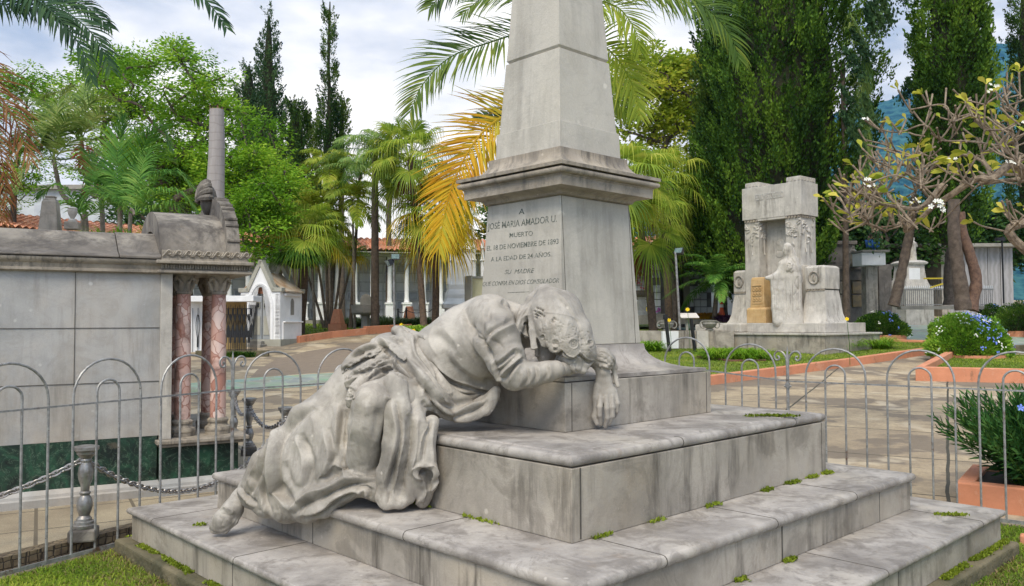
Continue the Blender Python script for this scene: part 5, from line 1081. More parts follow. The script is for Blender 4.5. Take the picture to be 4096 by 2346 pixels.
def fanpalm(label, base, top, r0, nl, rleaf, pl, seed, mat=None, ymat=None, yfrac=0, trk=bark_palm, group='fan palms of the cemetery garden', lo=-.75, bend=None, name='fan_palm', skirt=0):
    rg = random.Random(seed); base, top = Vector(base), Vector(top); base.z = H(base.x, base.y); t = thing(name, label, 'palm tree', base, group=group)
    trunk([base-Vector((0, 0, .2)), base.lerp(top, .5)+(bend or Vector((.03, 0, 0))), top], r0, r0*.8, trk, t)
    for i in range(nl):
        a = i*2.39996+rg.uniform(-.25, .25); el = lo+(1.35-lo)*((i+.5)/nl)**.9; o_ = Vector((math.cos(a)*math.cos(el), math.sin(a)*math.cos(el), math.sin(el))); P_ = pl*rg.uniform(.8, 1.15); e1 = top+o_*P_-Vector((0, 0, .12*P_)); out_ = (o_+Vector((0, 0, -.35-.25*(1-el)))).normalized()
        mt = (ymat if (ymat and rg.random() < yfrac*(1.6-el)) else (mat or L_fan)); f = fanleaf('fan_leaf', e1, out_, rleaf*rg.uniform(.85, 1.12), 34, mt, t, droop=.10+.25*rg.random(), seed=seed*100+i)
        MB().tube([top, top.lerp(e1, .6)+Vector((0, 0, .05*P_)), e1], [.018, .013, .01], 4).build('petiole', mt, f)
    for i in range(skirt):
        a = rg.uniform(0, 6.28); P0 = top+Vector((math.cos(a)*.12, math.sin(a)*.12, -.1)); fanleaf('dead_leaf', P0+Vector((math.cos(a)*.15, math.sin(a)*.15, -.4-rg.random()*.5)), (math.cos(a)*.25, math.sin(a)*.25, -1), rleaf*.8, 22, L_brown, t, droop=.3, seed=seed*77+i, span=1.8)
    return t
def featherpalm(label, base, top, r0, nf, fl, ll, seed, mat, trk=None, droop=.5, wd=.035, arch=1.0, n=42, elr=(-.1, 1.35), name='palm_tree', group=None, bend=None, side=.9, lift=.15, fr=12):
    rg = random.Random(seed); base, top = Vector(base), Vector(top); base.z = H(base.x, base.y); t = thing(name, label, 'palm tree', base, group=group)
    trunk([base-Vector((0, 0, .2)), base.lerp(top, .5)+(bend or Vector((0, 0, 0))), top], r0, r0*.7, trk or M['ring'], t)
    for i in range(nf):
        a = i*2.39996+rg.uniform(-.3, .3); el = elr[0]+(elr[1]-elr[0])*((i+.5)/nf); L_ = fl*rg.uniform(.85, 1.1); h = Vector((math.cos(a), math.sin(a), 0))
        P = [top]; 
        for k in range(1, 5): s = k/4; P.append(top+h*L_*s*math.cos(el*(1-.25*s))+Vector((0, 0, L_*(s*math.sin(el)-arch*.55*s*s))))
        frond('frond', P, n, ll, wd, mat, t, droop, side=side, lift=lift, seed=seed*50+i, rr=.012)
    return t
core_shade = plain('painted crown shade', (.032, .034, .014), (.016, .020, .008), .95, 7, .8, .05)  # dark colour paints the shade inside crowns, on solid cores that block the sky
def cypress(label, basepx, Y, prof, n, seed, mat, sz=.16, core=True, name='cypress', group='dark cypresses behind the garden', lean=0, dens=1, trk=True, gaps=0.0, cz=.6, per=45):
    """prof: (py, left px, right px) outline from top to bottom"""
    rg = np.random.default_rng(seed); b = W(basepx[0], basepx[1], Y); b.z = H(b.x, b.y)
    t = thing(name, label, 'cypress' if 'juniper' not in name else 'juniper', b, group=group); pr = [(W((l+r)/2, y, Y), (r-l)/2*Y/FPX) for y, l, r in prof]; zs = np.array([p.z for p, _ in pr][::-1]); xs = np.array([p.x for p, _ in pr][::-1]); rs = np.array([r for _, r in pr][::-1])
    w_ = np.maximum(.02, rs); zz = np.linspace(zs[0], zs[-1], 200); rz_ = np.interp(zz, zs, rs); cdf = np.cumsum(rz_); cdf /= cdf[-1]
    nc = max(20, n//per); big = math.sqrt(per/45.); z = np.interp(rg.random(nc), cdf, zz); r = np.interp(z, zs, rs); a = rg.random(nc)*2*PI; rho = r*(.55+.45*rg.random(nc)**.6)
    nz = np.array([mnoise.noise(Vector((math.cos(q)*1.6, z_*.55+seed, math.sin(q)*1.6))) for q, z_ in zip(a, z)]); rho = rho*(1+.55*nz)
    if gaps: keep = (nz > -gaps) | (rho < r*.5); a, z, r, rho = a[keep], z[keep], r[keep], rho[keep]; nc = len(a)
    cx = np.interp(z, zs, xs)+rho*np.cos(a); cy = Y+rho*np.sin(a); C = np.stack([cx, cy, z], 1); out = np.stack([np.cos(a)*.55, np.sin(a)*.55, np.ones(nc)*1.0], 1); out /= np.linalg.norm(out, axis=1)[:, None]
    k = n//nc+1; idx = np.repeat(np.arange(nc), k); t_ = rg.random(len(idx)); hgt = sz*big*(4.4+3.6*rg.random(nc))[idx]; P = C[idx]+out[idx]*(t_*hgt)[:, None]+rg.normal(size=(len(idx), 3))*(sz*(1.0 if per < 50 else .8)*big*(1-t_*.85))[:, None]
    leaves('foliage', P, rg, sz, mat, t, wl=.5, dirs=out[idx]*1.2+rg.normal(size=(len(idx), 3))*.45, up=.2)
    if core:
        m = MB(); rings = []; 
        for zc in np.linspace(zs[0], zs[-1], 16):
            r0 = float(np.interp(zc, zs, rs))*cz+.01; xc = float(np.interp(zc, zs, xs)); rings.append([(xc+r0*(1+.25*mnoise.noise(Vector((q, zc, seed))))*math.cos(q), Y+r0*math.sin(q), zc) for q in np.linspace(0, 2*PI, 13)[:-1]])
        m.rings(rings).build('shade_core', core_shade, t)
    if trk: x0 = float(xs[0]); trunk([b-Vector((0, 0, .2)), Vector((b.x*.5+x0*.5, Y, (b.z+zs[0])/2)), Vector((x0, Y, zs[0]+.5))], .16*dens, .12*dens, bark, t)
    return t
def skeleton(root, nodes, tips, r_tip, mat, bendv=.12, name='branches', expo=2.3, rg=None, seg=3, n=6, blunt=False, wig=.08, cap=None):
    """branches: every tip joins the nearest node already there; thickness by the pipe rule"""
    rg = rg or random.Random(1); N = [Vector(p) for p in nodes]; par = [-1]+list(range(len(nodes)-1)); tips = sorted(tips, key=lambda p: (Vector(p)-N[-1]).length); ends = []
    for tp in tips:
        tp = Vector(tp); j = min(range(len(N)), key=lambda i: (N[i]-tp).length+(0.0 if i >= len(nodes)-1 else .4)); a = N[j]; d = tp-a; k = max(1, int(d.length/.55)); last = j
        for s in range(1, k+1):
            q_ = a+d*(s/k)+Vector((rg.uniform(-1, 1), rg.uniform(-1, 1), rg.uniform(-1, 1)))*wig*(1 if s < k else 0)+Vector((0, 0, -bendv*d.length*math.sin(PI*s/k)*.5)); N.append(q_); par.append(last); last = len(N)-1
        ends.append(last)
    wgt = [0.]*len(N)
    for i in range(len(N)-1, -1, -1):
        if wgt[i] == 0: wgt[i] = 1
        if par[i] >= 0: wgt[par[i]] += wgt[i]
    R_ = [r_tip*(x**(1/expo)) for x in wgt]
    if cap: R_ = [min(x, cap) for x in R_]
    m = MB(); kids = {}
    for i, p in enumerate(par): kids.setdefault(p, []).append(i)
    st_ = [0]; used = set()
    def run(i0, i1):
        P = [i0, i1]; 
        while P[-1] in kids:
            c_ = max(kids[P[-1]], key=lambda c: wgt[c]); 
            for o_ in kids[P[-1]]:
                if o_ != c_: todo.append((P[-1], o_))
            P.append(c_)
        return P
    todo = [(0, kids[0][0])]+[(0, c) for c in kids[0][1:]]
    while todo:
        a, b = todo.pop(); P = run(a, b); rr_ = [min(R_[P[0]], R_[P[1]]*1.15)]+[R_[k] for k in P[1:]]; pts = [N[k] for k in P]
        if len(pts) > 2:
            C = catmull(pts, seg); rr_ = [rr_[min(len(rr_)-1, int(i/seg))]*(1-(i % seg)/seg)+rr_[min(len(rr_)-1, int(i/seg)+1)]*((i % seg)/seg) for i in range(len(C))]; pts = C
        if blunt: rr_[-1] *= .9
        m.tube(pts, rr_, n)
    return m.build(name, mat, root, smooth=True), [N[k] for k in ends]
def clusterleaves(ends, per, rad, ls, mat, parent, seed, flat=.45, wl=.4, name='foliage', up=.1):
    rg = np.random.default_rng(seed); E_ = np.array([tuple(p) for p in ends]); idx = np.repeat(np.arange(len(E_)), per); d = rg.normal(size=(len(idx), 3)); d /= np.linalg.norm(d, axis=1)[:, None]; s = (.65+.7*rg.random(len(E_)))[idx][:, None]
    P = E_[idx]+d*np.array([rad, rad, rad*flat])*s*(.35+.65*rg.random((len(idx), 1)))
    return leaves(name, P, rg, ls, mat, parent, wl=wl, dirs=d*np.array([1, 1, .3]), up=up-.15)
def broadtree(label, basepx, fork, crowns, ntip, per, ls, mat, seed, Y, rad=.5, rt_=.018, trk=bark, name='tree', group=None, flat=.45, bendv=.05, wl=.4, cap=.3, zbase=None):
    rg = random.Random(seed); b = W(basepx[0], basepx[1], Y); b.z = H(b.x, b.y) if zbase is None else zbase; t = thing(name, label, 'tree', b, group=group); F_ = W(*fork); tips = []
    tot = sum(c[3]*c[4] for c in crowns)
    for px, py, YY, rx, ry in crowns:
        c = W(px, py, YY); a, h = rx*YY/FPX, ry*YY/FPX
        for _ in range(max(3, int(ntip*rx*ry/tot))):
            while True:
                q_ = Vector((rg.uniform(-1, 1), rg.uniform(-1, 1), rg.uniform(-1, 1)))
                if .25 < q_.length < 1: break
            q_ = q_.normalized()*(q_.length**.6); tips.append(c+Vector((q_.x*a, q_.y*a*.8, q_.z*h)))
    nodes = [b-Vector((0, 0, .2)), b.lerp(F_, .33)+Vector((.08, 0, 0)), b.lerp(F_, .66)-Vector((.05, 0, 0)), F_]
    o, ends = skeleton(t, nodes, tips, rt_, trk, bendv, rg=rg, cap=cap, name='trunk'); clusterleaves(ends, per, rad, ls, mat, t, seed, flat, wl); return t
def blades(name, P, rg, h, w_, mat, parent, droop=.6, tag_=None, spread=.5, base=None):
    """arching grass-like blades; P bases (n,3)"""
    n = len(P); a = rg.random(n)*2*PI; o_ = np.stack([np.cos(a), np.sin(a), np.zeros(n)], 1); L_ = (h*(.55+.6*rg.random(n)))[:, None]; sp = spread*(.3+.9*rg.random((n, 1))); d = o_*sp+np.array([0, 0, 1.]); d /= np.linalg.norm(d, axis=1)[:, None]
    s = np.stack([-np.sin(a), np.cos(a), np.zeros(n)], 1)*w_*.5; p1 = P+d*L_*.4; d2 = d+o_*droop*.5-np.array([0, 0, droop*.45]); d2 /= np.linalg.norm(d2, axis=1)[:, None]; p2 = p1+d2*L_*.33; d3 = d2+o_*droop*.5-np.array([0, 0, droop*1.0]); d3 /= np.linalg.norm(d3, axis=1)[:, None]; p3 = p2+d3*L_*.3
    V = np.stack([P+s*.8, P-s*.8, p1+s, p1-s, p2+s*.75, p2-s*.75, p3+s*.05, p3-s*.05], 1).reshape(-1, 3); b = np.arange(n)*8; F = np.concatenate([np.stack([b+2*k, b+2*k+1, b+2*k+3, b+2*k+2], 1) for k in range(3)])
    return mesh_obj(name, V, F, mat, parent)
# ================================================================ PALMS, near
pb = W(-420, 0, 9.2); pb.z = 0
pa = thing('royal_palm', 'dark green royal palm hanging in from the upper left, with withered brown leaves', 'palm tree', pb)
ct = W(-420, -420, 9.0); trunk([pb, pb.lerp(ct, .5), ct], .16, .13, M['ring'], pa)
for i, (P, n, ll, dr, tw) in enumerate([
    ([(-420, -420, 9.0), (-150, -200, 8.6), (120, -10, 8.2), (280, 60, 8.0), (380, 150, 7.9), (440, 270, 7.9)], 90, .50, .5, .15),
    ([(-420, -420, 9.0), (-250, -120, 8.8), (-60, 0, 8.6), (120, 30, 8.5), (260, 80, 8.4)], 80, .45, .6, -.1),
    ([(-420, -420, 9.0), (0, -330, 8.4), (380, -260, 8.0), (660, -110, 7.8), (820, 0, 7.7), (905, 110, 7.7)], 100, .42, .45, .1),
    ([(-420, -420, 9.0), (-200, -200, 8.4), (60, -60, 8.0), (220, 60, 7.8), (330, 200, 7.8), (370, 330, 7.8)], 80, .42, .7, 0), ([(-420, -420, 9.0), (-200, -260, 8.9), (20, -120, 8.8), (180, -20, 8.7), (330, 20, 8.7), (440, 110, 8.7)], 80, .40, .7, 0),
    ([(-420, -420, 9.0), (0, -420, 8.8), (350, -330, 8.7), (640, -160, 8.6), (700, -60, 8.6)], 46, .45, .45, 0),
    ([(-420, -420, 9.0), (-500, -700, 9.2), (-700, -900, 9.5), (-1000, -800, 9.6)], 40, .5, .5, 0), ([(-420, -420, 9.0), (-600, -450, 8.0), (-900, -300, 7.2), (-1100, -50, 7)], 40, .5, .5, 0)]):
    frond('frond', [W(*p) for p in P], n, ll, .026, L_dark, pa, dr*.5, lift=.1, seed=900+i, rr=.014, pn=(.25, -1, .45))
for i, P in enumerate([[(-420, -380, 9.0), (-260, 60, 8.9), (-120, 330, 8.8), (-10, 560, 8.7), (30, 800, 8.7)], [(-420, -380, 9.0), (-300, 200, 8.9), (-140, 480, 8.9), (-30, 700, 8.8), (20, 950, 8.8)], [(-420, -380, 9.0), (-200, 100, 8.6), (-40, 330, 8.5), (60, 480, 8.5), (120, 640, 8.5)]]):
    frond('withered_frond', [W(*p) for p in P], 60, .62, .018, L_brown, pa, .22, side=.8, fwd=.6, lift=.1, seed=930+i, rr=.016, curl=.10, pn=(.1, -1, .3))
# royal palm behind the obelisk
pr = W(2235, 0, 9.4); pr.z = H(pr.x, pr.y)
pa = thing('royal_palm', 'royal palm behind the obelisk with green fronds and a golden frond hanging left', 'palm tree', pr); ct = W(2235, 120, 9.4); trunk([pr, pr.lerp(ct, .5), ct], .15, .12, M['ring'], pa)
for i, (P, n, ll, dr, mt) in enumerate([
    ([(2235, 100, 9.4), (2120, 120, 9.2), (1960, 170, 9.0), (1800, 230, 8.9), (1690, 340, 8.8), (1640, 450, 8.8)], 70, .60, .30, L_royal),
    ([(2235, 60, 9.4), (2120, -80, 9.0), (1960, -110, 8.8), (1810, -60, 8.7), (1720, 30, 8.7)], 60, .52, .42, L_royal),
    ([(2235, 60, 9.4), (2150, -20, 9.8), (2040, -40, 10), (1920, 0, 10.1), (1850, 60, 10.1)], 44, .5, .42, L_royal),
    ([(2235, 60, 9.4), (2420, -130, 9.1), (2640, -70, 9.0), (2820, 30, 8.9), (2920, 140, 8.9), (2955, 240, 8.9)], 74, .62, .40, L_royal),
    ([(2235, 100, 9.4), (2400, -20, 9.8), (2600, -30, 10), (2780, 40, 10), (2880, 110, 10)], 52, .5, .5, L_royal),
    ([(2235, 100, 9.4), (2360, 10, 9.2), (2470, 30, 9.1), (2540, 120, 9.0), (2560, 200, 9)], 44, .5, .5, L_areca),
    ([(2235, 200, 9.4), (2380, 170, 9.3), (2480, 250, 9.3), (2540, 370, 9.3), (2560, 470, 9.3)], 50, .5, .42, L_areca),
    ([(2235, 300, 9.6), (2380, 320, 9.7), (2460, 390, 9.8), (2520, 470, 9.8)], 40, .45, .5, L_fan),
    ([(2235, 200, 9.4), (2200, -300, 10), (2100, -500, 10.4), (1900, -600, 10.6)], 30, .5, .4, L_royal), ([(2235, 200, 9.4), (2300, -250, 10), (2500, -420, 10.4), (2700, -460, 10.6)], 30, .5, .4, L_royal),
    ([(2235, 420, 9.8), (2120, 460, 9.8), (2030, 480, 9.8), (1960, 470, 9.9), (1900, 470, 10)], 40, .32, .35, L_dark)]):
    frond('frond', [W(*p) for p in P], n, ll, .024, mt, pa, dr*.5, lift=.1, seed=960+i, rr=.013, pn=(.2 if i % 2 else -.2, -1, .5))
frond('golden_frond', [W(*p) for p in [(2235, 330, 9.4), (2110, 420, 9.2), (1990, 480, 9.1), (1890, 580, 9.0), (1810, 740, 9.0), (1770, 900, 9.0), (1755, 990, 9.0)]], 84, .60, .022, L_gold, pa, .12, side=.9, fwd=.55, lift=.05, seed=980, rr=.018, curl=.03, pn=(.1, -1, .2))
frond('golden_frond', [W(*p) for p in [(2235, 360, 9.6), (2090, 470, 9.5), (1960, 560, 9.5), (1870, 700, 9.5), (1830, 860, 9.5), (1830, 960, 9.5)]], 60, .55, .024, L_goldin, pa, .15, side=.9, fwd=.55, lift=.05, seed=981, rr=.015, curl=.03, pn=(-.1, -1, .2))
# grey stump of a royal palm
sp = W(868, 1100, 13.5); sp.z = H(sp.x, sp.y); ps = thing('palm_stump', 'bare grey trunk of a topped palm with a broken brown tip', 'palm stump', sp)
C = catmull([W(868, 1200, 13.5), W(872, 1000, 13.5), W(862, 800, 13.5), W(867, 600, 13.5), W(867, 440, 13.5)], 6); rr_ = [.13, .13, .13, .132, .135, .138, .14, .142, .142, .142, .144, .146, .144, .142, .14, .137, .134, .13, .128, .126, .124, .121, .118, .116, .114]
MB().tube(C, rr_[:len(C)], 20).build('trunk', M['ring'], ps, smooth=True); m = MB(); tp = C[-1]
for k in range(9): a = k*2*PI/9; m.add([tp+Vector((.114*math.cos(a), .114*math.sin(a), -.06)), tp+Vector((.114*math.cos(a+.7), .114*math.sin(a+.7), -.06)), tp+Vector((.116*math.cos(a+.3), .116*math.sin(a+.3), random.uniform(.02, .09)))], [(0, 1, 2)])
m.build('broken_tip', plain('torn fibre', (.30, .17, .08), (.2, .12, .07), .9, 12), ps)
# ---- small palms over the mausoleum
def arching(label, trunkpx, crown, Y, specs, mat, n=36, ll=.36, wd=.03, droop=.35, r=.055, seed=1, trk=bark_grey, lift=.25, name='young_palm', group='young palms behind the mausoleum'):
    P = [W(x, y, Y) for x, y in trunkpx]; b = P[0].copy(); b.z = H(b.x, b.y); t = thing(name, label, 'palm tree', b, group=group); trunk([b-Vector((0, 0, .1))]+P+[W(*crown, Y)], r, r*.8, trk, t, n=9)
    for i, q_ in enumerate(specs):
        q_ = list(q_); mt = q_.pop() if not isinstance(q_[-1], tuple) else mat; frond('frond', [W(*crown, Y)]+[W(x, y, Y+dy) for x, y, dy in q_], n, ll, wd, mt, t, droop, lift=lift, side=.85, seed=seed*31+i, rr=.012)
    return t
L_arch = leafmat('arching palm leaf', (.05, .11, .02), (.16, .24, .045), (.36, .40, .13), .3, .4, 2.2)
arching('slim palm with a leaning ringed trunk and arching grey-green fronds, left of its twin', [(345, 905), (300, 830), (245, 770)], (215, 640), 16, [[(250, 500, -.2), (330, 470, -.4), (400, 520, -.5)], [(150, 520, .1), (80, 540, .2), (40, 620, .2)], [(280, 570, -.6), (350, 560, -.9), (400, 620, -1)], [(190, 470, .4), (140, 400, .8), (80, 400, 1)], [(160, 640, -.4), (100, 680, -.6), (70, 760, -.7)], [(260, 640, .4), (320, 640, .8), (360, 700, .9)], [(220, 500, 0), (240, 400, .1), (280, 350, .1)], [(280, 680, -.3), (340, 690, -.5), (390, 770, -.5)]], L_arch, 38, .42, .035, .3, .05, 3)
arching('slim palm with upright arching fronds and one dead red leaf, right of its twin', [(410, 860), (370, 780), (345, 700)], (325, 560), 16.5, [[(350, 430, 0), (420, 390, 0), (500, 440, 0)], [(370, 480, -.3), (440, 440, -.5), (510, 500, -.6)], [(300, 430, .2), (240, 370, .3), (170, 390, .4)], [(330, 420, .5), (350, 340, .8), (400, 320, 1)], [(280, 520, -.3), (220, 510, -.5), (170, 570, -.6)], [(380, 560, .2), (430, 580, .3), (460, 650, .4)], [(345, 640, -.4), (360, 710, -.5), (335, 790, -.5), leafmat('dead red leaf', (.16, .03, .015), (.24, .06, .03), (.3, .1, .06), .15, .6)]], L_arch, 38, .42, .035, .3, .05, 4)
L_up = leafmat('upright palm leaf', (.04, .13, .02), (.11, .26, .04), (.24, .38, .07), .3, .4, 2)
arching('young palm with one tall upright feather leaf and pale leaf stalk', [(480, 890)], (478, 850), 15, [[(468, 760, 0), (470, 620, 0), (495, 470, 0)], [(540, 700, -.1), (590, 560, -.2), (650, 510, -.2), (680, 590, -.2)], [(420, 760, .2), (370, 640, .3), (330, 600, .3)], [(560, 760, .2), (620, 640, .3), (690, 640, .4)]], L_up, 54, .55, .032, .12, .05, 5, lift=.1)
arching('leafy palm whose fronds spread right towards the vault', [(520, 900)], (540, 860), 14.5, [[(600, 740, 0), (700, 690, 0), (780, 760, 0)], [(620, 780, -.2), (720, 770, -.3), (790, 850, -.3)], [(560, 700, .2), (600, 600, .4), (660, 600, .5)], [(640, 830, -.1), (700, 820, -.2), (740, 880, -.2)], [(500, 760, .3), (440, 700, .4), (400, 730, .5)], [(450, 800, -.2), (380, 770, -.3), (330, 820, -.4)]], L_up, 46, .45, .03, .5, .04, 6)
arching('low palm with dark fronds beside the leaning trunks', [(330, 920)], (330, 880), 15.5, [[(280, 780, 0), (220, 740, 0), (150, 790, 0)], [(350, 780, 0), (380, 700, .1), (440, 690, .2)], [(300, 820, -.3), (230, 820, -.5), (170, 880, -.6)], [(400, 830, -.3), (470, 800, -.5), (520, 850, -.6)]], L_up, 40, .45, .03, .5, .04, 7)
def clump(label, cpx, Y, n, rpx, h, w_, mat, seed, name='plant', cat='plant', droop=.6, spread=.6, group=None, z=None, squash=.6):
    c = W(cpx[0], cpx[1], Y) if z is None else W(cpx[0], cpx[1], Y); c.z = (H(c.x, c.y) if z is None else z); rg = np.random.default_rng(seed); r = rpx*Y/FPX; a = rg.random(n)*2*PI; q_ = r*np.sqrt(rg.random(n)); P = np.stack([c.x+q_*np.cos(a), c.y+q_*np.sin(a)*squash, np.full(n, c.z)], 1)
    o = blades(name, P, rg, h, w_, mat, None, droop, spread=spread); o.data.transform(Matrix.Translation(-c)); o.location = c; return tag(o, label, cat, group)
clump('bright green bamboo-like clump behind the mausoleum roof', (470, 900), 13, 900, 105, .95, .022, L_bam, 11, 'bamboo_clump', droop=.7, z=2.2, spread=.45); clump('small bright clump in front of the vault of the mausoleum', (640, 870), 13.5, 260, 60, .5, .02, L_bam, 12, 'bamboo_clump', z=2.75)
clump('green strap-leaved clump near the thin obelisk pillar', (290, 900), 13.5, 300, 60, .8, .02, L_bam, 13, 'bamboo_clump', z=2.2)
# ---- mid-distance palms
fanpalm('fan palm with bright crown and long petioles, left of the golden frond', W(1700, 1285, 26), W(1640, 640, 26), .11, 26, .85, 1.05, 21, skirt=3, lo=-.7)
fanpalm('fan palm with brown trunk behind the shoulder of the statue, its lower leaves turning yellow', GP(1740, 1335), W(1742, 870, 26.5), .13, 30, 1.0, .95, 22, ymat=L_fany, yfrac=.35, skirt=1, lo=-.8)
fanpalm('fan palm with a shaggy trunk beside the white chapel', GP(1195, 1345), W(1222, 945, 26), .17, 24, .85, .95, 24, ymat=L_fany, yfrac=.16, skirt=1, lo=-.35)
t = thing('clustered_palm', 'cluster of thin dark palm stems with yellowing fans in front of the niche wall', 'palm tree', GP(1320, 1322))
for i, (bx, tx, ty) in enumerate(((1300, 1205, 1030), (1308, 1262, 1000), (1312, 1302, 960), (1322, 1330, 1010), (1328, 1372, 985), (1335, 1412, 1020), (1318, 1345, 900))):
    Yc = 30+i*.15; b_ = W(bx, 1300, Yc); b_.z = rootloc(t).z; tp = W(tx, ty, Yc); trunk([b_, b_.lerp(tp, .5)+Vector((.03, 0, 0)), tp], .055, .04, bark, t, 7, 'stem')
    for k in range(8):
        a = k*2.4+i; el = -.35+1.5*k/8; o_ = Vector((math.cos(a)*math.cos(el), math.sin(a)*math.cos(el), math.sin(el))); fanleaf('fan_leaf', tp+o_*.35, o_+Vector((0, 0, -.2)), .52, 22, L_fany if (k < 2 and i > 2) or (i+k) % 7 == 0 else L_fan, t, seed=i*20+k)
clump('drooping grassy ponytail plant beside the chapel gable', (1190, 1080), 25.2, 700, 24, 1.3, .035, LG, 14, 'ponytail_palm', droop=1.7, z=3.1, spread=1.1)
tp_ = W(1190, 1115, 29); 
featherpalm('tall foxtail palm with a dark straight trunk and weeping feathery fronds', GP(1500, 1330), W(1500, 620, 27), .15, 16, 2.1, .50, 31, L_fox, trk=bark, droop=.9, arch=1.2, elr=(.2, 1.4), wd=.03)
featherpalm('foxtail palm with fronds turned up above the fan palms', W(1400, 1285, 30), W(1440, 700, 30), .07, 12, 2.2, .5, 32, L_fox, trk=bark, droop=.8, arch=1.3, elr=(.3, 1.45), wd=.03)
featherpalm('yellow-green areca palm beside the dark cypresses', W(1330, 1290, 31), W(1320, 690, 31), .06, 14, 2.0, .62, 33, L_areca, trk=bark_grey, droop=.5, arch=1.1, elr=(-.1, 1.4), wd=.05)
featherpalm('areca palm with a yellow crown shaft in the middle of the group', W(1420, 1290, 29), W(1410, 800, 29), .05, 14, 1.8, .6, 34, L_areca, trk=bark_grey, droop=.5, arch=1.2, elr=(-.3, 1.4), wd=.05)
featherpalm('lowest areca palm spreading over the tiled roof', W(1260, 1290, 30), W(1240, 850, 30), .06, 14, 2.0, .62, 35, L_areca, trk=bark_grey, droop=.55, arch=1.0, elr=(-.2, 1.4), wd=.05)
featherpalm('small dark palm on the far side of the obelisk base', W(2010, 1290, 34), W(2000, 820, 34), .08, 12, 2.0, .5, 36, L_fox, trk=bark_grey, droop=.6)
fanpalm('fan palm right of the obelisk with pale drooping leaves', W(2620, 1285, 24), W(2560, 900, 24), .13, 20, .95, 1.0, 41, lo=-.9, skirt=3)
fanpalm('second fan palm right of the obelisk, higher and paler', W(2680, 1285, 27), W(2640, 740, 27), .13, 20, 1.05, 1.05, 42, lo=-.8, skirt=4)
fanpalm('fan palm crown close behind the right edge of the obelisk', W(2500, 1285, 22), W(2500, 720, 22), .13, 20, .95, .95, 43, lo=-.9)
fanpalm('low fan palm under the yellow tree', W(2790, 1280, 32), W(2780, 930, 32), .14, 18, 1.1, 1.0, 44, lo=-.4)
featherpalm('dark feathery palm in front of the columbarium beside the white tomb', W(2850, 1290, 26), W(2870, 1120, 26), .09, 18, 1.7, .4, 45, L_up, trk=bark, droop=.4, arch=.9, elr=(-.2, 1.3))
# ---- trees
broadtree('large bright green feathery tree with dark open branches behind the mausoleum', (760, 1100), (700, 820, 26), [(640, 420, 26, 290, 270), (850, 620, 26, 270, 250), (1000, 770, 25, 170, 190), (430, 330, 27, 190, 130), (1060, 900, 24.5, 110, 160), (560, 680, 27, 250, 150)], 330, 190, .12, L_jac, 51, 26, rad=.66, rt_=.024, cap=.22)
broadtree('feathery green tree at the far left edge behind the withered fronds', (60, 1100), (60, 700, 30), [(60, 440, 30, 190, 200), (230, 420, 30, 160, 120), (40, 700, 30, 180, 160)], 130, 140, .11, L_jac, 52, 30, rad=.6, rt_=.02, cap=.2, flat=.35)
broadtree('yellow-green leafy tree between the obelisk and the big cypress', (2720, 1290), (2700, 820, 32), [(2650, 400, 32, 210, 200), (2760, 620, 32, 170, 220), (2560, 300, 33, 150, 120), (2760, 300, 32, 110, 90), (2830, 860, 31, 130, 160)], 230, 110, .17, L_yel, 53, 32, rad=.75, rt_=.03, wl=.5, cap=.25)
broadtree('green tree under the yellow tree, beside the cypress', (2690, 1290), (2700, 1000, 28), [(2800, 950, 28, 150, 160), (2720, 830, 29, 110, 120)], 70, 110, .14, leafmat('mid green leaf', (.03, .09, .012), (.09, .20, .02), (.20, .32, .04), .3, .5, .6), 54, 28, rad=.6, rt_=.03, cap=.2)
for i, (bx, Yt, cr_) in enumerate((((2150), 46, [(2150, 900, 46, 200, 200)]), (1000, 44, [(1000, 820, 44, 330, 190), (700, 820, 46, 300, 170)]), (3480, 40, [(3500, 960, 40, 260, 130)]), (3900, 44, [(3900, 950, 44, 240, 120)]))):
    broadtree(['dark tree just behind the obelisk at the edge of the garden', 'broad dark tree filling the gap above the tiled roof', 'dark tree behind the blackened tomb', 'dark tree behind the marble-clad gallery wall'][i], (bx, 1290), (bx, 1100, Yt), cr_, 110, 150, .26, leafmat('dark green leaf', (.012, .04, .01), (.035, .09, .018), (.08, .15, .03), .2, .6, .4), 60+i, Yt, rad=1.1, rt_=.04, wl=.55, cap=.25, flat=.7)
# ---- cypresses
cypress('slender dark cypress standing left of the twin tall ones', (1075, 1290), 40, [(65, 1070, 1082), (180, 1052, 1096), (300, 1040, 1106), (450, 1030, 1128), (600, 1024, 1124), (800, 1010, 1130), (1000, 1020, 1130)], 28800, 71, L_cyp2, 0.098)
cypress('short conical cypress at the left of the row', (1000, 1290), 42, [(265, 990, 1002), (330, 970, 1024), (400, 950, 1040), (600, 960, 1045), (900, 950, 1040)], 16800, 72, L_cyp2, 0.098)
cypress('blunt-topped broken cypress in the row', (1180, 1290), 38, [(435, 1165, 1205), (500, 1140, 1228), (560, 1128, 1238), (700, 1120, 1245), (900, 1125, 1245), (1000, 1125, 1240)], 26400, 73, L_cyp, 0.098, gaps=.25)
cypress('very tall thin ragged cypress, the highest of the row', (1318, 1290), 38, [(8, 1316, 1324), (90, 1304, 1332), (180, 1300, 1330), (280, 1300, 1328), (360, 1298, 1338), (440, 1290, 1345), (520, 1280, 1350), (620, 1262, 1352), (800, 1265, 1350)], 21600, 74, L_cyp, 0.0818, gaps=.22, core=True, cz=.35)
cypress('little spire of cypress leaning on the thin tall one', (1368, 1290), 38.5, [(400, 1366, 1372), (450, 1356, 1380), (560, 1350, 1382), (700, 1345, 1385)], 6240, 75, L_cyp, 0.0818)
cypress('low cypress cone seen between the palms', (1555, 1290), 40, [(545, 1553, 1560), (620, 1540, 1572), (760, 1530, 1580)], 6000, 76, L_cyp, 0.098)
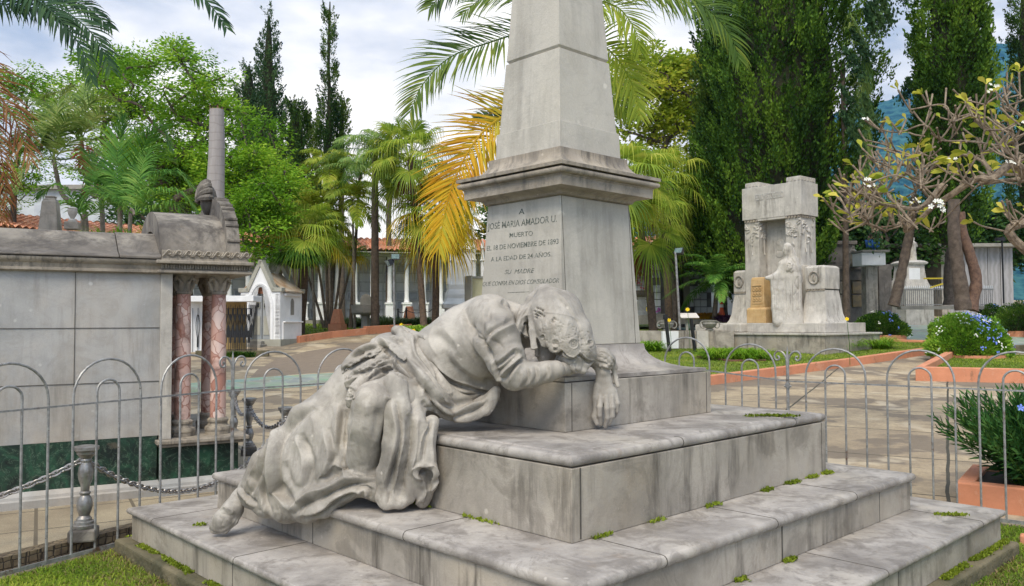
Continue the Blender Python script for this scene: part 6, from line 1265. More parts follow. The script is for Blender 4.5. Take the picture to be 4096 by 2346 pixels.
cypress('massive dark green cypress behind the white tomb', (3120, 1290), 27, [(-380, 3080, 3200), (-150, 2960, 3290), (60, 2890, 3350), (300, 2850, 3395), (520, 2840, 3410), (700, 2840, 3400), (900, 2835, 3350), (1050, 2850, 3290), (1200, 2890, 3250)], 127500, 77, L_cyp3, 0.112, dens=2.2, cz=.7)
cypress('dark narrower cypress pressed against the left of the massive one', (2900, 1290), 29, [(-200, 2880, 2920), (100, 2830, 2930), (500, 2810, 2930), (900, 2825, 2930), (1150, 2850, 2930)], 21000, 78, L_cyp, 0.125, dens=1, per=90)
cypress('open ragged juniper right of the massive cypress, hills showing through', (3610, 1240), 24, [(-200, 3570, 3700), (60, 3540, 3690), (230, 3450, 3690), (330, 3440, 3700), (480, 3430, 3720), (620, 3470, 3720), (760, 3500, 3720), (900, 3480, 3710), (1010, 3480, 3700)], 10000, 79, L_cyp2, .12, core=False, gaps=-.14, name='juniper', per=90, trk=False)
cypress('full dark cypress behind the bare-branched tree', (3830, 1240), 23, [(-250, 3760, 3860), (50, 3710, 3930), (250, 3700, 3935), (400, 3705, 3940), (560, 3700, 3930), (720, 3720, 3900), (900, 3740, 3880), (980, 3760, 3860)], 51000, 80, L_cyp3, 0.099, cz=.75, trk=False)
cypress('cypress cut by the right edge of the picture', (4120, 1290), 26, [(-250, 4090, 4180), (60, 4060, 4200), (300, 4050, 4220), (600, 4040, 4240), (900, 4060, 4220)], 33600, 81, L_cyp, 0.0694)
for label, P, r, Yv in (('mossy leaning tree trunk between the dark tomb and the statue pedestal', [(3575, 1225), (3600, 1120), (3625, 1000), (3650, 880), (3660, 780)], .15, 24), ('thick forked trunk of reddish bark rising from the plumbago bush', [(3855, 1240), (3840, 1130), (3825, 1020), (3815, 920), (3815, 800)], .165, 18.5), ('dark trunk beside the forked one', [(3800, 1220), (3795, 1100), (3805, 980), (3820, 860)], .16, 25), ('pale twin trunks of the tree left of the big cypress', [(2745, 1280), (2740, 1150), (2728, 1000), (2740, 860)], .12, 30), ('dark leaning trunk of the tree behind the columbarium', [(2690, 1285), (2700, 1150), (2670, 1040), (2700, 900)], .2, 31)):
    b_ = W(*P[0], Yv); t = thing('tree', label, 'tree', b_); trunk([W(x, y, Yv) for x, y in P], r, r*.75, bark, t, 14, rough_=.1); 
    if Yv == 18.5: trunk([W(3880, 1240, Yv), W(3905, 1130, Yv), W(3880, 1020, Yv), W(3850, 930, Yv), W(3840, 850, Yv)], r*.8, r*.6, plain('reddish bark', (.20, .12, .08), (.10, .06, .045), .9, 14, .9, .03), t, 12, rough_=.1)
# weeping plant on the right flank of the massive cypress
t = thing('weeping_palm', 'weeping palm fronds hanging along the right flank of the massive cypress', 'palm tree', W(3400, 1290, 25.5))
trunk([W(3385, 1280, 25.5), W(3380, 700, 25.5), W(3370, 250, 25.5)], .1, .07, bark, t)
for i in range(16):
    y0 = 120+i*34; P = [W(3370, y0, 25.5), W(3400+i % 3*12, y0-60, 25.2-.3*(i % 2)), W(3440+(i % 4)*10, y0+10, 25), W(3455+(i % 4)*8, y0+130, 25), W(3452+(i % 3)*8, y0+230, 25)]; frond('frond', P, 34, .42, .03, L_fox, t, 1.2, side=.4, fwd=.6, lift=0, seed=700+i, rr=.01)
# ================================================================ ARCADE with niches (curved gallery)
PCX, PCY, PR = -.5, 20.5, 20.0; PZ = 1.55
def pol(r, deg, z): a = R(deg); return (PCX+r*math.cos(a), PCY+r*math.sin(a), z)
gal = thing('arcade', 'curved white niche gallery with slim white columns and a terracotta tiled roof', 'gallery', pol(PR, 110, PZ))
def ring(mb, r0, r1, z0, z1, a0, a1, st=2.0, zo=None):
    n = max(2, int((a1-a0)/st)); V = []
    for i in range(n+1):
        a = a0+(a1-a0)*i/n; V += [pol(r0, a, z0), pol(r1, a, z0), pol(r1, a, z1 if zo is None else zo), pol(r0, a, z1)]
    return mb.add(V, [(0, 1, 2, 3), tuple(n*4+k for k in (3, 2, 1, 0))]+[(i*4+k, i*4+(k+1) % 4, i*4+4+(k+1) % 4, i*4+4+k) for i in range(n) for k in range(4)])
A0, A1 = 52, 172
ring(MB(), PR-.5, PR+2.6, .3, PZ, A0, A1).build('platform', M['concrete'], gal); ring(MB(), PR+2.0, PR+2.4, PZ, 5.1, A0, A1).build('wall', M['plaster'], gal); ring(MB(), PR-.35, PR+.12, 4.62, 4.80, A0, A1).build('beam', M['plaster_trim'], gal)
tr = NT('weathered clay tiles'); n = tr.noise(3.2, 5, .6); c = tr.mix(tr.ramp(n, [(.35, 0), (.62, 1)]), (.62, .26, .14), (.40, .15, .08)); c = tr.mix(tr.ramp(tr.noise(1.1, 7, .65), [(.52, 0), (.62, .8)]), c, (.10, .06, .045)); c = tr.mix(tr.ramp(tr.noise(9, 2, .5), [(.55, 0), (.65, .6)]), c, (.72, .50, .36)); tr.col(c).rough(.9); M['tile'] = tr.m
def tileroof(r0, z0, r1, z1, a0, a1, pitch=.26, rows=9):
    nw = int(R(a1-a0)*r0/pitch); V = []; ns = nw*6; nt_ = rows*2
    for j in range(nt_+1):
        t = (j//2+(j % 2)*.98)/rows if j < nt_ else 1; r_, z_ = r0+(r1-r0)*t, z0+(z1-z0)*t+(.045 if j % 2 == 0 else 0)
        for i in range(ns+1): ph = i/6; k = abs(math.sin(ph*PI)); V.append(pol(r_, a0+(a1-a0)*i/ns, z_+.085*k+(.012 if (int(ph)*7+j//2*3) % 5 == 0 else 0)))
    return V, [(j*(ns+1)+i, j*(ns+1)+i+1, (j+1)*(ns+1)+i+1, (j+1)*(ns+1)+i) for j in range(nt_) for i in range(ns)]
V, F = tileroof(PR-.75, 4.82, PR+2.0, 5.62, A0, A1); mesh_obj('tile_roof', V, F, M['tile'], gal); ring(MB(), PR-.7, PR+2.0, 4.76, 4.80, A0, A1, 2).build('soffit', M['plaster_trim'], gal); ring(MB(), PR+1.9, PR+4.6, 5.60, 5.66, A0, A1, 2, 4.7).build('back_roof', M['tile'], gal)
c0 = None
for i in range(44):
    a = 82+i*2.38
    if a > 171: break
    p = Vector(pol(PR, a, PZ)); 
    if c0 is None:
        m = MB().lathe([(.14, .85), (.125, .95), (.11, 1.1), (.10, 2.85), (.13, 2.9), (.13, 3.05), (.10, 3.1)], (0, 0, 0), 14); c0 = mesh_obj('column', m.v, m.f, M['plaster'], gal, False, True, sharp=35); m = MB().box((0, 0, .38), (.40, .40, .80)).box((0, 0, .80), (.48, .48, .09)).box((0, 0, .05), (.46, .46, .14)); d0 = mesh_obj('pedestal', m.v, m.f, M['plaster'], c0, False); o = c0
    else:
        o = c0.copy(); COL.objects.link(o); d_ = d0.copy(); COL.objects.link(d_); d_.parent = o
    o.location = p-Vector(gal.location); o.rotation_euler = (0, 0, R(a))
g_ = MB(); 
for k in range(7): z = PZ+.08+k*.46; ring(g_, PR+1.93, PR+2.02, z-.03, z+.03, 82, 150, 3)
for i in range(56):
    a = 82+i*1.6; 
    if a < 166: ring(g_, PR+1.94, PR+2.02, PZ+.05, PZ+2.85, a-.09, a+.09, 1)
g_.build('niche_frame', plain('grey niche frames', (.62, .62, .60), (.50, .50, .48), .8, 5), gal)
pm = [plain('pale plaque', (.55, .56, .56), (.45, .46, .47), .5, 3, 0), plain('grey plaque', (.38, .41, .44), (.44, .46, .48), .5, 3, 0), plain('dark plaque', (.05, .045, .045), (.09, .05, .04), .5, 5, 0), plain('white plaque', (.66, .66, .64), (.58, .58, .56), .5, 3, 0)]
rg_ = random.Random(5); plq = 0
for i in range(44):
    for k in range(6):
        if plq < 98 and rg_.random() < .46:
            a = 82+i*1.6+.8; z = PZ+.08+k*.46+.23; q_ = Vector(pol(PR+1.95, a, z)); o = MB().box(q_, (.06, rg_.uniform(.30, .42), rg_.uniform(.28, .36)), R(a)).build('plaque', pm[rg_.choice([0, 0, 1, 3, 3, 3, 3, 1, 2] if k > 0 else [1, 2, 0, 3])], gal); plq += 1
# ---- pale building far behind on the left
bb = thing('building', 'pale grey building half seen through the leaves above the mausoleum', 'building', W(300, 1200, 58)); bx = bb.location
MB().box((bx.x, 60, 6.5), (22, 4, 9)).build('wall', plain('pale render', (.50, .53, .54), (.40, .43, .44), .8, .6), bb); MB().box((bx.x, 60, 11.1), (22.6, 4.8, .3)).build('roof', M['concrete'], bb)
for i in range(9):
    for k in range(3): MB().box((bx.x-9.6+i*2.4, 57.98, 4+k*2.6), (1.1, .1, 1.3)).build('window', pm[1], bb)
# ---- tombs peeping over the mausoleum
p = W(200, 1000, 10.8); t = thing('obelisk_tomb', 'short grey marble obelisk pillar rising behind the mausoleum roof', 'tomb', (p.x, p.y, 0)); Yt = 10.8
zt = lambda py, Y: EYE+(1288.5-py)/FPX*Y
m = MB().lathe([(.30, .1), (.30, zt(930, Yt)), (.165, zt(925, Yt)), (.118, zt(800, Yt)), (.105, zt(797, Yt)), (.10, zt(790, Yt)), (.07, zt(786, Yt)), (.085, zt(780, Yt)), (.08, zt(777, Yt))], (p.x, p.y, 0), 4, ang=PI/4+.25); m.build('shaft', M['marble'], t)
p = W(288, 1000, 10.8); t = thing('urn_tomb', 'small stone urn on a scrolled block rising behind the mausoleum roof', 'tomb', (p.x, p.y, 0)); m = MB().box((p.x, p.y, 1.35), (.2, .2, 2.5), .3).box((p.x, p.y, zt(897, Yt)), (.17, .17, .1), .3); m.build('block', M['marble'], t, bevel=.01)
MB().lathe([(.07, zt(893, Yt)), (.05, zt(884, Yt)), (.055, zt(876, Yt)), (.025, zt(868, Yt)), (.025, zt(865, Yt)), (.05, zt(852, Yt)), (.06, zt(838, Yt)), (.055, zt(830, Yt)), (.062, zt(828, Yt)), (.04, zt(822, Yt)), (.0, zt(819, Yt))], (p.x, p.y, 0), 16).build('urn', M['white_marble'], t, smooth=True)
# ---- gated tomb with the black ornamental railing
gp = GP(900, 1415); GY = 21.5; gt_ = thing('gated_tomb', 'low gold-walled tomb under a flat white canopy behind a black wrought iron railing', 'tomb', W(900, 1400, GY)); zb = zt(1405, GY)
X_ = lambda px, Y=GY: (px-2048)/FPX*Y
MB().box(((X_(740)+X_(1030))/2, GY+.0, zt(1193, GY)), (X_(1030)-X_(740), .7, .15)).build('canopy', M['plaster'], gt_, bevel=.01)
MB().box(((X_(740)+X_(970))/2, GY+.3, (zb+zt(1200, GY))/2), (X_(970)-X_(740), .12, zt(1200, GY)-zb)).build('back_wall', plain('ochre wall', (.52, .36, .15), (.40, .27, .11), .8, 3), gt_); MB().box((X_(790), GY+.2, (zb+zt(1200, GY))/2), (.7, .08, zt(1200, GY)-zb)).build('side_wall', M['plaster'], gt_)
MB().box((X_(930), GY+.02, zb-.1), (1.9, .12, .28)).build('sill', M['foundation'], gt_)
for i in range(12):
    px = 905+i*9; x = X_(px); hi_ = (i % 2)*.14; m = MB().tube([(x, GY, zb), (x, GY, zt(1215+(i % 2)*8, GY))], .008, 5)
    z1 = zt(1270, GY)+hi_; z0 = zt(1365, GY)+hi_; m.box((x, GY-.01, z0+.14), (.055, .02, .32)).box((x, GY-.01, z1+.03), (.045, .02, .16)).tube([(x-.02, GY-.01, z0+.29), (x-.036, GY-.01, (z0+z1)/2+.13), (x-.017, GY-.01, z1-.03)], .009, 5).tube([(x+.02, GY-.01, z0+.29), (x+.036, GY-.01, (z0+z1)/2+.13), (x+.017, GY-.01, z1-.03)], .009, 5); m.build('ornate_bar', M['black'], gt_)
for i in range(8): y_ = GY+.1+i*.06; x = X_(1000+i*4, y_); MB().tube([(x, y_, zb), (x, y_, zt(1215, GY))], .01, 5).build('bar', M['black'], gt_)
for z in (zt(1232, GY), zb+.06): MB().tube([(X_(900), GY, z), (X_(1010), GY, z)], .01, 4).build('rail', M['black'], gt_)
m = MB(); x = X_(785)
for dx in (-.14, 0, .14): m.tube([(x+dx, GY+.12, zb), (x+dx, GY+.12, zt(1228, GY))], .008, 5)
for s_ in (-1, 1): m.tube([(x+s_*.015, GY+.12, zt(1255, GY)), (x+s_*.05, GY+.12, zt(1285, GY)), (x+s_*.05, GY+.12, zt(1310, GY)), (x+s_*.015, GY+.12, zt(1350, GY)), (x+s_*.015, GY+.12, zt(1385, GY))], .009, 5)
m.build('grille', M['black'], gt_); clump('low green plants along the foot of the black railing', (960, 1412), 21.3, 260, 60, .22, .03, LG, 88, 'ground_plants', squash=.15, z=zb-.12)
# ---- basin, floodlights
p = GP(1463, 1328); t = thing('stone_basin', 'round-cornered grey stone basin on a foot with a small arched plaque', 'basin', p); m = MB(); loc(MB().lathe([(.30, 0), (.30, .08), (.17, .14), (.15, .55), (.2, .62)], n=8, ang=.4), 'foot', M['concrete'], t); loc(MB().lathe([(.45, .60), (.52, .66), (.54, .9), (.56, .93), (.48, .93), (.46, .75), (.0, .74)], n=6, ang=.5), 'bowl', M['concrete'], t, bevel=.02); loc(MB().prism([(-.2, .9), (-.2, 1.15), (-.13, 1.28), (0, 1.33), (.13, 1.28), (.2, 1.15), (.2, .9)], .08), 'plaque', M['concrete'], t, bevel=.01)
glass = plain('lamp glass', (.08, .13, .12), (.16, .22, .2), .15, 20, 0)
def floodlight(label, foot, top, Y, heads, r=.025):
    a, b = W(*foot, Y), W(*top, Y); t = thing('floodlight', label, 'floodlight', a); MB().tube([a, a.lerp(b, .5), b], r, 8).build('pole', M['silver'], t, smooth=True)
    for dx, dz, rz, tl, s in heads:
        Mx = Matrix.Translation(b+Vector((dx, 0, dz))) @ Matrix.Rotation(rz, 4, 'Z') @ Matrix.Rotation(tl, 4, 'X'); h = MB().rings([[(-s, -.04, -s*.7), (s, -.04, -s*.7), (s, -.04, s*.7), (-s, -.04, s*.7)], [(-s*.6, .1, -s*.4), (s*.6, .1, -s*.4), (s*.6, .1, s*.4), (-s*.6, .1, s*.4)]], True, Mx).build('lamp_head', M['black'], t); MB().box((0, -.045, 0), (s*1.7, .008, s*1.1), M=Mx).build('lens', glass, h)
floodlight('floodlight pole with two lamp heads standing before the niche gallery', (1578, 1330), (1574, 1040), 19, [(.04, .06, .2, -.3, .10), (-.1, -.06, -1.1, .5, .12)], .022)
floodlight('floodlight on a thin leaning white pole before the columbarium', (2720, 1320), (2702, 1010), 20, [(.09, .02, -.8, -.5, .12)], .028)
# ---- white monument with pinnacles between the palms and the obelisk
YM = 30; p = W(1850, 1290, YM); t = thing('white_monument', 'tall white marble monument with stacked mouldings and small pinnacles, cut off by the obelisk', 'monument', (p.x, p.y, 1.2)); zm = lambda py: zt(py, YM)
MB().sqlathe([(.62, 1.0), (.62, zm(1235)), (.72, zm(1233)), (.74, zm(1218)), (.66, zm(1208)), (.60, zm(1195)), (.60, zm(1180)), (.56, zm(1165)), (.54, zm(1160)), (.54, zm(1140))], (p.x, p.y, 0), R(8)).build('pedestal', M['plaster'], t)
MB().sqlathe([(.45, zm(1140)), (.42, zm(1010)), (.46, zm(1008)), (.5, zm(1000)), (.3, zm(985)), (.28, zm(960)), (.05, zm(900))], (p.x, p.y, 0), R(8)).build('shaft', M['plaster'], t)
for dx, dy in ((-.42, -.4), (.75, -.3), (1.0, .0), (.45, -.5)):
    MB().lathe([(.13, zm(1140)), (.13, zm(1120)), (.07, zm(1110)), (.07, zm(1050)), (.11, zm(1045)), (.06, zm(1038)), (.05, zm(1000)), (.09, zm(996)), (.05, zm(988)), (.05, zm(975)), (0, zm(962))], (p.x+dx, p.y+dy, 0), 10).build('pinnacle', M['plaster'], t, smooth=True)
p = W(1915, 1180, 27); t = thing('niche_box', 'cream painted box wall with an open grey door beside the white monument', 'tomb', (p.x, p.y, 1.3)); MB().box((p.x+.15, p.y+.5, (zt(1112, 27)+1.2)/2), (.75, 1, zt(1112, 27)-1.2)).build('wall', plain('cream paint', (.66, .62, .38), (.58, .54, .33), .8, 3), t); MB().box((p.x+.15, p.y+.5, zt(1110, 27)), (.85, 1.1, .07)).build('lid', M['plaster_trim'], t); MB().box((p.x-.33, p.y-.15, (zt(1105, 27)+1.4)/2), (.05, .5, zt(1105, 27)-1.4), .5).build('door', M['plaster_trim'], t)
MB_ = MB()
def rail_posts(label, pts, Y, h, cat='chain fence', sag=.1):
    t = thing('chain_fence', label, cat, W(*pts[0], Y)); P = [W(x, y, Y) for x, y in pts]
    for p in P: MB().lathe([(.05, 0), (.035, .05), (.03, h*.8), (.05, h*.85), (.0, h)], tuple(p), 8).build('post', M['black'], t, smooth=True)
    for a, b in zip(P[:-1], P[1:]): MB().tube([a.lerp(b, s)+Vector((0, 0, h*.75-sag*4*s*(1-s))) for s in np.linspace(0, 1, 9)], .014, 5).build('chain', M['black'], t)
rail_posts('black posts with slack chains in front of the niche gallery', [(1592, 1275), (1625, 1272), (1701, 1276), (1733, 1262)], 31, .40)
# ================================================================ COLUMBARIUM on the right
YC = 29.0; cb = thing('columbarium', 'grey columbarium with mossy flat roof, marble plaques and artificial flowers', 'columbarium', W(2640, 1280, YC)); zc = lambda py: zt(py, YC); xc = lambda px: (px-2048)/FPX*YC
stone = plain('dirty stone', (.20, .185, .165), (.12, .11, .10), .85, 3); mossr = plain('mossy roof', (.20, .19, .05), (.13, .11, .05), .95, 4)
def cbox(px0, px1, py0, py1, y0, y1, nm, mat, **k): return MB().box(((xc(px0)+xc(px1))/2, YC+(y0+y1)/2, (zc(py0)+zc(py1))/2), (xc(px1)-xc(px0), y1-y0, zc(py0)-zc(py1))).build(nm, mat, cb, **k)
cbox(2480, 2665, 1045, 1285, .25, 1.6, 'wall', stone); cbox(2665, 2698, 1045, 1290, -.3, .8, 'pillar', M['concrete']); cbox(2480, 2724, 1030, 1046, -.8, 1.8, 'roof', mossr, bevel=.02); cbox(2744, 2770, 1050, 1280, .4, 1.0, 'pillar', M['concrete']); cbox(2690, 2870, 1055, 1280, .9, 2.0, 'wall', stone); cbox(2716, 2880, 1030, 1050, .0, 2.4, 'roof', mossr, bevel=.02); cbox(2480, 2880, 1258, 1300, -.2, 1.2, 'base', M['concrete'])
fl = {0: rf_, 1: yf, 2: wf, 3: plain('purple petals', (.25, .06, .25), (.4, .1, .3), .5, 20, 0)}
for X0_, nx, y_ in ((2542, 4, .22), (2772, 4, .88)):
    for i in range(nx):
        for k in range(7):
            px, py = X0_+13+i*26.5, 1070+k*29
            if py > 1250 or rg_.random() < .1: continue
            o = cbox(px-12, px+12, py-13, py+13, y_-.03, y_+.02, 'plaque', pm[rg_.choice([0, 3, 1, 3])])
            if rg_.random() < .3:
                m = MB(); q_ = Vector((xc(px), YC+y_-.1, zc(py)))
                for _ in range(9): petals(m, q_+Vector((rg_.gauss(0, .06), rg_.uniform(-.05, 0), rg_.gauss(0, .05))), .05)
                m.build('flowers', fl[rg_.choice([0, 0, 1, 2, 3])], o)
p = W(2567, 1262, 25); t = thing('urn_pedestal', 'white stone pedestal with a dark bowl in front of the columbarium', 'pedestal', p); MB().lathe([(.17, 0), (.17, .1), (.13, .14), (.14, .4), (.11, .48), (.14, .55)], tuple(p), 8).build('foot', M['white_marble'], t); MB().lathe([(.14, .55), (.24, .62), (.27, .72), (.29, .75), (.2, .75)], tuple(p), 16).build('bowl', M['dark_tomb'], t)
# ---- low wall with two stone urns
YU = 21.6; zu = lambda py: zt(py, YU); xu = lambda px: (px-2048)/FPX*YU
t = thing('low_wall', 'low grey stone wall running left from the white tomb', 'wall', W(2650, 1395, YU)); MB().box(((xu(2540)+xu(2935))/2, YU+.2, (zu(1326)+.3)/2), (xu(2935)-xu(2540), .35, zu(1326)-.3)).build('wall', M['marble'], t); MB().box((xu(2676), YU-.06, zu(1362)), (.42, .2, .45)).build('panel', M['plaster'], t); MB().box((xu(2806), YU-.0, zu(1362)), (.3, .2, .47)).build('panel', M['white_marble'], t)
for px, lb in ((2668, 'carved stone urn on the low wall behind the left black post'), (2840, 'carved stone urn with a ring handle on the low wall next to the white tomb')):
    c = Vector((xu(px), YU+.1, zu(1326))); t = thing('stone_urn', lb, 'urn', c, group='stone urns on the low wall'); loc(MB().lathe([(.10, 0), (.11, .03), (.07, .05), (.16, .10), (.20, .18), (.19, .22), (.21, .24), (.21, .27), (.17, .27), (.15, .2)], n=20), 'bowl', M['concrete'], t, smooth=True)
    for s_ in (-1, 1): loc(MB().tube([(s_*.19+.07*math.cos(a)*s_, -.05, .15+.085*math.sin(a)) for a in np.linspace(0, 6.28, 13)], .018, 6), 'handle', M['concrete'], t, smooth=True)
for a, b, lb in (((2661, 1262), (2680, 1424), 'leaning black metal post, left one of the pair on the lawn'), ((2762, 1256), (2782, 1424), 'leaning black metal post, right one of the pair beside the info sign')):
    g0 = GP(*b); tpt = W(a[0], a[1], g0.y); t = thing('black_post', lb, 'post', g0, group='leaning black posts'); MB().tube([g0, g0.lerp(tpt, .9), tpt], .045, 10).tube([tpt-Vector((0, 0, .1)), tpt+Vector((0, 0, .02))], .062, 10).build('post', M['black'], t, smooth=True)
p = W(2743, 1322, 20); t = thing('info_sign', 'slanted pale information board on a post behind the right black post', 'sign', p); q_ = W(2755, 1266, 20); MB().box(q_, (.44, .02, .02)).box((p.x+.03, p.y, (p.z+q_.z)/2), (.06, .05, q_.z-p.z)).build('post', M['concrete'], t); MB().rings([[tuple(q_+Vector((x, y, z+.02*e_))) for x, y, z in ((-.22, -.16, -.045), (.22, -.16, -.045), (.22, .16, .06), (-.22, .16, .06))] for e_ in (0, 1)]).build('board', plain('sign board', (.62, .56, .50), (.55, .5, .45), .5, 5, 0), t)
p = W(2887, 1272, 27); t = thing('traffic_cone', 'slim orange and white striped warning cone by the purple plants', 'cone', p); MB().lathe([(.19, 0), (.19, .03), (.12, .06), (.06, .3), (.045, .75), (.03, .78)], tuple(p), 14).build('body', plain('orange plastic', (.62, .10, .03), (.5, .08, .03), .5, 9, 0), t); MB().lathe([(.064, .34), (.06, .44)], tuple(p), 14).build('stripe', M['plaster'], t); MB().lathe([(.056, .54), (.052, .62)], tuple(p), 14).build('stripe', M['plaster'], t)
# ================================================================ WHITE TOMB of the right-hand lawn
O_ = Vector((6.47, 22.89, .55)); wt = thing('white_tomb', 'large white marble tomb with a heavy lintel on two piers and flaring wings', 'tomb', O_, R(-50)); z_ = lambda z: z-.55; WM = M['white_marble']
def wb(x0, x1, y0, y1, z0, z1, nm='block', mat=WM, bv=.01): return loc(MB().box(((x0+x1)/2, (y0+y1)/2, (z_(z0)+z_(z1))/2), (x1-x0, y1-y0, z1-z0)), nm, mat, wt, bevel=bv)
wb(0, 1.81, 0, .86, 4.24, 5.13, 'lintel'); wb(.05, .50, .04, .80, 1.3, 4.24, 'pier'); wb(1.32, 1.76, .04, .80, 1.3, 4.24, 'pier'); wb(.50, 1.32, .42, .78, 1.3, 4.25, 'back_panel'); wb(.62, 1.22, .39, .44, 2.7, 4.0, 'portrait_panel')
wb(.44, 1.38, .01, .3, 4.18, 4.26, 'architrave')
loc(MB().ellipsoid((.95, .39, z_(3.5)), (.13, .018, .18)).ellipsoid((.91, .385, z_(3.56)), (.08, .02, .10)).ellipsoid((.92, .388, z_(3.26)), (.14, .016, .10)), 'portrait_relief', WM, wt, smooth=True)
for x in (.0, 1.28):
    b_ = wb(x+.08, x+.50, .05, .80, 5.13, 5.28, 'crown_block')
    m = MB(); 
    for k in range(4): m.box((x+.12+k*.11, .04, z_(5.21)), (.05, .03, .08)); 
    for k in range(5): m.box((x+.51, .12+k*.14, z_(5.21)), (.03, .06, .08))
    loc(m, 'meander', WM, wt)
for x0_, x1_ in ((.05, .50), (1.32, 1.76)):
    m = MB()
    for k in range(5): m.box((x0_+.05+k*.09, .02, z_(4.20)), (.055, .05, .05))
    for k in range(8): m.box((x1_+.01, .08+k*.09, z_(4.20)), (.05, .055, .05))
    loc(m, 'dentil', M['marble_cornice'], wt); rr2 = random.Random(int(x0_*99)); m = MB()
    for fx in (0, 1):
        for k in range(26):
            s_ = rr2.uniform(-.21, .21); zt_ = 4.12-abs(rr2.gauss(0, .2))-(.16-abs(s_))*1.2; q_ = ((x0_+x1_)/2+s_, .03, z_(zt_)) if fx == 0 else (x1_+.01, .40+s_*1.4, z_(zt_)); a = rr2.uniform(0, 3.1); dx = math.cos(a)*.06; dz = math.sin(a)*.06
            m.tube([(q_[0]-dx*(fx == 0), q_[1]-dx*(fx == 1), q_[2]-dz), q_, (q_[0]+dx*(fx == 0), q_[1]+dx*(fx == 1), q_[2]+dz)], [.012, .028, .010], 5)
        for k in ((0,) if fx == 0 else (-.12, .16)):
            q_ = ((x0_+x1_)/2+k, .03, z_(3.75)) if fx == 0 else (x1_+.01, .40+k, z_(3.75)); m.tube([q_, (q_[0], q_[1], z_(3.38)), (q_[0]+.02, q_[1], z_(3.26))], [.022, .012, .02], 5)
    loc(m, 'leaf_relief', WM, wt, smooth=True)
def flare(x0, x1, y0, y1, sgn):      # wing block on a flaring foot
    cx, cy = (x0+x1)/2, (y0+y1)/2; hx, hy = (x1-x0)/2, (y1-y0)/2; F_ = Matrix.Translation((cx, cy, 0))
    loc(MB().rectlathe([(-.02, z_(1.36)), (.16, z_(1.36)), (.10, z_(1.45)), (.05, z_(1.62)), (.02, z_(1.9)), (-.02, z_(2.22)), (-.05, z_(2.22))], F_, hx, hy), 'wing_foot', WM, wt, smooth=True)
    b_ = loc(MB().rectlathe([(.0, z_(2.25)), (.0, z_(2.80)), (-.03, z_(2.84)), (-.06, z_(2.86))], F_, hx, hy), 'wing_block', WM, wt, bevel=.008)
    m = MB(); 
    for k in range(7): m.box((x0+.04+k*(x1-x0-.08)/6, y0+.01, z_(2.225)), (.05, .04, .04))
    loc(m, 'dentil', M['marble_cornice'], wt)
    m = MB().tube([(cx-.02+.13*math.cos(a), y0-.012, z_(2.54)+.155*math.sin(a)) for a in np.linspace(0, 6.28, 17)], .028, 6).ellipsoid((cx-.02, y0-.0, z_(2.52)), (.05, .03, .09)).ellipsoid((cx-.02, y0-.01, z_(2.6)), (.028, .028, .035)); loc(m, 'wreath', M['marble'], wt, smooth=True)
flare(1.95, 2.50, -.10, .65, 1); flare(-.38, .02, .10, .80, -1)
wb(1.76, 1.95, .1, .6, 1.3, 2.9, 'link'); wb(-.9, 2.85, -.75, 1.3, 1.13, 1.375, 'step', bv=.015); wb(.05, .62, -1.05, -.7, 1.13, 1.36, 'step_block', bv=.03); wb(-.95, -.4, -.95, -.6, 1.13, 1.34, 'step_block', bv=.03); wb(-1.6, 3.1, -1.2, 1.7, 1.07, 1.125, 'platform_edge', bv=.01); wb(-1.55, 3.05, -1.15, 1.65, .2, 1.07, 'platform', M['marble'])
gp_ = thing('golden_pedestal', 'golden veined marble pedestal with carved panel in front of the white tomb', 'pedestal', wt.matrix_basis @ Vector((.87, -.45, z_(1.375))), R(-50))
loc(MB().rectlathe([(.02, 0), (.02, .36), (.0, .40), (-.05, .42)], Matrix(), .27, .24), 'foot', M['gold_marble'], gp_, bevel=.01); loc(MB().rectlathe([(0, .42), (-.02, 1.15), (-.03, 1.2), (-.05, 1.22)], Matrix(), .215, .2), 'shaft', M['gold_marble'], gp_, bevel=.01)
m = MB(); 
for k in range(9): m.tube([(-.09+.09*(k % 3)+.03*math.cos(a), -.205, .62+.14*(k//3)+.04*math.sin(a)) for a in np.linspace(0, 6.28, 8)], .013, 5)
for a_, b_ in (((-.15, .52), (.15, .52)), ((.15, .52), (.15, 1.0)), ((.15, 1.0), (-.15, 1.0)), ((-.15, 1.0), (-.15, .52))): m.tube([(a_[0], -.205, a_[1]), (b_[0], -.205, b_[1])], .012, 4)
loc(m, 'carved_panel', M['gold_marble'], gp_, smooth=True)
def wall_text(txt, x0, x1, z0, zh, par, mat):
    V, F = text_mesh(txt, 0, bold=.012); wd = V[:, 0].max()-V[:, 0].min(); s = (x1-x0)/wd; V[:, 0] = (V[:, 0]-V[:, 0].min())*s+x0; P = [(q_[0], -.014 if q_[2] > 0 else .004, z0+q_[1]/.7*zh) for q_ in V]; return mesh_obj('inscription', P, F, mat, par, world=False)
lt = plain('carved letters', (.40, .385, .35), (.46, .44, .4), .8, 20, 0); wall_text('PEDRO·JVSTO·BERRIO', .42, 1.30, z_(4.76), .17, wt, lt)
ws = thing('veiled_woman_statue', 'white marble statue of a standing veiled woman resting her arm on the golden pedestal', 'statue', W(3160, 1293, 21.2))
Sw = Sculpt((6.2, 20.7, 1.2), (8.0, 22.0, 3.7), .016); WY = 21.25
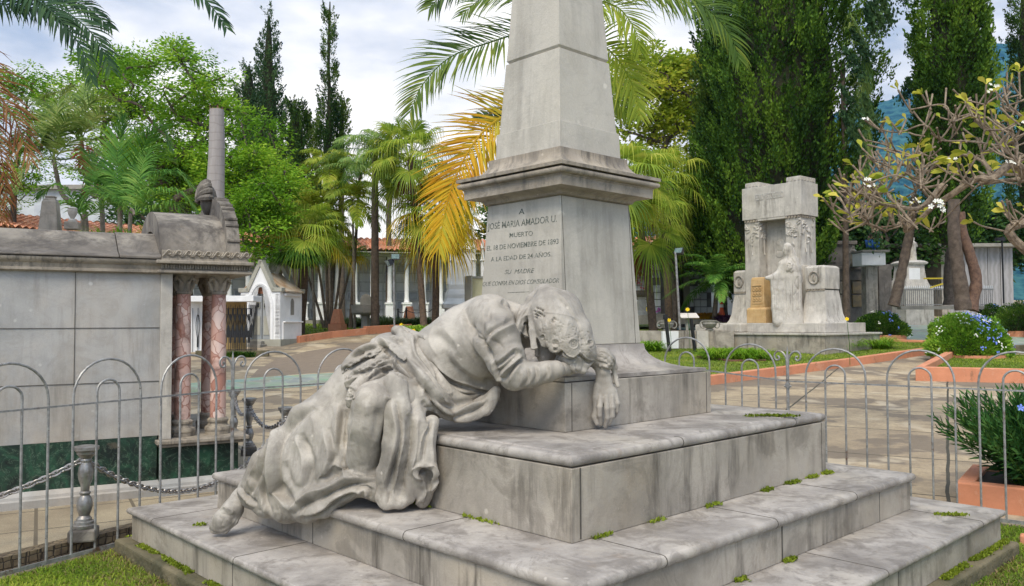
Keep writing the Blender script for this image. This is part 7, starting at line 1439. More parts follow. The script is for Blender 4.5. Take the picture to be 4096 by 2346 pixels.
for ch_ in ([(3146, 1000, 15), (3144, 1012, 11)], [(3148, 1022, 9), (3150, 1040, 12)], [(3148, 1060, 26), (3150, 1110, 24), (3152, 1180, 27), (3156, 1288, 36)], [(3170, 1055, 24), (3178, 1110, 30), (3176, 1190, 30), (3180, 1288, 34)], [(3135, 1052, 14), (3120, 1090, 12), (3096, 1106, 9), (3074, 1112, 7)], [(3190, 1070, 14), (3196, 1120, 13), (3182, 1150, 10), (3160, 1160, 9)], [(3087, 1108, 9), (3098, 1160, 14), (3104, 1230, 18), (3112, 1286, 22)], [(3066, 1113, 7), (3090, 1112, 10)], [(3110, 1100, 14), (3122, 1160, 18), (3128, 1240, 20), (3130, 1286, 20)], [(3128, 1060, 16), (3124, 1110, 16)]):
    Sw.chain([(x, y, WY, r) for x, y, r in ch_], .05, .8)
Sw.chain([(3150, 988, WY+.02, 17), (3162, 1010, WY+.06, 17), (3172, 1045, WY+.04, 22), (3180, 1080, WY, 22)], .03)
Sw.chain([(3133, 1002, WY-.02, 2.5), (3131, 1008, WY-.02, 3)], .01)
for x in (3135, 3143, 3152, 3162, 3172, 3186, 3196): Sw.stroke([(x+random.uniform(-3, 3), 1130), (x, 1200), (x+random.uniform(-4, 4), 1284)], 2.6, 0, .012, -1)
for x in (3096, 3104, 3112): Sw.stroke([(x-6, 1125), (x, 1200), (x+4, 1284)], 2.4, 0, .01, -1)
for k in range(14): Sw.stroke([(3158+random.uniform(-13, 13), 1068+random.uniform(-20, 24)), (3160+random.uniform(-13, 13), 1070+random.uniform(-20, 20))], 3.5, -.01, .012, 1)
for P in ([(3190, 1110), (3180, 1140), (3190, 1160), (3178, 1185), (3190, 1210)], [(3165, 1030), (3180, 1060), (3192, 1100)], [(3160, 1015), (3152, 1040), (3146, 1070)]): Sw.stroke(P, 3, 0, .01, -1)
Sw.mesh('figure', WM, ws, 1)
# ================================================================ blackened tomb, pedestal statue, gallery on the far right
YD = 31.0; zd = lambda py: zt(py, YD); xd = lambda px: (px-2048)/FPX*YD; DT = M['dark_tomb']
dt = thing('blackened_tomb', 'large blackened stone tomb with stepped top and ochre stained panels', 'tomb', W(3450, 1280, YD))
def dbox(px0, px1, py0, py1, y0, y1, nm='block', mat=DT, par=None, **k): return MB().box(((xd(px0)+xd(px1))/2, YD+(y0+y1)/2, (zd(py0)+zd(py1))/2), (xd(px1)-xd(px0), y1-y0, zd(py0)-zd(py1))).build(nm, mat, par or dt, bevel=.02, **k)
dbox(3280, 3460, 965, 1075, .9, 1.9); dbox(3270, 3470, 960, 975, .8, 2.0, 'coping'); dbox(3330, 3570, 1072, 1085, -.1, 1.9, 'slab'); dbox(3345, 3562, 1085, 1128, 0, 1.8, 'frieze'); dbox(3345, 3562, 1128, 1300, .1, 1.7, 'body'); dbox(3510, 3562, 1065, 1300, -.15, 1.0, 'side_block')
ocs = plain('ochre stained panel', (.36, .25, .12), (.22, .17, .11), .7, 4, lo=.4, hi=.6)
for i, px in enumerate((3362, 3412, 3470)):
    for k in (0, 1): dbox(px, px+36, 1132+k*54, 1180+k*54, .02, .12, 'panel', ocs if i != 0 else M['marble_cornice'])
dbox(3350, 3384, 1015, 1050, .85, .95, 'plaque', M['dark_tomb'])
def small_statue(label, px, py0, py1, Y, mat, seed=1, pose=0):
    h = (py1-py0)*Y/FPX; b_ = W(px, py1, Y); s = thing('stone_figure', label, 'statue', b_); q_ = (py1-py0)/70.; G = Sculpt((b_.x-.6, Y-.5, b_.z-.05), (b_.x+.6, Y+.5, b_.z+h+.15), h/70)
    f = lambda x, y, r: (px+x*q_, py1-y*q_, Y, r*q_)
    for ch_ in ([f(0, 2, 12), f(0, 20, 10), f(1, 36, 8), f(0, 50, 9.5)], [f(0, 52, 8), f(0, 58, 4)], [f(0, 63, 5.6), f(.5, 66, 5)], [f(-8, 52, 4), f(-11, 42, 3.4), f(-4, 40+pose*6, 3)], [f(8, 52, 4), f(11, 44, 3.4), f(4, 44+pose*8, 3)], [f(-5, 60, 3), f(-9, 45, 4), f(-10, 20, 4)]): G.chain(ch_, .03)
    for x in (-6, -2, 3, 7): G.stroke([(px+x*q_, py1-34*q_), (px+x*1.3*q_, py1-3*q_)], 1.4*q_, 0, .015, -1)
    G.mesh('figure', mat, s, 1); return s
small_statue('small pale stone figure standing on the blackened tomb', 3413, 985, 1060, 30.5, M['marble'], 2); dbox(3398, 3430, 1060, 1076, -.6, -.1, 'statue_base')
p = W(3505, 1060, 29); t = thing('raised_slab', 'white box under a thin dark slab beside the blackened tomb', 'tomb', W(3500, 1200, 29.2)); zz = lambda py: zt(py, 29.2); MB().box((p.x, 29.6, (zz(1016)+zz(1066))/2), (.85, .8, zz(1016)-zz(1066))).build('box', M['plaster'], t); MB().box((p.x+.1, 29.8, (zz(1068)+.8)/2), (.42, .4, zz(1068)-.8)).build('base', M['marble'], t); MB().box((p.x+.05, 29.6, zz(1010)), (.98, 1.0, .07)).build('slab', M['concrete'], t)
# worker crouching on the slab
pw = W(3486, 1008, 29.5); wk = thing('person', 'crouching worker in blue jeans and dark top, bent forward on the raised slab', 'person', pw)
def skinned(name, pts, edges, rad, mat, par, sub=1):
    me = bpy.data.meshes.new(name); me.from_pydata([tuple(Vector(p)-rootloc(par)) for p in pts], edges, []); me.materials.append(mat); o = bpy.data.objects.new(name, me); COL.objects.link(o); o.parent = par; m = o.modifiers.new('s', 'SKIN'); 
    for i, r in enumerate(rad): me.skin_vertices[0].data[i].radius = (r, r); me.skin_vertices[0].data[i].use_root = (i == 0)
    m.use_smooth_shade = True; q_ = o.modifiers.new('u', 'SUBSURF'); q_.levels = q_.render_levels = sub; return o
z0 = pw.z+.02; B_ = lambda x, y, z: Vector((pw.x+x, pw.y+y, z0+z))
skinned('body', [B_(0, 0, .30), B_(-.02, 0, .45), B_(.08, -.02, .62), B_(.2, -.03, .74), B_(.28, -.04, .78), B_(.33, -.05, .80), B_(.22, -.16, .70), B_(.28, -.18, .48), B_(.36, -.1, .32), B_(.22, .14, .70), B_(.3, .14, .48), B_(.38, .08, .32)], [(0, 1), (1, 2), (2, 3), (3, 4), (4, 5), (3, 6), (6, 7), (7, 8), (3, 9), (9, 10), (10, 11)], [.13, .13, .14, .13, .06, .09, .06, .05, .035, .06, .05, .035], plain('skin', (.33, .18, .11), (.3, .16, .1), .6, 5, 0), wk, 2)
skinned('jeans', [B_(0, 0, .34), B_(.0, -.1, .30), B_(.22, -.14, .42), B_(.12, -.14, .04), B_(.0, .1, .30), B_(.22, .12, .40), B_(.12, .12, .04)], [(0, 1), (1, 2), (2, 3), (0, 4), (4, 5), (5, 6)], [.15, .11, .085, .07, .11, .085, .07], plain('blue denim', (.02, .10, .36), (.03, .13, .42), .8, 9), wk, 2)
skinned('shirt', [B_(0, 0, .42), B_(.06, -.02, .60), B_(.19, -.03, .74), B_(.21, -.15, .70), B_(.26, -.18, .56), B_(.21, .13, .70), B_(.28, .14, .56)], [(0, 1), (1, 2), (2, 3), (3, 4), (2, 5), (5, 6)], [.145, .155, .15, .075, .065, .075, .065], plain('dark shirt', (.07, .04, .04), (.10, .05, .05), .8, 9), wk, 2)
skinned('cap', [B_(.33, -.05, .86), B_(.40, -.06, .85)], [(0, 1)], [.09, .05], plain('red cap', (.35, .06, .03), (.3, .05, .03), .8, 9), wk, 2)
YP = 33.0; zp = lambda py: zt(py, YP); xp = lambda px: (px-2048)/FPX*YP
t = thing('statue_pedestal', 'tall white panelled pedestal behind the spiked railing, leaning figure on top', 'pedestal', W(3660, 1240, YP)); c = ((xp(3612)+xp(3706))/2, YP+.4)
MB().sqlathe([(.62, .9), (.62, zp(1160)), (.56, zp(1155)), (.5, zp(1140)), (.44, zp(1120)), (.40, zp(1080)), (.40, zp(1066)), (.48, zp(1062)), (.5, zp(1056)), (.42, zp(1050)), (.3, zp(1046))], (*c, 0), R(10)).build('die', WM, t); MB().box((c[0]-.02, c[1]-.44, zp(1110)), (.5, .05, .62), R(10)).build('panel', M['plaster'], t)
small_statue('weathered white figure on the tall pedestal, partly hidden by the mossy trunk', 3650, 950, 1046, YP+.3, WM, 3, 1)
t = thing('spiked_railing', 'grey iron railing with white painted spikes in front of the statue pedestal', 'fence', W(3790, 1235, 29)); zr = lambda py: zt(py, 29); xr = lambda px: (px-2048)/FPX*29
for i in range(46):
    x = xr(3606+i*8.1); MB().tube([(x, 29, zr(1232)), (x, 29, zr(1160))], .012, 4).build('bar', M['iron'], t) if True else 0
    if i % 1 == 0: MB().lathe([(.02, zr(1162)), (.028, zr(1158)), (0, zr(1148))], (x, 29, 0), 5).build('spike', M['plaster'], t)
for py in (1166, 1226): MB().tube([(xr(3602), 29, zr(py)), (xr(3976), 29, zr(py))], .016, 4).build('rail', M['iron'], t)
MB().box(((xr(3600)+xr(3980))/2, 29.1, zr(1238)), (xr(3980)-xr(3600), .3, .12)).build('base', M['concrete'], t)
YG = 39.0; zg = lambda py: zt(py, YG); xg = lambda px: (px-2048)/FPX*YG
gl_ = thing('gallery', 'flat-roofed grey gallery with niches and a wall clad in book-matched grey marble', 'gallery', W(3800, 1260, YG))
def gbx(px0, px1, py0, py1, y0, y1, nm, mat, **k): return MB().box(((xg(px0)+xg(px1))/2, YG+(y0+y1)/2, (zg(py0)+zg(py1))/2), (xg(px1)-xg(px0), y1-y0, zg(py0)-zg(py1))).build(nm, mat, gl_, **k)
gbx(3480, 4062, 985, 998, -.6, 2.6, 'roof', M['concrete']); gbx(3480, 3770, 998, 1290, 1.6, 2.0, 'back_wall', plain('dull niche wall', (.28, .26, .23), (.2, .18, .16), .8, 3)); gbx(3768, 3800, 998, 1290, 0, 1.8, 'pillar', M['marble'])
bk = NT('book-matched marble'); P_ = bk.pos(); wv = bk.n('ShaderNodeTexWave'); wv.inputs['Scale'].default_value = 1.4; wv.inputs['Distortion'].default_value = 6; wv.inputs['Detail'].default_value = 4; bk.l(bk.pos((1, 1, 1), R(20)), wv.inputs[0]); bk.col(bk.mix(wv.outputs['Fac'], (.25, .24, .235), (.33, .32, .32))).rough(.6)
gbx(3800, 4055, 998, 1290, 0, 1.5, 'clad_wall', bk.m)
for i in range(1, 5): gbx(3800+i*51, 3802+i*51, 998, 1290, -.012, .02, 'joint', jm)
for i in range(9):
    for k in range(4): gbx(3495+i*30, 3519+i*30, 1015+k*42, 1050+k*42, 1.55, 1.62, 'plaque', pm[rg_.choice([0, 3, 1])])
V = []; n1_, n2_ = 130, 8
for j in range(n2_+1):
    for i in range(n1_+1): V.append((xg(3500)+(xg(3800)-xg(3500))*i/n1_, YG+1.0+j*.3, zg(984)+j*.075+.06*abs(math.sin(i*PI/6))+.03*(j % 2)))
mesh_obj('tile_roof', V, [(j*(n1_+1)+i, j*(n1_+1)+i+1, (j+1)*(n1_+1)+i+1, (j+1)*(n1_+1)+i) for j in range(n2_) for i in range(n1_)], M['tile'], gl_)
tape = plain('yellow tape', (.75, .55, .03), (.7, .5, .03), .5, 4, 0)
for (a, b, lb) in (((3694, 1118), (3790, 1117), 'yellow warning tape stretched level behind the mossy trunk'), ((3720, 1155), (3826, 1122), 'yellow warning tape rising to the forked trunk')):
    A, B2 = W(*a, 27), W(*b, 27); m = MB(); up = Vector((0, .004, .05)); m.add([A, B2, B2+up, A+up, A+Vector((0, .006, 0)), B2+Vector((0, .006, 0)), B2+up+Vector((0, .006, 0)), A+up+Vector((0, .006, 0))], [(0, 1, 2, 3), (7, 6, 5, 4), (0, 4, 5, 1), (3, 2, 6, 7)]); tag(m.build('warning_tape', tape), lb, 'tape')
p = GP(4030, 1235); t = thing('lamp_pole', 'thin dark lamp pole in front of the marble-clad wall', 'pole', W(4015, 1210, 30)); MB().tube([W(4015, 1215, 30), W(4008, 960, 30)], .03, 8).build('pole', M['black'], t, smooth=True); MB().box(W(4000, 958, 30), (.28, .2, .12)).build('lamp_head', M['black'], t)
pyramid(4022, 1245, .28, .75, 'terracotta pyramid block at the right edge among the bushes')
# ================================================================ hedges, lilies, shrubs
L_hedge = leafmat('plumbago leaf', (.06, .16, .012), (.18, .36, .03), (.36, .50, .06), .3, .5, 1.5); L_hedge2 = leafmat('box leaf', (.02, .065, .010), (.065, .15, .018), (.15, .24, .03), .25, .5, 1.5)
def hedge(label, px, Y, rpx, h, mat, n, seed, nb=0, nw=0, ring_=True, ls=.07):
    c = W(px, 1288, Y); c.z = H(c.x, c.y); r = rpx*Y/FPX; t = thing('round_hedge', label, 'hedge', c, group='clipped flowering bushes in round beds'); rg = np.random.default_rng(seed)
    d = rg.normal(size=(n, 3)); d[:, 2] = np.abs(d[:, 2]); d /= np.linalg.norm(d, axis=1)[:, None]; bump = np.array([1+.22*mnoise.noise(Vector((q_[0]*2.4, q_[1]*2.4, q_[2]*2.4+seed))) for q_ in d])
    k = (.62+.40*rg.random(n)**.5)*bump; P = np.array([c.x, c.y, c.z+.12])+d*k[:, None]*np.array([r, r*.85, h]); leaves('foliage', P, rg, ls, mat, t, wl=.5, dirs=d, up=.3)
    MB().ellipsoid((c.x, c.y, c.z+.1), (r*.66, r*.58, h*.66), 16, 10).build('shade_core', core_shade, t)
    if ring_: MB().lathe([(r*.9, -.2), (r*.9, .16), (r*.9-.12, .16), (r*.9-.12, -.2)], tuple(c), 40, cap=False).build('bed_ring', M['terracotta'], t)
    for cnt, mt, nm in ((nb, bf, 'blue_flowers'), (nw, wf, 'white_flowers')):
        if not cnt: continue
        m = MB()
        for _ in range(cnt):
            a = random.uniform(-.5, PI+.5) if nm == 'white_flowers' else random.uniform(-.2, 1.9)*1.0; el = random.random()**.8*1.35; q_ = Vector((math.cos(a+PI)*math.cos(el) if nm == 'white_flowers' else math.sin(a)*math.cos(el), -abs(math.sin(a))*math.cos(el) if nm == 'white_flowers' else -abs(math.cos(a))*math.cos(el), math.sin(el)))
            cc_ = c+Vector((q_.x*r, q_.y*r*.85, q_.z*h+.1))*1.0; 
            for k_ in range(4): petals(m, cc_+q_*.06+Vector((random.gauss(0, .03), random.gauss(0, .03), random.gauss(0, .03))), .024, nrm=q_+Vector((0, -.6, .2)))
        m.build(nm, mt, t)
    return t
hedge('clipped round bush with a few blue flowers left of the plumbago', 3522, 25.5, 104, .72, L_hedge2, 9000, 91, 16, 6)
hedge('large plumbago bush, blue flowers on its right and white ones on its left', 3872, 19.2, 152, .92, L_hedge, 15000, 92, 70, 34)
hedge('dark bush with blue flowers behind the plumbago, right edge', 4080, 27, 90, .95, L_hedge2, 6000, 93, 14, 0); hedge('low pale green bush behind the plumbago', 3840, 23, 120, .8, L_hedge, 7000, 94, 24, 4)
hedge('small green bush near the pole at the right', 3965, 29, 60, .8, L_hedge2, 4000, 95, 10, 0)
for (px, py, rp, n, h, lb) in ((2890, 1455, 66, 800, .62, 'clump of strap-leaved lilies in front of the low wall, left one'), (2995, 1458, 66, 800, .62, 'clump of strap-leaved lilies left of the fence scroll'), (3350, 1415, 80, 1100, .68, 'clump of strap-leaved lilies right of the fence scroll, left half'), (3480, 1408, 76, 1100, .68, 'clump of strap-leaved lilies by the corner of the curb'), (2590, 1420, 50, 500, .6, 'clump of strap-leaved lilies just right of the obelisk base')):
    g0 = GP(px, py); clump(lb, (px, py), g0.y, n, rp, h, .022, L_bam, px, 'daylily', droop=1.0, spread=.8, group='lily clumps on the right-hand lawn')
L_lir = leafmat('grey green tuft', (.04, .085, .025), (.10, .16, .055), (.18, .22, .09), .25, .5, 1)
for (px, py, rp, n, h, lb) in ((1400, 1300, 60, 900, .6, 'grey-green grassy tuft under the thin palm stems'), (1470, 1300, 50, 700, .6, 'grey-green grassy tuft behind the stone basin'), (1545, 1295, 60, 800, .6, 'grey-green grassy tuft at the foot of the dark palm trunk'), (1600, 1295, 50, 600, .5, 'grey-green grassy tuft behind the floodlight pole'), (1690, 1292, 50, 600, .5, 'grey-green grassy tuft beside the brown palm trunk'), (1330, 1305, 40, 600, .6, 'grey-green grassy tuft nearest the chapel palm')):
    g0 = GP(px, py+14); clump(lb, (px, py), min(g0.y, 31), n, rp, h, .03, L_lir, px, 'grass_tuft', droop=.9, spread=.8, group='grassy tufts along the niche gallery', z=zt(py+8, min(g0.y, 31)))
clump('low green lilies seen over the hips of the statue', (1680, 1345), 15, 900, 75, .36, .022, L_bam, 77, 'daylily', z=zt(1350, 15), droop=.9, spread=.8)
def yellow_lily(px, py, Y, gz, label):
    a = W(px, py, Y); b = Vector((a.x+.05, a.y, gz)); t = thing('yellow_lily', label, 'flower', b); MB().tube([b, b.lerp(a, .5)+Vector((.02, 0, 0)), a], .006, 5).build('stem', LG, t); m = MB(); petals(m, a, .045*Y/16, 6, .8, Vector((-.2, -1, .4))); petals(m, a, .032*Y/16, 6, 1.4, Vector((-.2, -1, .4))); m.build('flower', yf, t)
yellow_lily(3387, 1278, 17, .5, 'single yellow lily bloom in front of the blackened tomb'); yellow_lily(2750, 1240, 19, .6, 'yellow lily bloom above the information board'); yellow_lily(1606, 1302, 15, .2, 'yellow lily bloom above the statue hips, left'); yellow_lily(1655, 1325, 14.5, .2, 'yellow lily bloom above the statue hips, right'); yellow_lily(2676, 1283, 21, .6, 'yellow bloom in the left stone urn')
# brick edging of the lily beds
for a, b, lb in (((2800, 1447), (3057, 1462), 'low brick edging around the left lily clumps'), ):
    curb('brick_edging', lb, G2(a, ((a[0]+b[0])//2, b[1]+3), b), .2, .14, M['brick'], cat='edging')
tag(MB().box(tuple(GP(2745, 1410)+Vector((0, 0, .01))), (.9, .5, .04)).build('gravel', plain('white pebbles', (.62, .60, .56), (.35, .34, .31), .8, 30, 1, .02)), kind='structure')
for (px, py, Y, w_, mt, lb) in ((2905, 1285, 26, 45, leafmat('purple leaf', (.03, .01, .03), (.08, .03, .09), (.15, .06, .16), .2, .5, 2), 'bed of dark purple foliage by the cone'), (2830, 1275, 27, 55, leafmat('orange leaf', (.25, .10, .01), (.40, .20, .02), (.15, .2, .02), .2, .5, 2), 'bed of orange and green foliage before the columbarium')):
    clump(lb, (px, py), Y, 900, w_, .3, .04, mt, px, 'bedding_plants', z=zt(py+6, Y), spread=.8)
# shrub in the terracotta planter, right edge
L_ole = leafmat('lance leaf', (.012, .05, .014), (.04, .13, .028), (.13, .26, .06), .22, .35, 2.2); pc = Vector((4.16, 6.30, -.06)); ol = thing('lance_leaf_shrub', 'dense dark green lance-leaved shrub growing in the planter at the right edge', 'shrub', pc)
rg = np.random.default_rng(5); stems = []; V = []; sm = MB()
for i in range(330):
    a = rg.uniform(0, 6.28); e_ = rg.uniform(.0, .9); r0 = rg.uniform(0, .22); b_ = pc+Vector((math.cos(a)*r0-.08, math.sin(a)*r0, .2)); tp = pc+Vector((math.cos(a)*(.16+.70*e_)-.08, math.sin(a)*(.16+.58*e_), .36+.60*rg.uniform(.45, 1)*math.sqrt(1-e_*e_*.75))); stems.append((b_, tp)); sm.tube([b_, b_.lerp(tp, .5)+Vector((0, 0, .04)), tp], .004, 4)
sm.build('stems', LG, ol); PP, DD, LL = [], [], []
for b_, tp in stems:
    ax = (tp-b_).normalized(); 
    for k in range(28):
        s_ = .2+.8*(k/27)**.8; p = b_.lerp(tp, s_); a = k*2.4; u = ax.orthogonal().normalized(); v = ax.cross(u); d = (u*math.cos(a)+v*math.sin(a))*(1.15-.7*s_)+ax*(.35+.7*s_); PP.append(p); DD.append(d.normalized()); LL.append(.13*(1-.35*s_))
P = np.array([tuple(p) for p in PP]); leaves('foliage', P, rg, .12, L_ole, ol, wl=.19, dirs=np.array([tuple(d) for d in DD])*3, up=.1, lens=np.array(LL))
m = MB(); petals(m, W(4082, 1632, 5.9), .03, 5); m.build('blue_flower', bf, ol)
pl_ = thing('planter', 'terracotta painted planter box holding the lance-leaved shrub', 'planter', pc); m = MB()
for dx, dy, sx, sy in ((0, -.42, 1.25, .12), (0, .42, 1.25, .12), (-.565, 0, .12, .72), (.565, 0, .12, .72)):
    q_ = Matrix.Rotation(R(-36), 3, 'Z') @ Vector((dx, dy, 0)); m.box((pc.x+q_.x, pc.y+q_.y, .05), (sx, sy, .30), R(-36))
m.build('box', M['terracotta'], pl_, bevel=.012); MB().box((pc.x, pc.y, .16), (1.05, .75, .02), R(-36)).build('soil', plain('soil', (.05, .035, .02), (.03, .02, .012), .95, 20), pl_)
curb('curb', 'low terracotta strip beside the foundation at the lower right', [(3.25, 5.3), (5.0, 4.1)], .08, .06, M['terracotta'])
# ================================================================ bare-branched frangipani on the right
L_fra = leafmat('frangipani leaf', (.14, .24, .02), (.48, .46, .05), (.70, .60, .12), .4, .4, 3); fr_b = plain('frangipani bark', (.30, .235, .165), (.13, .095, .065), .85, 16, .6, .01, lo=.38, hi=.62)
FY = 9.6; b_ = W(4180, 1500, FY); b_.z = H(b_.x, b_.y); ft = thing('frangipani', 'bare grey-branched frangipani with a few pale leaves and white flowers, reaching in from the right', 'tree', b_)
rf = random.Random(14); tips = []
def fpt(px, py, dy): return W(px, py, FY+dy)
rows = [(3335, 845, 0), (3350, 790, -.1), (3372, 740, .1), (3400, 850, .3), (3440, 690, .2), (3460, 560, .1), (3500, 640, .4), (3520, 520, -.2), (3560, 590, .2), (3545, 770, -.4), (3600, 530, -.3), (3620, 660, .5), (3640, 440, .2), (3700, 500, -.4), (3720, 430, .4), (3760, 560, -.2), (3780, 420, 0), (3830, 470, .5), (3860, 400, .3), (3900, 480, -.4), (3940, 420, .2), (3980, 500, .4), (4010, 400, -.3), (4030, 360, .2), (4060, 450, .5), (4080, 380, -.2), (3600, 830, -.5), (3660, 760, .1), (3700, 690, .6), (3740, 800, -.6), (3790, 690, -.1), (3840, 620, .3), (3880, 740, -.5), (3930, 620, .5), (3960, 700, -.2), (4020, 580, .1), (4070, 640, -.4), (3400, 780, -.3), (3470, 870, .2), (3620, 900, .1)]
tips = [fpt(*q_) for q_ in rows]
for _ in range(120):
    t_ = rf.random(); px = 3380+t_*800; lo_ = 860-.0*t_; top_ = 720-330*min(1, t_*1.5); tips.append(fpt(px, top_+(930-top_)*rf.random()**1.2, rf.uniform(-.9, 1.0)))
nodes = [b_-Vector((0, 0, .1)), W(4185, 1300, FY), W(4175, 1150, FY), W(4160, 1060, FY)]
o, ends = skeleton(ft, nodes, tips, .0095, fr_b, -.18, name='trunk', expo=2.3, rg=rf, seg=4, n=8, blunt=True, wig=.05, cap=.065)
tw = MB(); lv, dv, fl_ = [], [], []
for e0 in ends:
    for k in range(rf.choice([1, 2, 2, 3])):
        d = Vector((rf.uniform(-.8, .5), rf.uniform(-.5, .5), rf.uniform(.1, 1))).normalized()*rf.uniform(.12, .30); q_ = e0+d; tw.tube([e0-d*.2, e0+d*.5+Vector((0, 0, -.01)), q_], [.0095, .010, .012], 7); d.normalize()
        r_ = rf.random()
        if r_ < .42:
            for _ in range(rf.choice([1, 2, 3, 5])): lv.append(q_); dv.append(d+Vector((rf.uniform(-1, 1), rf.uniform(-1, 1), rf.uniform(-.6, .5))))
        if .42 < r_ < .437: fl_.append(q_+d*.05)
tag(tw.build('twigs', fr_b, ft, smooth=True), kind='stuff')
P = np.array([tuple(p) for p in lv]); D2 = np.array([tuple(d.normalized()) for d in dv]); n = len(P); rg = np.random.default_rng(3); s = np.cross(D2, rg.normal(size=(n, 3))); s /= np.linalg.norm(s, axis=1)[:, None]; L2 = rg.uniform(.10, .21, n)[:, None]; V = []; ks = [(0, .02), (.25, .05), (.55, .17), (.8, .16), (1, .02)]
for t_, w2 in ks: V += [P+D2*L2*t_+s*L2*w2-np.array([0, 0, .25])*L2*t_**2, P+D2*L2*t_-s*L2*w2-np.array([0, 0, .25])*L2*t_**2]
V = np.stack(V, 1).reshape(-1, 3); b2 = np.arange(n)*10; mesh_obj('foliage', V, np.concatenate([np.stack([b2+2*k, b2+2*k+1, b2+2*k+3, b2+2*k+2], 1) for k in range(4)]), L_fra, ft)
m = MB()
for q_ in fl_:
    for _ in range(rf.choice([2, 3, 5])): petals(m, q_+Vector((rf.gauss(0, .04), rf.gauss(0, .04), rf.gauss(0, .035))), .026, 5, .5)
for _ in range(8): petals(m, W(3752+rf.gauss(0, 14), 820+rf.gauss(0, 12), FY-.9), .035, 5, .5)
m.build('flowers', wf, ft)
# ================================================================ lawns: real blades
L_gr = leafmat('lawn blade', (.07, .14, .010), (.20, .30, .02), (.42, .44, .06), .3, .6, 1.2); L_dry = leafmat('dry grass', (.14, .10, .04), (.24, .18, .08), (.10, .14, .02), .2, .8, 3)
def lawn(name, poly, dens, h, w_, mat, seed, dz=0, bbox=None, label=None, cond=None):
    rg = np.random.default_rng(seed); xs, ys = [p[0] for p in poly], [p[1] for p in poly]; x0, x1, y0, y1 = bbox or (min(xs), max(xs), min(ys), max(ys)); n = int((x1-x0)*(y1-y0)*dens); P = []
    for x, y in zip(rg.uniform(x0, x1, n), rg.uniform(y0, y1, n)):
        if inpoly(x, y, poly):
            dx, dy = x-CX, y-CY; u, v = dx*cY+dy*sY, -dx*sY+dy*cY
            if max(abs(u), abs(v)) < 1.71*S: continue
            if cond and not cond(x, y, max(abs(u), abs(v)), rg): continue
            P.append((x, y, H(x, y)+dz))
    return tag(blades(name, np.array(P), rg, h, w_, mat, None, .7, spread=.9), kind='stuff')
near_dry = lambda x, y, d, rg: rg.random() < math.exp(-(d-1.71*S)/.22)
lawn('grass_blades', enclosure, 9500, .042, .0045, L_gr, 1, bbox=(-3.6, -.6, 2.6, 7.0), cond=lambda x, y, d, rg: rg.random() > .75*math.exp(-(d-1.71*S)/.16)); lawn('grass_blades', enclosure, 5000, .045, .005, L_gr, 2, bbox=(2.4, 4.6, 2.8, 6.4))
lawn('dry_grass', enclosure, 4500, .05, .004, L_dry, 3, bbox=(-3.6, -.6, 2.6, 7.0), cond=near_dry); lawn('dry_grass', enclosure, 3500, .05, .004, L_dry, 4, bbox=(2.4, 4.6, 2.8, 6.4), cond=near_dry)
lawn('grass_blades', bedR, 700, .05, .010, L_gr, 5, dz=.10); lawn('grass_blades', bedR2, 900, .045, .010, L_gr, 6, dz=.13); lawn('grass_blades', bedL, 60, .09, .03, L_gr, 7, dz=.07)
# moss and little ferns in the joints of the steps
def moss(label, u0, v0, u1, v1, z, n, rad, seed, hgt=.018):
    rg = np.random.default_rng(seed); t = rg.random(n); P = np.array([tuple(mon(u0+(u1-u0)*a, v0+(v1-v0)*a, z)) for a in t])+rg.normal(size=(n, 3))*np.array([rad, rad, 0])+np.array([0, 0, .002])
    d = rg.normal(size=(n, 3)); d[:, 2] = np.abs(d[:, 2])*.8+.25; c = P.mean(0); o = leaves('moss', P-c, rg, hgt, M['moss'], None, wl=.7, dirs=d); o.location = c; return tag(o, label, 'moss', 'tufts of moss in the step joints')
Z2, Z1, Z3 = -.8089, -1.0006, -.4877
moss('long line of bright moss along a step joint right of the shawl end', -1.30+.12, .50, -1.03, .50, Z2, 420, .012, 1); moss('moss in the corner where a joint meets the tall block', -1.015, .32, -1.015, .50, Z2, 170, .007, 2); moss('moss tuft at the foot of the tall block, left face centre', -1.012, -.18, -1.012, .02, Z2, 130, .006, 3); moss('moss tuft at the foot of the tall block near its front corner', -1.01, -.62, -1.01, -.40, Z2, 60, .005, 4)
for i, (u, s_, n) in enumerate(((.985, .03, 260), (.82, .04, 150), (.62, .06, 190), (.36, .04, 120), (-.10, .05, 60), (-.5, .05, 50), (-.85, .05, 70))): moss(['moss tuft at the right corner of the tall block', 'moss tuft just left of the block corner', 'pair of moss tufts at the foot of the right face', 'moss tuft midway along the right face', 'thin moss left of the middle of the right face', 'thin moss on the right face joint near the front', 'moss tuft nearest the front corner of the block'][i], u-s_, -1.015, u+s_, -1.015, Z2, n, .010, 20+i)
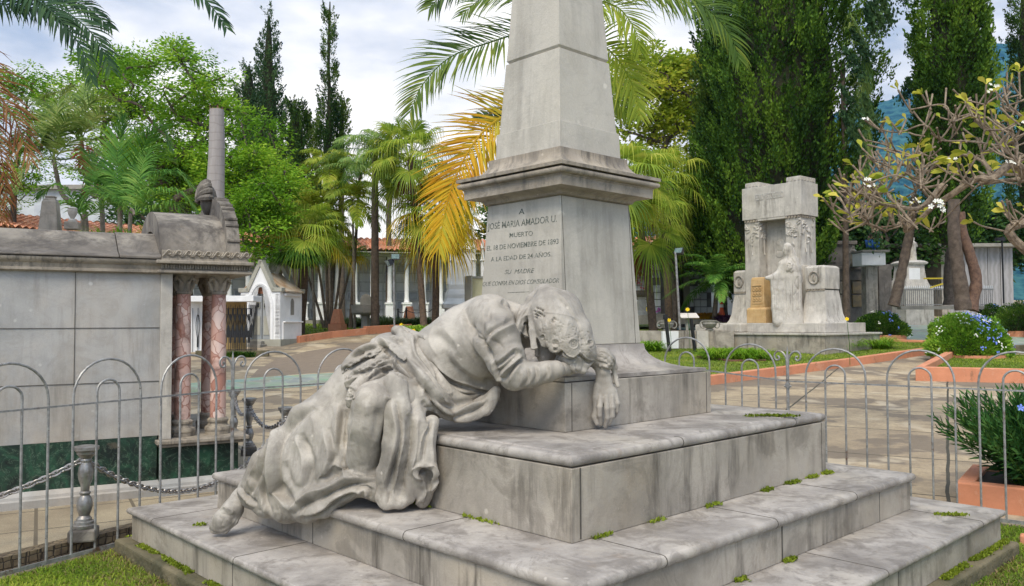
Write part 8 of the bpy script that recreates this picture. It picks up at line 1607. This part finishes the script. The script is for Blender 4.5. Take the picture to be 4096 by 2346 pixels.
moss('feathery moss growing from a joint of the top step', .60, -.88, .68, -1.0, Z3, 170, .011, 31, .018); moss('moss patch on the top step behind the fern', .52, -.82, .61, -.87, Z3, 110, .012, 32, .016); moss('moss patch on the lowest right step', 1.28, -1.46, 1.36, -1.56, Z1, 170, .014, 33, .018); moss('moss tuft under the right nosing at a riser joint', -.05, -1.325, .02, -1.325, Z1, 180, .010, 34); moss('tiny moss sprout on the lowest left step', -1.55, 1.0, -1.52, .98, Z1, 40, .012, 35); moss('moss tuft at the foot of the second step on the right', -.42, -1.32, -.36, -1.32, Z1, 110, .010, 36)
rgm = np.random.default_rng(8)
for a_, b_, zz_, lb in ((-1, 1.69, -1.168, 'green moss along the top of the left foundation ledge'), (1, -1.69, -1.168, 'green moss along the right foundation ledge')):
    n = 2600; t_ = rgm.uniform(.0, 1.69, n) if a_ < 0 else rgm.uniform(.6, 1.69, n); off = -1.655+rgm.normal(size=n)*.012; P = np.array([tuple(mon(o_, q_, zz_) if a_ < 0 else mon(q_, o_, zz_)) for o_, q_ in zip(off, t_)]); P[:, 2] += .002; keep = np.array([mnoise.noise(Vector((p[0]*4, p[1]*4, 0))) > -.05 for p in P]); P = P[keep]; d = rgm.normal(size=(len(P), 3)); d[:, 2] = np.abs(d[:, 2])+.2; c = P.mean(0); o = leaves('moss', P-c, rgm, .016, M['moss'], None, wl=.7, dirs=d); o.location = c; tag(o, lb, 'moss', 'tufts of moss in the step joints')

# ================================================================ air between here and the mountains
hz = bpy.data.materials.new('haze'); hz.use_nodes = True; t_ = hz.node_tree; t_.nodes.clear(); o_ = t_.nodes.new('ShaderNodeOutputMaterial'); v_ = t_.nodes.new('ShaderNodeVolumePrincipled'); v_.inputs['Color'].default_value = (.22, .52, 1, 1); v_.inputs['Density'].default_value = .00007; v_.inputs['Anisotropy'].default_value = 0; t_.links.new(v_.outputs[0], o_.inputs['Volume'])
tag(MB().box((100, 0, 700), (7400, 6900, 1406)).build('haze', hz), kind='stuff')
scn.cycles.volume_bounces = 1
